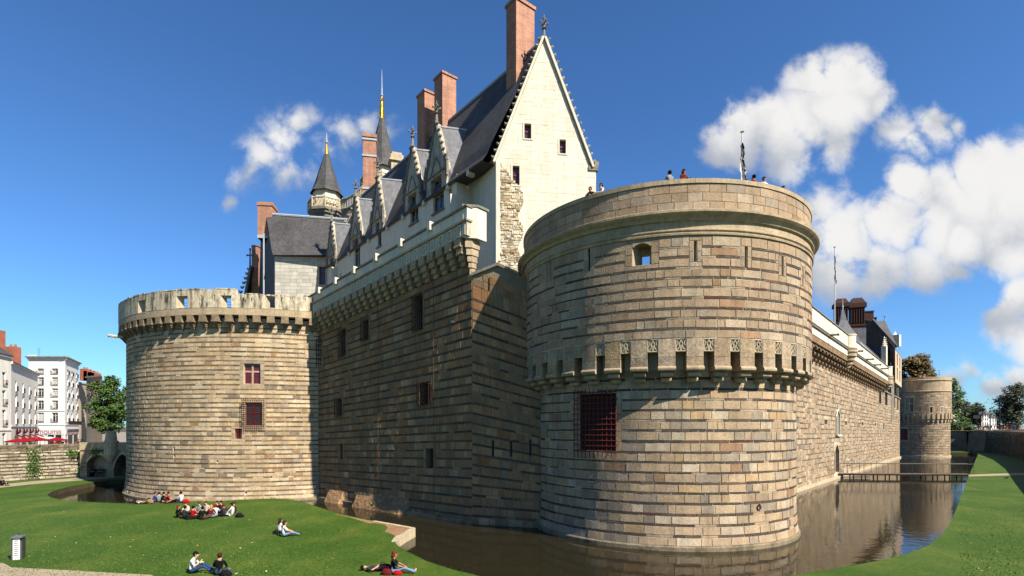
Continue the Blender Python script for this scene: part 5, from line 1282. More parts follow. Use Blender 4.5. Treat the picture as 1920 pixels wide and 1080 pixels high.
    # far left gable rake with crockets
    g = MB(); p0, p1 = rp(FL, .0), rp(FL, 1.0); dd = p1 - p0; g.obox(p0 + FD * .0 - FD * .1, dd, FD * .6, Vector((0, 0, .45))); rk = g.build('rake', M['grey_carved'], root)
    for i in range(11): o = share('crocket', CROCKET, rk, p0 + dd * ((i + .5) / 11) + Vector((0, 0, .55)) + FD * .3 - ORG[rk.name]); o.scale = (1.5,) * 3
    # ---- dormers
    for k, (t, w, top, s0, s1, ww, mu) in enumerate(specs):
        uc = tU(t); h0 = .92; ga = top - 2.0; sh = s1 + .35      # gable apex, shoulder
        g = MB(); hw = w / 2
        pl = [(uc - hw, EAVE - .1), (uc - hw, sh), (uc, ga), (uc + hw, sh), (uc + hw, EAVE - .1)]
        # front with its window cut out: two jambs, a head and the gable
        for q_ in ([(uc - hw, EAVE - .1), (uc - ww / 2, EAVE - .1), (uc - ww / 2, s1), (uc - hw, s1)], [(uc + ww / 2, EAVE - .1), (uc + hw, EAVE - .1), (uc + hw, s1), (uc + ww / 2, s1)], [(uc - hw, s1 + .002), (uc + hw, s1 + .002), (uc + hw, sh), (uc, ga), (uc - hw, sh)]):
            g.prism([FACE.pt(x, y, h0 + .25) for x, y in q_], -FACE.n * .55)
        dm = g.build('dormer', M['carved_white'], root)
        leaf_window(dm, FACE, (uc - ww / 2, uc + ww / 2, s0, s1), h0 - .28, 2 if mu else 1, 2, M['grey_carved'], M['dark_glass'], fw=.12, mull=.2, name='window')
        block(FACE, uc - ww / 2 - .15, uc + ww / 2 + .15, s0 - .18, s0, h0 - .1, h0 + .18).build('sill', M['grey_carved'], dm)
        g = MB()
        for s_ in (-1, 1):
            a, b = FACE.pt(uc + s_ * hw * 1.05, sh, h0 + .3), FACE.pt(uc, ga + .15, h0 + .3); g.tube(a, b, .15, .12, n=6)
            for i in range(7): p = a.lerp(b, (i + .4) / 7) + FACE.d * s_ * .2 + Vector((0, 0, .12)); g.ball(p, (.17, .17, .15), n=6, k=4)
            # slim pinnacles on the shoulders
            q_ = FACE.pt(uc + s_ * hw * 1.1, s1 - .6, h0 + .3); g.box(q_, (.26, .26, 1.5), .66); g.tube(q_ + Vector((0, 0, 1.5)), q_ + Vector((0, 0, 2.6)), .17, .03, n=6); g.ball(q_ + Vector((0, 0, 1.55)), (.2, .2, .08), n=6, k=4)
            # small blind tracery in the gable
            g.path([FACE.pt(uc + s_ * hw * .5, sh + .1, h0 + .28), FACE.pt(uc + s_ * hw * .3, sh + .9, h0 + .28), FACE.pt(uc, sh + 1.7, h0 + .28)], .06, n=5)
        g.tube(FACE.pt(uc - hw * 1.1, sh - .05, h0 + .3), FACE.pt(uc + hw * 1.1, sh - .05, h0 + .3), .1, n=6); finial(g, FACE.pt(uc, ga + .05, h0 + .2), top - ga + .3, .17)
        g.build('carving', M['grey_carved'], dm)
        # its own little roof running back into the main slope
        zr = ga - .35
        def back(z): f = (z - EAVE + .1) / (RIDGE - EAVE + .1); return f
        fz = back(zr); rb_ = rp(t, max(.16, fz)); fr = FACE.pt(uc, zr, h0)
        g = MB()
        for s_ in (-1, 1):
            e_f = FACE.pt(uc + s_ * hw, sh - .3, h0); fe = back(sh - .3); e_b = rp(t - s_ * hw, max(.1, fe)); g.add([fr, rb_, e_b, e_f], [(0, 1, 2, 3)])
            g.add([e_f, e_b, FACE.pt(uc + s_ * hw, EAVE - .1, h0)], [(0, 1, 2)])
        dr = g.build('dormer_roof', M['roof_light'], dm); MB().tube(fr + Vector((0, 0, .04)), rb_ + Vector((0, 0, .04)), .11, n=6).build('dormer_ridge', M['lead'], dr)
    # ---- chimneys
    rdp = lambda t: rd + FD * t
    chimney(root, rdp(3.1) + FACE.n * .35, 1.55, 2.3, 38.6, 47.9, FD, M['brick'], .3)
    chimney(root, rdp(17.9), 1.9, 1.9, 40.2, 48.6, FD, M['brick'], .25); chimney(root, rdp(22.2), 1.9, 1.9, 40.2, 48.6, FD, M['brick'], .25)
    c = P(693.5, 300, 85.5); ch = chimney(root, c, 2.0, 2.0, 38, 53.0, Vector((1, .2, 0)), M['brick'], .5)
    for z in (44.2, 49.4, 52.0):
        g = MB(); ax = Vector((.98, .196, 0)); ay = Vector((-.196, .98, 0)); g.obox(Vector((c.x, c.y, z)) - ax * 1.12 - ay * 1.12, ax * 2.24, ay * 2.24, (0, 0, .28)); g.build('chimney_band', M['lead'], ch)
palace()

# ------------------------------------------------------------------ lower wing with its slate roof
def wing():
    random.seed(83)
    Y = 82.0; root = thing('palace_wing', (P(570, 800, Y).x, Y, 15), 'lower white wing with grey slate roof and red-framed window behind the left tower', 'building')
    sf = Plane(P(515.5, 800, Y), P(626, 800, Y + .6), 0); L = sf.L; ev = 6.6 + .321 * Y
    w = rect(sf, 598.5, 500, 610, 534)
    mb = MB(); shell(mb, sf, 0, L, 15, ev, [w], du=3, dv=3, h=-.02, depth=.35); mb.build('wall', M['white_stone'], root)
    rows = [(20 + .55 * i, 20 + .55 * (i + 1), 's') for i in range(int((ev - 20) / .55))]
    st = courses(sf, 0, L, rows, [(w[0] - .2, w[1] + .2, w[2] - .3, w[3] + .3)], .8, 1.5, [(S(226, 220, 202), 3), (S(214, 208, 190), 2), (S(202, 198, 184), 1.5)], joint=.012, proud=.012, ch=.004, jit=.003)['stone']; emit(root, st, 'ashlar_block', M['ashlar'], 'ashlar', 200)
    leaf_window(root, sf, w, -.25, 1, 2, M['red_paint'], M['dark_glass'], fw=.16, transom=.66)
    for x0, x1, y0, y1 in ((w[0] - .2, w[0], w[2] - .25, w[3] + .25), (w[1], w[1] + .2, w[2] - .25, w[3] + .25), (w[0], w[1], w[3], w[3] + .25), (w[0], w[1], w[2] - .25, w[2])): block(sf, x0, x1, y0, y1, -.05, .06).build('window_surround', M['dressed_light'], root)
    # roof with a slight kick
    rY = Y + 5.0; rz = 6.6 + .396 * rY
    eL, eR = P(512, 478, Y - .6), P(640, 478, Y - .6); rL, rR = P(499, 402, rY), P(652, 413, rY); mL, mR = eL.lerp(rL, .22), eR.lerp(rR, .22); mL.z -= .55; mR.z -= .55
    g = MB().add([eL, eR, mR, mL, rR, rL], [(0, 1, 2, 3), (3, 2, 4, 5)]); g.add([rL, rR, rR + Vector((0, 5, -7)), rL + Vector((0, 5, -7))], [(0, 1, 2, 3)]); g.add([eL, eR, eR + Vector((0, 1, -.05)), eL + Vector((0, 1, -.05))], [(3, 2, 1, 0)])
    rf = g.build('roof', M['roof'], root); MB().tube(rL + Vector((0, 0, .08)), rR + Vector((0, 0, .08)), .22, n=6).build('ridge', M['lead'], rf)
    # slate-hung end wall on the left and the chimney that rides it
    q_ = [P(515.5, 560, Y), P(515.5, 478, Y), P(512, 478, Y - .6), P(499, 402, rY), P(491, 402, rY + 1.5), P(490, 560, rY + 3)]
    g = MB().add([P(515.4, 640, Y), P(515.4, 479, Y), P(498.6, 402.5, rY), P(490, 402.5, rY + 4.5), P(483, 640, rY + 8)], [(0, 1, 2, 3, 4)]); g.build('slate_hung_wall', material('slate_hanging', S(104, 106, 108), var=.15, vscale=.6, streak=.2), root)
    c = P(501.5, 395, rY + .8); chimney(root, c, 2.25, 2.4, 6.6 + .352 * rY, 6.6 + .419 * rY, Vector((1, .1, 0)), M['brick'], .55)
    p = P(494.5, 640, Y + 1.6); MB().tube(Vector((p.x, p.y, 17)), Vector((p.x, p.y, 6.6 + .37 * Y)), .12, n=6).build('drainpipe', M['lead'], root)
    return root
wing()

def rear_gable():
    Y = 92.0; root = thing('rear_gable', (P(470, 800, Y).x, Y, 17), 'small slate roof with crocketed rake and stone cross peeping over the left tower', 'roof')
    a, b, c, d = P(452, 552, Y), P(470, 500, Y), P(484, 502, Y + 3), P(490, 556, Y + 3)
    g = MB().add([P(451, 600, Y), b, c, P(491, 600, Y + 3)], [(0, 1, 2, 3)]); g.add([P(451, 600, Y), b, P(462, 600, Y + 6)], [(0, 2, 1)]); g.build('slope', M['roof'], root)
    rk = MB(); rk.tube(a + Vector((0, 0, -4)), b + Vector((0, 0, .2)), .28, .22, n=6); rk = rk.build('rake', M['grey_carved'], root)
    for i in range(6): o = share('crocket', CROCKET, rk, a.lerp(b, (i + .2) / 6) + Vector((-.16, 0, .1)) - ORG[rk.name]); o.scale = (1.7,) * 3
    g = MB(); p = b + Vector((-.1, 0, .1)); g.tube(p, p + Vector((0, 0, 2.8)), .16, .1, n=6); g.obox(p + Vector((-.5, -.1, 1.75)), (1.0, 0, 0), (0, .2, 0), (0, 0, .22)); g.ball(p + Vector((0, 0, 2.9)), .2); g.ball(p + Vector((-.5, 0, 1.86)), .18); g.ball(p + Vector((.5, 0, 1.86)), .18); g.build('cross', M['grey_carved'], root)
    ch = P(480.5, 500, Y + 2); chimney(root, ch, 1.05, 1.2, 28, 6.6 + .338 * (Y + 2), Vector((1, 0, 0)), M['brick'], .12)
rear_gable()

# ------------------------------------------------------------------ stair turrets with slate spires
def spire(px, Y, r, zb, zs, zt, zg, zn, label, crown=False):
    c = P(px, 800, Y); root = thing('stair_turret', (c.x, c.y, 20), label, 'turret', 'slate spires behind the palace roof')
    n = 8; a0 = .25
    MB().lathe(c, [(r * .82, 22), (r * .82, zb - 2.2)], n=n, a0=a0, a1=a0 + 2 * pi).build('shaft', M['white_stone'], root)
    g = MB().lathe(c, [(r * .82, zb - 2.3), (r * .95, zb - 2.0), (r * .95, zb - 1.7), (r * 1.08, zb - 1.4), (r * 1.1, zb - 1.1), (r * 1.2, zb - .9), (r * 1.2, zb - .5), (r * 1.1, zb - .4)], n=n, a0=a0, a1=a0 + 2 * pi); g.build('cornice', M['grey_carved'], root)
    g = MB()      # open traceried balustrade
    for i in range(n):
        t0, t1 = a0 + 2 * pi * i / n, a0 + 2 * pi * (i + 1) / n; p0 = Vector((c.x + r * 1.15 * cos(t0), c.y + r * 1.15 * sin(t0), zb - .5)); p1 = Vector((c.x + r * 1.15 * cos(t1), c.y + r * 1.15 * sin(t1), zb - .5))
        g.tube(p0, p0 + Vector((0, 0, 1.9)), .16, n=6); g.tube(p0 + Vector((0, 0, 1.65)), p1 + Vector((0, 0, 1.65)), .14, n=6); g.tube(p0 + Vector((0, 0, .1)), p1 + Vector((0, 0, .1)), .14, n=6)
        for k in range(4):
            a, b = p0.lerp(p1, k / 4), p0.lerp(p1, (k + 1) / 4); m_ = (a + b) / 2; g.path([a + Vector((0, 0, .1)), m_ + Vector((0, 0, 1.2)), b + Vector((0, 0, .1))], .07, n=4); g.path([a + Vector((0, 0, 1.6)), m_ + Vector((0, 0, .7)), b + Vector((0, 0, 1.6))], .06, n=4)
    g.build('balustrade', M['dressed_light'], root)
    MB().lathe(c, [(r * .86, zb - .5), (r * .86, zs)], n=n, a0=a0, a1=a0 + 2 * pi).build('drum', M['white_stone'], root)
    MB().lathe(c, [(r * 1.06, zs - .15), (r * .93, zs + .5), (r * .78, zs + 1.6), (.42, zt)], n=n, a0=a0, a1=a0 + 2 * pi).build('roof', M['roof'], root)
    g = MB()
    if crown:
        g.lathe(c, [(.46, zt - .6), (.36, zt + .3), (.13, zg - .2), (.09, zg)], n=8)
        for k in range(4):
            z = lerp(zt, zg - .5, k / 3.4); rr = lerp(.5, .22, k / 3.4)
            for i in range(6): t = i * pi / 3 + k * .3; d = Vector((cos(t), sin(t), 0)); p = Vector((c.x, c.y, z)); g.tube(p + d * rr * .6, p + d * (rr + .3) + Vector((0, 0, .3)), .09, .04, n=5); g.ball(p + d * (rr + .32) + Vector((0, 0, .26)), .1, n=6, k=4)
    else: g.lathe(c, [(.46, zt - .5), (.38, zt - .1), (.12, zg - .3), (.1, zg)], n=8)
    g.build('gilt_crown', M['gold'], root)
    g = MB(); p = Vector((c.x, c.y, zg)); g.ball(p + Vector((0, 0, .1)), (.3, .3, .2), n=8, k=4); g.tube(p, Vector((c.x, c.y, lerp(zg, zn, .5))), .16, .1, n=6); g.tube(Vector((c.x, c.y, lerp(zg, zn, .5))), Vector((c.x, c.y, zn)), .09, .02, n=5); g.build('needle', M['lead'], root)
z = lambda py, Y: 6.6 + (800 - py) / 1000 * Y
spire(612.5, 97, 2.75, z(394, 97), z(364, 97), z(290, 97), z(268, 97), z(248, 97), 'slate spire turret with pierced balustrade left of the tall brick chimney')
spire(716, 100, 3.3, z(352, 100), z(322, 100), z(223, 100), z(180, 100), z(130, 100), 'tallest slate spire with gilded leafy crown rising behind the palace roof', True)
def rear_bits():
    root = thing('gallery', (P(665, 800, 95).x, 95, 25), 'curved stone gallery with pierced balustrade between the spire turret and the palace roof', 'gallery')
    pts = [P(x, y, Y) for x, y, Y in ((640, 375, 94), (652, 372, 93), (664, 365, 92.3), (676, 354, 91.8), (690, 340, 91.5))]
    g = MB(); w = MB()
    for a, b in zip(pts[:-1], pts[1:]):
        g.tube(a, b, .2, n=6); g.tube(a - Vector((0, 0, 1.7)), b - Vector((0, 0, 1.7)), .2, n=6)
        for k in range(4): m_ = a.lerp(b, k / 4); g.tube(m_, m_ - Vector((0, 0, 1.7)), .11, n=5); m2 = a.lerp(b, (k + .5) / 4); g.path([m_ - Vector((0, 0, .9)), m2 - Vector((0, 0, .25)), a.lerp(b, (k + 1) / 4) - Vector((0, 0, .9))], .07, n=4)
        w.add([a - Vector((0, 0, 1.75)), b - Vector((0, 0, 1.75)), b - Vector((0, 0, 12)), a - Vector((0, 0, 12))], [(0, 1, 2, 3)])
    g.build('balustrade', M['dressed_light'], root); w.build('wall', M['grey_carved'], root)
    c = P(743, 300, 90); r2 = thing('dormer_turret', (c.x, c.y, 38), 'small pale stone chimney turret just above the palace ridge, right of the tall spire', 'turret')
    g = MB().box((c.x, c.y, 38), (1.9, 1.9, 13), .35); g.build('shaft', M['dressed_light'], r2)
    g = MB().box((c.x, c.y, 51.0), (2.5, 2.5, .35), .35); g.box((c.x, c.y, 51.35), (2.1, 2.1, .7), .35); g.box((c.x, c.y, 52.05), (1.6, 1.6, .5), .35); g.build('cap', M['dressed_light'], r2)
    g = MB()
    for k in range(5):
        for j in range(3): g.ball((c.x + cos(.35) * (-.6 + .6 * j) + .33, c.y + sin(.35) * (-.6 + .6 * j) - .95, 45 + k * 1.1), (.2, .1, .35), n=6, k=4)
    g.build('piercing', M['grey_carved'], r2)
rear_bits()
# ------------------------------------------------------------------ the hall behind the right wall
def right_hall():
    random.seed(91)
    root = thing('great_hall', (P(1640, 800, 118).x, 118, 15), 'dark gabled hall with steep roof and pinnacles behind the far end of the right wall', 'building')
    M['shade_toned_wall'] = material('shade_toned_render', S(112, 98, 84), var=.3, vscale=.8, fine=.25, streak=.4)  # the gable's shade is put into this darker wall colour
    # shaded gable end: from the ridge the rake runs down to the right
    a, b = P(1612, 800, 121), P(1678.5, 800, 113.0); sf = Plane(a, b, 0); r = lambda x, y: sf.pt(*sf.uv(x, y))
    q_ = [r(1612, 740), r(1678.5, 740), r(1678.5, 651), r(1637, 603), r(1622, 600), r(1612, 622)]
    g = MB().add(q_, [(0, 1, 2, 3, 4, 5)]); g.build('gable_wall', M['shade_toned_wall'], root)
    # long sunlit side beyond, seen edge on
    c = P(1690.5, 800, 128); s2 = Plane(b, c, 0); zt = q_[2].z; zb = 16.0
    wl = [(lerp(0, s2.L, t0), lerp(0, s2.L, t0 + .17), z0, z0 + 2.6) for t0 in (.22, .62) for z0 in (17.0, 20.0)]
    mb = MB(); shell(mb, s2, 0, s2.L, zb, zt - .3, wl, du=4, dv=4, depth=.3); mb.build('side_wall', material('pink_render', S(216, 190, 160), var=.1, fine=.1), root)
    for h in wl: block(s2, h[0], h[1], h[2], h[3], -.3, -.24).build('window', M['white_paint'], root)
    # roof: slope over the sunlit side with a hip knob and dormer
    rk = r(1637, 603); far = s2.pt(s2.L, zt, .5); e0 = s2.pt(-.3, zt, .5)
    ridge = P(1659, 601, 122); tip = P(1671, 627, 127)
    g = MB().add([rk, e0, far, tip, ridge], [(0, 1, 2, 3, 4)]); g.prism([q_[3] + sf.n * .25, q_[2] + sf.n * .25 + Vector((0, 0, -.1)), q_[2] + sf.n * .25 + Vector((.3, 0, .5)), q_[3] + sf.n * .25 + Vector((0, 0, .6))], -sf.n * .6); g.build('roof', M['roof'], root)
    g = MB(); finial(g, ridge, 1.5, .12); g.build('roof_knob', M['lead'], root)
    d = P(1680, 640, 119); g = MB().box((d.x, d.y, d.z - 1.2), (1.0, 1.6, 2.6), .6); g.prism([d + Vector((-.6, 0, 1.4)), d + Vector((.6, .4, 1.4)), d + Vector((0, .2, 2.3))], (.8, 1.2, 0)); g.build('dormer', M['white_stone'], root)
    # brick stack at the ridge
    for x0, x1, y0, y1 in ((1620, 1635, 586, 606), (1635, 1641, 598, 608)):
        p = P((x0 + x1) / 2, y1, 121); w = (x1 - x0) * .121; g = MB().box((p.x, p.y, p.z - 3), (w, 1.4, (y1 - y0) * .121 + 3), -.3); g.box((p.x, p.y, p.z + (y1 - y0) * .121 + .01), (w + .2, 1.6, .25), -.3); g.build('ridge_stack', M['brick_old'], root)
    # lower lean-to roofs and gothic bays with pinnacles
    g = MB().add([r(1621, 645), r(1668, 655), sf.pt(*sf.uv(1672, 690), 2.5), sf.pt(*sf.uv(1620, 668), 2.5)], [(0, 1, 2, 3)]); g.build('lean_to_roof', M['roof'], root)
    for x, y0, y1 in ((1658, 627, 700), (1671, 643, 715)):
        p = P(x, y1, 112 if x < 1665 else 119); h = (y1 - y0) * .107; g = MB().box((p.x, p.y, p.z - 2), (.9, .9, h * .72 + 2), .7); g.tube(p + Vector((0, 0, h * .72)), p + Vector((0, 0, h)), .5, .05, n=6)
        for k in range(5): 
            for s_ in (-1, 1): g.ball(p + Vector((s_ * (.45 - k * .07), -.2, h * (.74 + k * .05))), .14, n=5, k=4)
        g.build('pinnacle', M['white_stone'] if x < 1665 else M['grey_carved'], root)
    for x0, x1, y0, y1 in ((1662, 1668, 665, 712), (1673, 1677, 680, 715)):
        p0, p1 = sf.uv(x0, y1), sf.uv(x1, y0); block(sf, p0[0], p1[0], p0[1], p1[1], .9, 1.1).build('tall_window', M['dark_glass'], root)
        for t in (.33, .66): block(sf, p0[0], p1[0], lerp(p0[1], p1[1], t), lerp(p0[1], p1[1], t) + .2, 1.1, 1.18).build('transom', M['grey_carved'], root)
    g = MB(); pa, pb = sf.uv(1656, 720), sf.uv(1678, 690); g.add(*_bx(sf, pa[0], pb[0], 8, pb[1] - 2.5, .2, 1.0)); g.build('bay', M['grey_carved'], root)
    # old brick chimney stacks with ribbed shafts
    for x0, x1, y0, yb, Y, lab in ((1563.5, 1589, 561, 640, 108, 'ribbed dark brick chimney stack right behind the thin flagpole'), (1592, 1620, 560, 650, 110, 'ribbed dark brick chimney stack standing against the dark gable')):
        w = (x1 - x0) / 1000 * Y; p = P((x0 + x1) / 2, yb, Y); h = (yb - y0) / 1000 * Y; t = thing('chimney_stack', (p.x, p.y, p.z), lab, 'chimney', 'brick chimney stacks behind the right wall'); d = w * .8; rz = -.35; ca, sa = cos(rz), sin(rz)
        g = MB().box(p - Vector((0, 0, 5)), (w * .86, d, h * .45 + 5), rz); g.build('base', M['brick_old'], t)
        g = MB().box(p + Vector((0, 0, h * .452)), (w * .78, d * .85, h * .34), rz); g.build('shaft', M['brick_old'], t)
        g = MB()
        for i in range(6):
            o = -w * .36 + w * .72 * i / 5; g.box(p + Vector((ca * o + sa * d * .46, sa * o - ca * d * .46, h * .48)), (.13, .16, h * .29), rz)
        g.build('rib', M['brick_old'], t)
        g = MB().box(p + Vector((0, 0, h * .41)), (w * .98, d * 1.08, .2), rz); g.box(p + Vector((0, 0, h * .795)), (w * .98, d * 1.1, h * .09), rz); g.build('band', M['brick_old'], t)
        q0 = p + Vector((0, 0, h * .886)); ax = Vector((ca, sa, 0)); ay = Vector((-sa, ca, 0)); wa, da = w * .46, d * .5; vb = [q0 + ax * x * wa + ay * y * da for x, y in ((-1, -1), (1, -1), (1, 1), (-1, 1))]; vt = [q0 + ax * x * wa * .55 + ay * y * da * .6 + Vector((0, 0, h * .114)) for x, y in ((-1, -1), (1, -1), (1, 1), (-1, 1))]
        MB().add(vb + vt, [(0, 1, 5, 4), (1, 2, 6, 5), (2, 3, 7, 6), (3, 0, 4, 7), (4, 5, 6, 7)]).build('hood', M['brick_old'], t)
        if x0 > 1590: MB().box(P(1608, 655, 109.4) - Vector((0, 0, 3)), (2.6, 1.5, 7.2), -.3).build('slate_base', M['roof_light'], t)
    # bell-cast pavilion roof with its finial
    c = P(1581, 640, 100); t = thing('pavilion_roof', (c.x, c.y, c.z), 'grey pointed pavilion roof with flared eaves behind the white parapet turret', 'roof'); H = z(582, 100) - c.z
    vsq = []; prof = [(3.8, -2.5), (2.6, .8), (1.5, 2.4), (.8, 3.8), (.28, H)]
    MB().lathe((c.x - .1, c.y), [(rr, c.z + zz) for rr, zz in prof], n=4, a0=.5, a1=.5 + 2 * pi).build('slope', M['roof_light'], t); g = MB().tube((c.x - .1, c.y, c.z + H - .2), (c.x - .1, c.y, c.z + H + 2.6), .14, .03, n=6); g.ball((c.x - .1, c.y, c.z + H + .6), .2, n=6, k=4); g.build('finial', M['lead'], t)
    # long slate roof descending behind the parapet
    p = [P(1583, 616, 99), P(1655, 682, 112), P(1655, 720, 112), P(1585, 690, 99)]; t = thing('slate_roof', (p[0].x, p[0].y, 15), 'low slate roof with pale ridge just above the right parapet', 'roof')
    q2 = [x + Vector((4, 4, 0)) for x in p]; MB().add(p + q2, [(0, 3, 2, 1), (0, 1, 5, 4)]).build('slope', M['roof'], t); MB().tube(p[0], p[1], .22, n=6).build('ridge', M['lead'], t)
right_hall()

# ------------------------------------------------------------------ flags
def flag(px, y0, yb, Y, w, fx, fy0, fy1, label, dark, fw):
    b = P(px, yb, Y); root = thing('flagpole', (b.x, b.y, b.z), label, 'flagpole'); h = (yb - y0) / 1000 * Y
    g = MB().tube(b - Vector((0, 0, 1.2)), b + Vector((0, 0, h)), w, w * .7, n=8); g.ball(b + Vector((0, 0, h)), (w * 2.4, w * 2.4, w * .9), n=10, k=4); g.build('pole', M['white_paint'], root)
    g = MB(); n, k = 22, 10; zt, zb = z(fy0, Y), z(fy1, Y); random.seed(px); V = []
    for j in range(n + 1):
        t = j / n; ww = fw * (.35 + .75 * t) * (1 + .12 * sin(t * 14))
        for i in range(k + 1): s_ = i / k; V.append((b.x - fw * .35 + ww * s_ + .05 * sin(t * 9), b.y - .12 - .06 * sin(s_ * 3.0 * pi + t * 2), lerp(zt, zb, t + .04 * sin(s_ * 6))))
    Fa = [(j * (k + 1) + i, (j + 1) * (k + 1) + i, (j + 1) * (k + 1) + i + 1, j * (k + 1) + i + 1) for j in range(n) for i in range(k)]
    for (f, (j, i)) in zip(Fa, [(j, i) for j in range(n) for i in range(k)]):
        if dark == 0: blk = (j // 2 + i // 3) % 4 == 0
        else:
            blk = (i >= 6 or (j < 9 and i < 2)) and not (random.random() < .2)
            if not blk and random.random() < .08: blk = True
        c = S(24, 24, 28) if blk else S(226, 224, 220); g.add([V[q] for q in f], [(0, 1, 2, 3)], c)
    g.build('flag', M['tinted'], root)
flag(1391.5, 247, 345, 33.5, .055, 1392, 273, 352, 'white pole with black and white flag hanging limp on the near tower', 1, .5)
flag(1565, 463, 622, 84, .09, 1563, 482, 532, 'tall thin white flagpole with pale limp flag behind the right parapet', 0, .42)

# ------------------------------------------------------------------ town houses on the left
def house(name, label, faces, zb, zt, wallmat, rows_, roof=None, balcony=True, group='town houses across the street'):
    """faces: list of (A, B, columns); rows_: list of (sill, head) heights above the street."""
    root = thing(name, (faces[0][0].x, faces[0][0].y, zb), label, 'house', group)
    for A, B, cols, opts in faces:
        sf = Plane(A, B, zb); L = sf.L; hs = []
        ww = opts.get('w', 1.1)
        for s0, s1 in rows_:
            for cx in cols: hs.append((L * cx - ww / 2, L * cx + ww / 2, s0, s1))
        mb = MB(); shell(mb, sf, 0, L, -1.5, zt - zb, hs, du=L, dv=zt, depth=.3); wl = mb.build('wall', wallmat, root)
        for h in hs:
            block(sf, h[0] - .02, h[1] + .02, h[2] - .02, h[3] + .02, -.31, -.27).build('glass', M['dark_glass'], root)
            f = MB(); fw = .1
            for x0, x1, y0, y1 in ((h[0], h[0] + fw, h[2], h[3]), (h[1] - fw, h[1], h[2], h[3]), ((h[0] + h[1]) / 2 - .05, (h[0] + h[1]) / 2 + .05, h[2], h[3]), (h[0] + fw, h[1] - fw, h[3] - fw, h[3]), (h[0] + fw, h[1] - fw, lerp(h[2], h[3], .66), lerp(h[2], h[3], .66) + .07)): f.add(*_bx(sf, x0, x1, y0, y1, -.26, -.18))
            # a closed curtain or blind behind some panes
            wn = f.build('window', M['white_paint'], root)
            if random.random() < .55: block(sf, h[0] + fw, lerp(h[0], h[1], random.choice((.35, .5, .9))), h[2] + .1, h[3] - .1, -.268, -.262).build('curtain', M['white_paint'], wn)
            block(sf, h[0] - .12, h[1] + .12, h[2] - .1, h[2] - .004, -.05, .06).build('sill', M['white_paint'], wn)
            if balcony:
                g = MB(); n = 6
                for i in range(n + 1): u = lerp(h[0] - .1, h[1] + .1, i / n); g.tube(sf.pt(u, h[2], .2), sf.pt(u, h[2] + .8, .2), .022, n=4)
                g.tube(sf.pt(h[0] - .1, h[2] + .8, .2), sf.pt(h[1] + .1, h[2] + .8, .2), .03, n=4); g.tube(sf.pt(h[0] - .1, h[2] + .1, .2), sf.pt(h[1] + .1, h[2] + .1, .2), .03, n=4); g.build('balcony', M['iron_dark'], wn)
        block(sf, -.1, L + .1, zt - zb - .35, zt - zb, .0, .25).build('cornice', wallmat, root)
        for zz in opts.get('bands', ()): block(sf, 0, L, zz, zz + .22, .0, .1).build('string_course', wallmat, root)
    return root
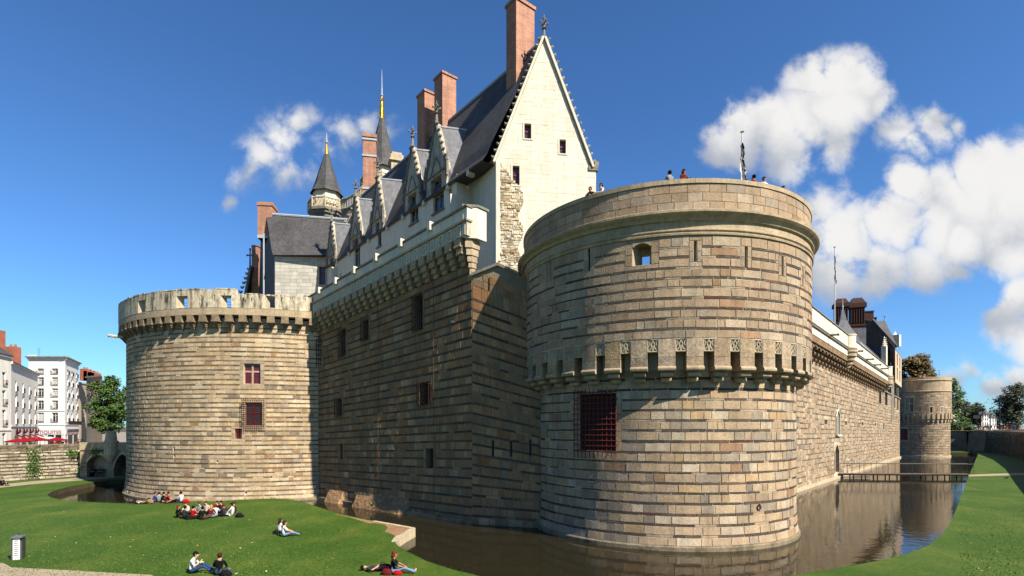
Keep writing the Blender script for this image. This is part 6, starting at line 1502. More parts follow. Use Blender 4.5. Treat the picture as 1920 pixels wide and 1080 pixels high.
def town():
    random.seed(97)
    white = material('white_render', S(236, 234, 226, .68), var=.06, fine=.06, streak=.12); grey = material('grey_render', S(222, 218, 206, .8), var=.08, fine=.06, streak=.15); beige = material('beige_render', S(186, 170, 148), var=.12, fine=.1, streak=.3)
    SZ = 2.6
    # the far-left house
    a, b = P(-90, 800, 70), P(21, 800, 84); r1 = house('town_house', 'pale town house cut by the left picture edge, slate roof and brick chimney', [(a, b, (.12, .3, .48, .66, .86), {'bands': (3.4,)})], SZ, z(650, 84) - 1.5, grey, ((1.0, 3.0), (4.2, 6.6), (7.4, 9.6), (10.4, 12.4)))
    zt = z(650, 84) - 1.5; d = (b - a).normalized(); nb = Vector((-d.y, d.x, 0)); g = MB(); A_, B_ = Vector((a.x, a.y, zt)), Vector((b.x, b.y, zt)); g.add([A_ - nb * .4, B_ - nb * .4, B_ + nb * 4 + Vector((0, 0, 3.4)), A_ + nb * 4 + Vector((0, 0, 3.4)), B_ + nb * 8, A_ + nb * 8], [(0, 1, 2, 3), (3, 2, 4, 5), (1, 4, 2)]); g.build('roof', M['roof'], r1)
    p = P(1, 650, 86); MB().box((p.x, p.y, p.z - 1), (.7, 1.0, 3.6)).build('chimney', M['brick_orange'], r1)
    # second house with arched shop front and red awnings
    a, b = P(20.5, 800, 85), P(71, 800, 106); zt = 17.0
    r2 = house('town_house', 'long pale town house with rows of balconied windows above red shop awnings', [(a, b, (.16, .4, .64, .88), {'bands': (4.0,)})], SZ, zt, grey, ((4.5, 6.7), (7.3, 9.4), (9.9, 11.6)) + ((12.0, 13.2),)[:0])
    d = (b - a).normalized(); nb = Vector((-d.y, d.x, 0)); A_, B_ = Vector((a.x, a.y, zt)), Vector((b.x, b.y, zt)); g = MB().add([A_ - nb * .4, B_ - nb * .4, B_ + nb * 4 + Vector((0, 0, 2.0)), A_ + nb * 4 + Vector((0, 0, 2.0)), B_ + nb * 8, A_ + nb * 8], [(0, 1, 2, 3), (3, 2, 4, 5), (1, 4, 2), (0, 3, 5)]); g.build('roof', M['roof'], r2)
    p = P(25, 686, 96.2); ch = MB().box((p.x, p.y, p.z - 2), (1.6, 1.4, 5.4)).build('chimney', M['brick_orange'], r2); MB().box((p.x - .4, p.y, p.z + 3.4), (.3, .3, .5)).box((p.x + .4, p.y, p.z + 3.4), (.3, .3, .5)).build('chimney_pot', M['brick'], ch)
    sf = Plane(a, b, SZ)
    for i, c in enumerate((.16, .4, .64, .88)):
        u = sf.L * c; g = MB(); n = 8; bx_ = [(u - 1.5, 2.3), (u + 1.5, 2.3)]
        g.add([sf.pt(u - 1.6, 2.6, .1), sf.pt(u + 1.6, 2.6, .1), sf.pt(u + 1.6, 1.8, 1.7), sf.pt(u - 1.6, 1.8, 1.7), sf.pt(u + 1.6, 1.55, 1.72), sf.pt(u - 1.6, 1.55, 1.72)], [(0, 1, 2, 3), (3, 2, 4, 5)], S(150, 26, 40)); g.build('awning', M['tinted'], r2)
        g = MB()      # half-round hood in the arch above
        pts = [sf.pt(u + 1.2 * cos(pi * k / n), 2.75 + 1.0 * sin(pi * k / n), .15) for k in range(n + 1)]; g.add(pts, [tuple(range(n + 1))], S(150, 26, 40)); g.add([q + sf.n * .35 if 0 < k < n else q for k, q in enumerate(pts)], [tuple(range(n + 1))], S(140, 24, 38)); g.build('arch_awning', M['tinted'], r2)
        block(sf, u - 1.3, u + 1.3, -.3, 2.5, .02, .06).build('shop_front', M['dark_glass'], r2)
    # tall white corner house with the antique shop
    a, m_, b = P(53.5, 800, 110), P(122, 800, 110), P(147.5, 800, 121); zt = z(671, 110)
    hs = ((5.0, 6.9), (7.7, 9.4), (10.2, 11.9), (12.6, 14.2), (14.9, 16.0))
    r3 = house('town_house', 'tall white corner building with the antique shop on its ground floor', [(a, m_, (.33, .72), {'w': 1.3, 'bands': (4.3, 7.2)}), (m_, b, (.2, .5, .85), {'w': 1.3, 'bands': (4.3,)})], SZ, zt, white, hs)
    c4 = P(80, 800, 124); g = MB(); q_ = [Vector((p.x, p.y, zt)) for p in (a, m_, b, c4)]; g.add([x + Vector((0, 0, .02)) for x in q_], [(0, 1, 2, 3)]); f1 = Plane(a, m_, 0); f2 = Plane(m_, b, 0); g.add(*_bx(f1, -.3, f1.L + .4, zt + .02, zt + .3, -.6, .5)); g.add(*_bx(f2, -.4, f2.L + .3, zt + .025, zt + .295, -.6, .5)); g.build('flat_roof', M['grey_carved'], r3)
    g = MB(); p = P(73, 672, 111); g.tube(p, p + Vector((0, 0, 2.2)), .03, n=4)
    for k in range(3): g.tube(p + Vector((-.4, 0, 1.2 + k * .4)), p + Vector((.4, 0, 1.2 + k * .4)), .02, n=4)
    g.build('aerial', M['steel'], r3); MB().box(P(60, 672, 111), (1.2, .8, .7)).build('chimney', M['white_paint'], r3)
    for sf_, nm in ((Plane(a, m_, SZ), 0), (Plane(m_, b, SZ), 1)):
        sg = block(sf_, .2, sf_.L - .2, 2.35, 3.35, .02, .1).build('shop_sign', M['white_paint'], r3)
        block(sf_, sf_.L * (.5 if nm == 0 else .12), sf_.L * .95, -.4, 2.3, .02, .06).build('shop_window', M['dark_glass'], r3)
        for k in range(3): u = sf_.L * lerp(.52 if nm == 0 else .14, .93, k / 2); block(sf_, u - .12, u + .12, -.4, 2.3, .06, .12).build('shop_pillar', M['white_paint'], r3)
        tx = bpy.data.objects.new('lettering', TXT_SHOP.copy()); col.objects.link(tx); tx.parent = sg; p = sf_.pt(sf_.L / 2, 2.48, .13); tx.location = p - ORG[r3.name]; tx.rotation_euler = (pi / 2, 0, atan2(sf_.d.y, sf_.d.x)); tx.scale.x = (sf_.L * .92) / 6.6; tx.data.materials.append(M['sign_red'])
    block(Plane(m_, b, SZ), .2, 12, 4.4, 5.2, .6, .66).build('long_balcony', M['iron_dark'], r3)
    # two beige houses farther back
    a, b = P(145, 800, 128), P(166, 800, 132); zt = z(716, 128); r4 = house('town_house', 'narrow grey-beige house wedged beside the tall white corner building', [(a, b, (.5,), {})], SZ, zt, beige, ((5, 7), (8.2, 10)), balcony=False)
    a, b = P(162, 800, 126), P(192, 800, 122); zt = z(706, 126); r5 = house('town_house', 'beige house with a row of brick chimneys left of the big tree', [(a, b, (.3, .75), {})], SZ, zt, beige, ((5, 7), (8.2, 10.0), (11, 12.6)))
    for x, w, h in ((160, 1.7, 1.8), (168, 2.0, 1.3), (174, 1.6, 1.0), (180, 1.5, .8)):
        p = P(x, 706, 126.5); c = MB().box((p.x, p.y, p.z - 1), (w, 1.2, h + 1)).build('chimney', M['brick_orange'], r5); MB().box((p.x - .3, p.y, p.z + h), (.3, .3, .45)).box((p.x + .35, p.y, p.z + h), (.3, .3, .4)).build('chimney_pot', M['brick'], c)
M['sign_red'] = material('sign_red', S(176, 60, 58), var=0, fine=0)
town()

def parasol(p, r, colr, label, grp):
    root = thing('parasol', p, label, 'parasol', grp); MB().tube(p, p + Vector((0, 0, 2.1)), .04, n=6).build('pole', M['white_paint'], root)
    g = MB(); n = 8; top = p + Vector((0, 0, 2.2)); rim = [p + Vector((r * cos(2 * pi * i / n), r * sin(2 * pi * i / n), 1.8)) for i in range(n)]
    for i in range(n): a, b = rim[i], rim[(i + 1) % n]; g.add([top, a, b], [(0, 1, 2)], colr); g.add([a, b, b - Vector((0, 0, .2)), a - Vector((0, 0, .2))], [(0, 1, 2, 3)], colr)
    g.build('canopy', M['tinted'], root)
for i, (x, Y, c, lab) in enumerate(((34, 82, 0, 'red cafe parasol farthest to the left under the awnings'), (48, 86, 0, 'red cafe parasol second from the left under the awnings'), (62, 90, 0, 'red cafe parasol in the middle of the terrace row'), (75, 90, 0, 'red cafe parasol just left of the white parasols'), (84, 95, 1, 'white cafe parasol beside the red ones'), (93, 96, 1, 'white cafe parasol nearest the antique shop'), (106, 90, 0, 'red cafe parasol standing alone at the right of the white ones'))):
    parasol(P(x, 800, Y) * 1 + Vector((0, 0, 2.6 - CAMZ)), 1.5, S(150, 22, 34) if c == 0 else S(228, 226, 222), lab, 'cafe parasols on the quay')

# ------------------------------------------------------------------ trees
def tree(base, h, crown, n, pal, label, group=None, leaf=.3, trunk=.35, seed=1, name='tree'):
    random.seed(seed); root = thing(name, base, label, 'tree', group); b = Vector(base)
    g = MB(); top = b + Vector((0, 0, h * .55)); g.tube(b - Vector((0, 0, .3)), top, trunk, trunk * .5, n=8)
    cl = []
    for (dx, dy, dz, r) in crown:
        c = b + Vector((dx, dy, dz)); g.tube(b + Vector((0, 0, h * random.uniform(.25, .5))), c, trunk * .35, .05, n=5)
        for k in range(int(10 + r * 5)):
            d = Vector((random.gauss(0, 1), random.gauss(0, 1), random.gauss(0, 1))).normalized() * r * random.uniform(.55, 1.05); cl.append((c + d, r * random.uniform(.22, .42)))
    g.build('trunk', M['bark'], root)
    g = MB()
    for i in range(n):
        c, r = random.choice(cl); d = Vector((random.gauss(0, .55), random.gauss(0, .55), random.gauss(0, .45))) * r; p = c + d
        a = Vector((random.gauss(0, 1), random.gauss(0, 1), random.gauss(0, .7))).normalized(); w = a.orthogonal().normalized(); s_ = leaf * random.uniform(.6, 1.2); k = random.uniform(.6, 1.25); cc = pick(pal)
        g.add([p - a * s_, p - w * s_ * .6, p + a * s_, p + w * s_ * .6], [(0, 1, 2, 3)], tuple(x * k for x in cc))
    g.build('crown', M['leaf'], root); return root
GRN = [(S(76, 108, 38), 3), (S(58, 88, 32), 3), (S(98, 124, 48), 1.6)]
OLIVE = [(S(74, 84, 44), 3), (S(58, 70, 36), 2), (S(98, 104, 58), 1)]
AUT = [(S(150, 110, 44), 3), (S(110, 98, 44), 4), (S(164, 122, 50), 1.2), (S(86, 86, 40), 3)]
def cr(n, rx, ry, rz, z0, r0, r1, seed):
    random.seed(seed); o = []
    for i in range(n):
        t = random.random() * 6.28; q_ = sqrt(random.random()); zz = random.uniform(-1, 1); k = sqrt(1 - zz * zz * .8); o.append((rx * q_ * cos(t) * k, ry * q_ * sin(t) * k, z0 + rz * zz, random.uniform(r0, r1)))
    return o
B0 = P(205, 800, 92); tree((B0.x, B0.y, 2.6), 12, cr(30, 2.5, 2.4, 3.9, 8.0, .9, 1.4, 5), 15000, GRN, 'full dark green tree behind the bridge, against the left tower', leaf=.2, seed=5)
B1 = P(1715, 800, 175); tree((B1.x, B1.y, 4.6), 30, cr(20, 5.2, 4, 5.2, 18.5, 1.8, 2.8, 6), 13000, AUT, 'tree turning brown and orange behind the far round tower', leaf=.42, seed=6, trunk=.6)
B2 = P(1778, 800, 168); tree((B2.x, B2.y, 4.6), 18, cr(18, 4.2, 4, 7.2, 8.6, 1.6, 2.8, 7), 7000, GRN, 'tall leafy green tree against the right side of the far tower', leaf=.36, seed=7)
B3 = P(1800, 800, 160); tree((B3.x, B3.y, 4.6), 5, cr(14, 4.0, 3, 1.8, 2.4, 1.0, 1.6, 8), 4000, GRN, 'low bush at the end of the dark moat wall', leaf=.25, seed=8, trunk=.15, name='bush')
B4 = P(1822, 800, 200); tree((B4.x, B4.y, 4.6), 11, cr(16, 5.2, 3, 3.6, 6.2, 1.5, 2.4, 9), 5000, OLIVE, 'rounded olive-green tree left of the far white houses', leaf=.34, seed=9)
B5 = P(1908, 800, 190); tree((B5.x, B5.y, 4.6), 20, cr(24, 6.5, 4, 6.4, 9.8, 1.8, 3.0, 10), 8000, [(S(62, 74, 44), 3), (S(46, 58, 34), 2), (S(90, 96, 62), 1)], 'big dark tree at the right edge of the picture', leaf=.36, seed=10, trunk=.5)
B6 = P(1870, 800, 330); tree((B6.x, B6.y, 4.6), 12, cr(16, 14, 4, 4, 6, 2.5, 4, 11), 4000, OLIVE, 'distant row of dark trees closing the street view', leaf=.7, seed=11)
B7 = P(1808, 800, 260); tree((B7.x, B7.y, 4.6), 16, cr(12, 7, 4, 4, 11, 2, 3.4, 12), 4000, OLIVE, 'faraway tree top above the rounded olive tree', leaf=.5, seed=12)

# ------------------------------------------------------------------ street on the right: houses, lamps, vehicles
def far_street():
    random.seed(101)
    white = material('far_white_render', S(230, 228, 222, .6), var=.05, fine=.05); SZ = 5.42
    for i, (x0, x1, yt, Y, lab, rc) in enumerate(((1786, 1797, 772, 215, 'white house fragment showing between the green trees by the far tower', 0), (1840, 1853, 777, 230, 'white three-storey house beyond the far crowd, left of the street lamp', 1), (1853, 1868, 783, 238, 'longer white house right of its taller neighbour beyond the crowd', 1))):
        a, b = P(x0, 800, Y), P(x1, 800, Y + 3); sf = Plane(a, b, SZ); root = thing('far_house', (a.x, a.y, SZ), lab, 'house', 'far houses along the street'); H = z(yt, Y) - SZ
        hs = [(sf.L * c - .5, sf.L * c + .5, H * f, H * f + 1.2) for c in (.25, .6, .88) for f in (.3, .58, .8)]
        mb = MB(); shell(mb, sf, 0, sf.L, -.5, H, hs, du=9, dv=9, depth=.3); mb.build('wall', white, root)
        for h in hs: block(sf, h[0], h[1], h[2], h[3], -.3, -.25).build('window', M['dark_glass'], root)
        g = MB(); A_, B_ = sf.pt(-.3, H, .4), sf.pt(sf.L + .3, H, .4); g.add([A_, B_, B_ - sf.n * 4 + Vector((0, 0, 2)), A_ - sf.n * 4 + Vector((0, 0, 2)), B_ - sf.n * 9, A_ - sf.n * 9], [(0, 1, 2, 3), (3, 2, 4, 5), (1, 4, 2), (0, 3, 5)]); g.build('roof', M['brick_old'] if i == 1 else M['roof'], root)
    for x, y0, Y, lab in ((1874.5, 752, 150, 'tall dark street lamp mast with a small head, right of the white houses'), (1856.5, 766, 150, 'plain dark post between the far white houses')):
        b = P(x, 800, Y); b.z = SZ; h = z(y0, Y) - SZ; root = thing('street_lamp', b, lab, 'street lamp', 'street lamps by the far crowd'); MB().tube(b, b + Vector((0, 0, h * .75)), .16, .13, n=8).tube(b + Vector((0, 0, h * .75)), b + Vector((0, 0, h)), .09, .06, n=6).build('mast', M['iron_black'], root); MB().ball(b + Vector((0, 0, h)), (.25, .25, .16), n=8, k=5).tube(b + Vector((0, 0, h * .4)), b + Vector((0, 0, h * .42)), .25, n=8).build('lamp_head', M['iron_black'], root)
    b = P(1840, 800, 170); b.z = SZ; root = thing('street_lamp', b, 'thin two-armed street lamp rising above the rounded olive tree', 'street lamp'); top = b + Vector((0, 0, z(757, 170) - SZ)); MB().tube(b, top, .1, .05, n=6).path([top + Vector((-1.6, 0, .3)), top - Vector((0, 0, .4)), top + Vector((1.6, 0, .5))], .05).build('mast', M['steel'], root); MB().ball(top + Vector((-1.8, 0, .35)), (.4, .15, .1), n=6, k=4).ball(top + Vector((1.8, 0, .55)), (.4, .15, .1), n=6, k=4).build('lamp_head', M['steel'], root)
    # dark street sign / shelter roof
    b = P(1837, 800, 150); b.z = SZ; root = thing('street_sign', b, 'dark street sign on two posts in front of the white houses', 'sign'); MB().tube(b + Vector((-1.0, 0, 0)), b + Vector((-1.0, 0, 4.6)), .06, n=6).tube(b + Vector((.8, 0, 0)), b + Vector((.8, 0, 5.2)), .06, n=6).build('post', M['iron_black'], root); MB().box(b + Vector((-.9, 0, 3.5)), (1.9, .1, .9)).build('panel', M['iron_black'], root); MB().box(b + Vector((.7, .1, 4.6)), (1.9, .1, .8)).build('panel', M['steel'], root)
    # a red car and a blue kiosk in the distance
    for x, Y, c, lab in ((1883, 200, S(150, 18, 24), 'small red car parked beyond the street lamp'), (1895, 205, S(30, 34, 40), 'small black car parked next to the red one')):
        b = P(x, 800, Y); b.z = SZ; root = thing('parked_car', b, lab, 'car', 'cars parked beyond the lamp'); g = MB()
        sec = [(-2.0, .35), (-2.0, .8), (-1.2, .95), (-.7, 1.42), (.7, 1.42), (1.3, .95), (2.0, .85), (2.05, .35)]; g.prism([b + Vector((x_, -.85, y_)) for x_, y_ in sec], (0, 1.7, 0), c); g.build('body', M['tinted'], root)
        for s_ in (-1.25, 1.3): MB().tube(b + Vector((s_, -.9, .33)), b + Vector((s_, -.65, .33)), .33, n=12).build('wheel', M['iron_black'], root)
        for x0, x1 in ((-.62, -.02), (.06, .66)): MB().obox(b + Vector((x0, -.87, .98)), (x1 - x0, 0, 0), (0, .02, 0), (0, 0, .36)).build('window', M['dark_glass'], root)
    # low kerbs crossing the square
    for i, (x0, Y0, x1, Y1) in enumerate(((1862, 150, 1965, 112), (1885, 190, 1960, 165), (1808, 164, 1845, 158))):
        a, b = P(x0, 800, Y0), P(x1, 800, Y1); a.z = b.z = SZ - .01; d = b - a; g = MB().obox(a, d, Vector((-d.y, d.x, 0)).normalized() * .4, (0, 0, .3)); o = g.build('low_wall', M['dressed'], org=a, label=('low stone kerb nearest the moat on the far square', 'low stone kerb by the dark tree on the far square', 'low stone kerb beside the bush at the moat corner')[i], category='kerb')
M['iron_black'] = material('black_iron', S(30, 32, 34), rough=.6, var=.1)
far_street()

# ------------------------------------------------------------------ footbridge, totem
def footbridge():
    A = P(1571, 800, 74.2); B = P(1822, 800, 73.2); sf = Plane(A, B, 0); L = sf.L
    root = thing('footbridge', (A.x, A.y, WZ), 'narrow timber footbridge with thin metal railing crossing the right moat', 'bridge')
    for i in range(int(L / .42)):
        a = i * .42; block(sf, a, min(a + .4, L), .0, .08, -1.2, 0.0).build('plank', M['wood'], root)
    block(sf, 0, L, -.16, -.005, -.25, -.06).build('beam', M['iron_black'], root); block(sf, 0, L, -.16, -.005, -1.15, -.95).build('beam', M['iron_black'], root)
    n = 10
    for i in range(n + 1):
        u = lerp(.6, L - 1.2, i / n)
        for h in (-.15, -1.05): MB().tube(sf.pt(u, -1.4, h), sf.pt(u, -.16, h), .08, n=6).build('pile', M['iron_black'], root)
    for h in (-.05, -1.15):
        g = MB(); 
        for i in range(n + 2): u = lerp(.3, L + .3, i / (n + 1)); g.tube(sf.pt(u, .05, h), sf.pt(u, 1.45, h), .028, n=5)
        g.tube(sf.pt(-.3, 1.45, h), sf.pt(L + .3, 1.45, h), .034, n=6); g.build('railing', M['steel'], root)
    g = MB().tube(sf.pt(.2, WZ + .15, .1), sf.pt(4.2, WZ + .2, .1), .06, n=6); g.build('lower_rail', M['iron_black'], root)
footbridge()
def totem():
    p = G(31, 1049); root = thing('information_pillar', p, 'white information pillar with vertical lettering on the lawn at lower left', 'sign'); rz = .42; ca, sa = cos(rz), sin(rz)
    g = MB().box(p + Vector((.02, -.03, 0)), (.28, .05, 1.08), rz); g.build('front_panel', M['white_paint'], root)
    MB().box(p + Vector((.0, .22, 0)), (.26, .4, 1.02), rz).build('body', M['steel'], root)
    q_ = p + Vector((-.02, .14, 1.085)); MB().box(q_, (.46, .6, .05), rz).build('top_plate', material('brushed_steel', S(176, 178, 182), rough=.35, metallic=.8, var=.1), root)
    g = MB().box(p + Vector((-.2 * ca, -.2 * sa + .12, 0)), (.05, .5, 1.08), rz); g.build('side_panel', M['steel'], root)
    ax = Vector((ca, sa, 0)); fr = Vector((sa, -ca, 0)); random.seed(9)
    for k in range(8):      # the stacked marks running up the panel, too small to read
        w_ = random.uniform(.12, .16); o = p + Vector((.02, -.03, .2 + k * .1)) + fr * .027 - ax * w_ / 2; MB().obox(o, ax * w_ + Vector((0, 0, .015)), fr * .006, Vector((0, 0, .028))).build('printed_mark', M['iron_black'], root)
totem()
# ------------------------------------------------------------------ people and what they brought
def people():
    random.seed(111)
    W, K, R_, GY, DK, NV, BL, MR = S(226, 224, 220), S(26, 25, 28), S(176, 22, 26), S(140, 142, 146), S(58, 56, 58), S(40, 50, 84), S(58, 92, 150), S(110, 26, 34)
    JN, JL, BKT, TAN = S(62, 84, 124), S(120, 146, 184), S(34, 34, 40), S(150, 128, 100)
    HB, HD, HBL, HR = S(62, 42, 28), S(28, 22, 20), S(184, 144, 86), S(112, 56, 32)
    A = lambda deg: radians(deg)
    back = 'group sitting on the far lawn by the water'
    def at(px, py): return G(px, py) + Vector((0, 0, .012))
    # far row by the water; rz: 0 looks away from us, 180 towards us
    L = [(258, 944.5, 'lie', A(80), S(70, 60, 100), BKT, HD, 'person lying in a purple top at the far left of the row by the water', 0),
         (272, 945, 'lie', A(-100), W, TAN, HB, 'person in white lying flat on the grass beside the purple one', 0),
         (281, 942.5, 'lie', A(60), S(170, 110, 60), BKT, HB, 'person in orange-brown lying behind the one in white', 0),
         (289, 942.5, 'knees', A(-70), BL, JN, HB, 'person in a blue shirt sitting sideways by the water', 0),
         (298, 943, 'cross', A(20), GY, DK, HB, 'person in a grey top between the blue and the black shirts by the water', 0),
         (305, 943.2, 'knees', A(-40), K, BKT, HD, 'person in black sitting with knees up by the water', 0),
         (314.5, 942.5, 'cross', A(-60), R_, BKT, HD, 'person in a bright red top sitting by the water', 0),
         (322, 943.4, 'lie', A(-80), MR, BKT, HD, 'person in dark red reclining right of the one in bright red', 0),
         (340, 942.8, 'out', A(75), W, JL, HD, 'person in white shirt and pale jeans, legs stretched out by the water', 0)]
    for px, py, po, rz, t, l, h, lab, lo in L: person(at(px, py), rz, po, t, l, h, lab, back, long=bool(lo), scale=1.0)
    ring = 'students sitting in a ring on the lawn'
    L = [(332, 971, 'knees', A(-70), K, BKT, HR, 'person with long dark hair in black at the left end of the ring', 1),
         (344.5, 973.5, 'knees', A(-35), DK, BKT, HD, 'person in a dark grey jacket second from the left of the ring', 0),
         (350.5, 965, 'cross', A(170), W, BKT, HB, 'person in a white top facing us at the back left of the ring', 0),
         (361, 973.5, 'cross', A(-15), R_, BKT, HD, 'person in a bright red t-shirt with his back to us in the ring', 0),
         (374.5, 965, 'cross', A(190), GY, DK, HB, 'person in a light grey top facing us at the back of the ring', 0),
         (379, 974.5, 'cross', A(5), K, S(90, 66, 50), HD, 'person in black with his back to us in the middle of the ring', 0),
         (387.5, 963, 'cross', A(180), S(200, 190, 180), NV, HB, 'person in a white vest over blue facing us at the back of the ring', 0),
         (395.5, 971.5, 'cross', A(15), MR, GY, HBL, 'person with long blond hair in dark red, back to us', 1),
         (404, 969.5, 'cross', A(35), S(206, 208, 214), JL, HD, 'person in pale grey with a red cap in the ring', 2),
         (408.5, 962.5, 'cross', A(160), K, BKT, HD, 'person in black facing us behind the red cap', 0),
         (416, 962, 'cross', A(150), S(90, 60, 60), BKT, HD, 'person in dark brown facing us at the back right of the ring', 0),
         (420.5, 968.5, 'cross', A(60), DK, BKT, HR, 'person in a dark t-shirt seen from behind at the right of the ring', 0),
         (436, 967.5, 'out', A(95), W, W, HD, 'person all in white at the right end of the ring', 0),
         (441, 964, 'knees', A(120), S(60, 46, 40), BKT, HB, 'person in dark brown half hidden behind the one in white', 0)]
    for px, py, po, rz, t, l, h, lab, lo in L: person(at(px, py), rz, po, t, l, h, lab, ring, long=lo == 1, hat=R_ if lo == 2 else None)
    # the pairs
    person(at(524, 1001), A(-30), 'cross', W, DK, HB, 'left one of the two women in white sitting close together on the lawn', 'two women in white', long=True)
    person(at(532, 1006.5), A(-65), 'out', S(236, 232, 222), JL, HB, 'right one of the two women in white, jeans, legs stretched out', 'two women in white', long=True)
    person(at(361, 1075), A(-80), 'eat', W, S(52, 76, 124), HD, 'woman in white shirt and blue jeans eating from a bowl', 'couple having lunch', shoes=W, scale=1.04)
    person(at(411, 1079), A(8), 'cross', S(16, 16, 18), S(90, 110, 140), HB, 'person in a black sweater with his back to us beside the woman eating', 'couple having lunch', scale=1.04)
    person(at(737, 1076), A(-82), 'out', S(26, 26, 34), JL, HR, 'long-haired woman in dark sleeveless top, legs out, by the bend of the water', None, long=True, shoes=S(214, 160, 132), scale=1.06)
    person(at(712, 1071), A(-95), 'lie', DK, BKT, HD, 'person lying down behind the woman in the sleeveless top', None)
    # bowl in her hands
    p = at(361, 1075) + Vector((.42, -.02, .44)); g = MB().lathe(p, [(.04, p.z), (.10, p.z + .05), (.11, p.z + .06), (.09, p.z + .058), (.01, p.z + .05)], n=14); g.build('lunch_bowl', M['white_paint'], org=p, label='white bowl held by the woman eating on the lawn', category='bowl')
    def bag(px, py, c, s, lab):
        q_ = at(px, py); root = thing('bag', q_, lab, 'bag', 'bags on the lawn'); g = MB(); n = 10; V = []
        for k in range(5):
            f = (1.0, 1.12, 1.0, .8, .55)[k]
            for i in range(n): t = 2 * pi * i / n; V.append(q_ + Vector((cos(t) * s * f * (1 + .12 * sin(3 * t + k)), sin(t) * s * .6 * f, s * .95 * k / 4)))
        g.add(V, [(k * n + i, k * n + (i + 1) % n, (k + 1) * n + (i + 1) % n, (k + 1) * n + i) for k in range(4) for i in range(n)] + [tuple(range(4 * n, 5 * n))], c); g.build('sack', M['tinted'], root, smooth=True)
        MB().path([q_ + Vector((-s * .4, 0, s * .9)), q_ + Vector((-s * .2, 0, s * 1.25)), q_ + Vector((s * .2, 0, s * 1.25)), q_ + Vector((s * .4, 0, s * .9))], .015, n=5, c=c).build('strap', M['tinted'], root)
    for px, py, c, s, lab in ((725.5, 1077, MR, .26, 'dark red bag left of the long-haired woman'), (745, 1077.5, R_, .2, 'bright red bag at the hip of the long-haired woman'), (718, 1070, K, .3, 'black bag between the lying person and the long-haired woman'), (423, 1079.5, K, .26, 'black bag beside the person in the black sweater'), (449, 970, K, .3, 'black bag lying right of the ring of students'), (349, 943.5, R_, .32, 'red bag at the right end of the row by the water'), (354, 974, K, .25, 'small black bag in front of the ring, by the red t-shirt'), (518.5, 1001, K, .22, 'small dark bag left of the two women in white')): bag(px, py, c, s, lab)
    # visitors on the near tower
    C = Vector((FT[0], FT[1], 0)); cy = Cyl(FT, 9.92); cy.Rr = 9.92
    for px, rz, t, h, lab, lo in ((1098, 150, K, S(120, 80, 54), 'visitor in black with sunglasses at the left of the tower parapet', 0), (1120, 110, W, HB, 'visitor in a white scarf beside the one in sunglasses', 0), (1258, 20, GY, HD, 'visitor seen from behind, only dark hair above the tower rim', 0), (1285.5, 200, MR, HD, 'visitor with dark headscarf looking over the tower rim', 1), (1428, 30, S(120, 22, 34), HD, 'visitor in a dark red top right of the flagpole', 0), (1447, 190, W, HD, 'visitor with glasses looking down right of the one in red', 0), (1485, 200, K, HD, 'visitor in dark clothes farthest right on the tower rim', 0)):
        u = cy.u_of(px, 9.5); q_ = cy.pt(u, 0, -.95); q_.z = 19.62; person(q_, A(rz), 'stand', t, BKT, h, lab, 'visitors on the near tower', long=bool(lo), scale=1.06)
    # visitors on the far tower
    C2 = Vector((FAR[0], FAR[1], 0)); cf = Cyl(FAR, 5.2)
    for i, (px, t, lab) in enumerate(((1705, R_, 'tiny visitor in red on the far round tower'), (1725, GY, 'tiny visitor in grey on the far round tower'), (1733, S(170, 150, 190), 'tiny visitor in lilac on the far round tower'))):
        u = cf.u_of(px, 5.0); q_ = cf.pt(u, 0, -.6); q_.z = 17.2; person(q_, A(180), 'stand', t, BKT, HB, lab, 'visitors on the far tower')
    # two people on the bench by the far path
    bq = G(183, 893.5) + Vector((0, 0, .01)); root = thing('park_bench', bq, 'small dark bench with two people by the far path', 'bench')
    g = MB()
    for s_ in (-.65, .65):
        for y in (-.15, .2): MB().box(bq + Vector((s_, y, 0)), (.06, .06, .45)).build('leg', M['iron_black'], root)
    MB().box(bq + Vector((0, .02, .455)), (1.7, .45, .05)).build('seat', M['wood'], root); MB().box(bq + Vector((0, .27, .6)), (1.7, .05, .35)).build('backrest', M['wood'], root)
    person(bq + Vector((-.4, 0, -.03)), A(170), 'chair', K, BKT, HD, 'person in black on the left of the small bench', 'bench sitters'); person(bq + Vector((.4, 0, -.03)), A(190), 'chair', DK, MR, HB, 'person with dark red trousers on the right of the small bench', 'bench sitters')
    person(G(3, 911), A(-90), 'knees', K, BKT, HD, 'person in black cut by the left edge on the far path')
    # cafe guests
    cl = [R_, W, K, NV, S(180, 140, 90), GY]
    for i, (px, Y, lab) in enumerate(((103, 88, 'cafe guest under the red parasols, left of three'), (113, 90, 'cafe guest standing right of the last red parasol'), (117, 92, 'cafe guest in front of the shop window'), (124, 95, 'passer-by outside the antique shop'), (147, 98, 'guest at the terrace right of the shop'), (153, 98, 'farthest right guest on the terrace'))):
        p = P(px, 800, Y); p.z = 2.62; person(p, A(random.uniform(0, 360)), 'stand', cl[i], BKT, HB, lab, 'cafe guests')
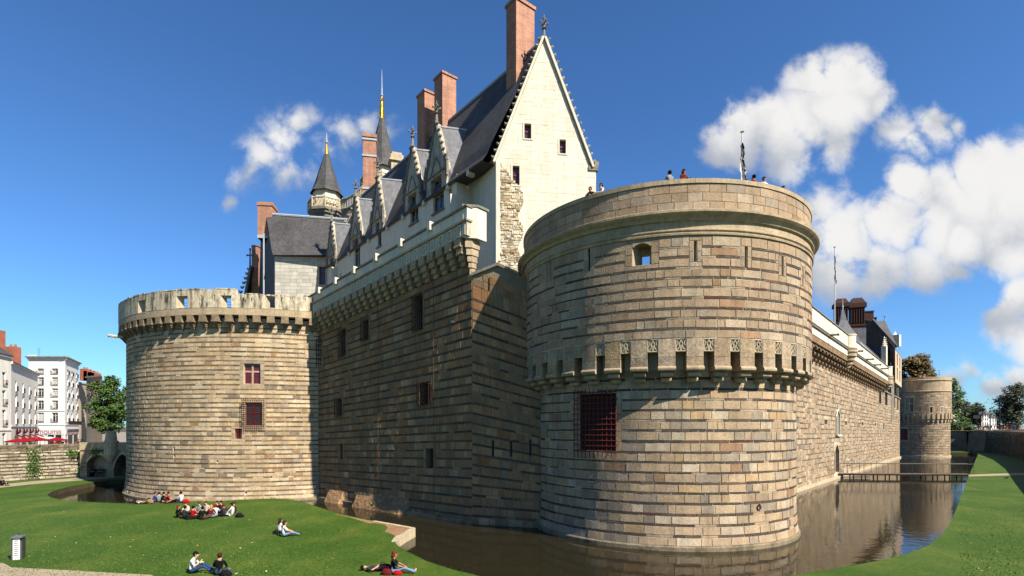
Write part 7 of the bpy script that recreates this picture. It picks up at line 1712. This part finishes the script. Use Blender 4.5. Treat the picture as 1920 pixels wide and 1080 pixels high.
    # strollers on the far square
    SZ = 5.43; cols = [R_, W, K, NV, GY, MR, TAN, BL, S(214, 206, 60), DK]; n = 0
    spots = [(1836, 152), (1843, 146), (1847, 154), (1851, 149), (1854, 147), (1859, 160), (1865, 163), (1901, 138)] + [(1812 + i * 5.2 + random.uniform(-1.5, 1.5), random.uniform(168, 200)) for i in range(9)] + [(1878 + i * 5.0, random.uniform(175, 200)) for i in range(8)]
    names = {0: 'stroller', 1: 'passer-by', 2: 'walker'}
    for i, (px, Y) in enumerate(spots):
        p = P(px, 800, Y); p.z = SZ; c = cols[i % len(cols)]; cn = ('red', 'white', 'black', 'navy', 'grey', 'dark red', 'tan', 'blue', 'yellow', 'charcoal')[i % len(cols)]
        where = ('nearest the moat corner', 'in the near cluster on the square', 'in the near cluster on the square', 'in the near cluster on the square', 'in the near cluster on the square', 'left of the lamp mast', 'by the lamp mast', 'alone on the right of the square')[i] if i < 8 else ('in the far crowd left of the lamp mast' if i < 17 else 'in the far crowd under the dark tree')
        person(p, A(random.uniform(0, 360)), 'walk', c, random.choice([BKT, JN, JN, TAN]), random.choice([HB, HD, HBL]), f'stroller in {cn} {where}', 'strollers on the far square', scale=1.03)
    # birds on the grass
    for px, py, lab in ((1888, 898, 'dark pigeon on the right lawn beside the path'),):
        p = G(px, py); g = MB().ball(p + Vector((0, 0, .16)), (.2, .1, .11), c=S(60, 62, 70)); g.ball(p + Vector((.17, 0, .3)), (.06, .055, .065), c=S(50, 54, 62)); g.tube(p + Vector((.1, 0, .2)), p + Vector((.17, 0, .3)), .06, .045, c=S(52, 56, 66)); g.tube(p + Vector((-.15, 0, .16)), p + Vector((-.36, 0, .13)), .07, .04, c=S(50, 52, 58)); g.tube(p + Vector((.22, 0, .3)), p + Vector((.28, 0, .29)), .018, .004, c=S(90, 80, 60)); g.tube(p + Vector((.03, .03, .1)), p + Vector((.03, .03, 0)), .012, c=S(150, 80, 70)); g.tube(p + Vector((.03, -.03, .1)), p + Vector((.03, -.03, 0)), .012, c=S(150, 80, 70)); g.build('pigeon', M['tinted'], org=p, label=lab, category='bird')
people()
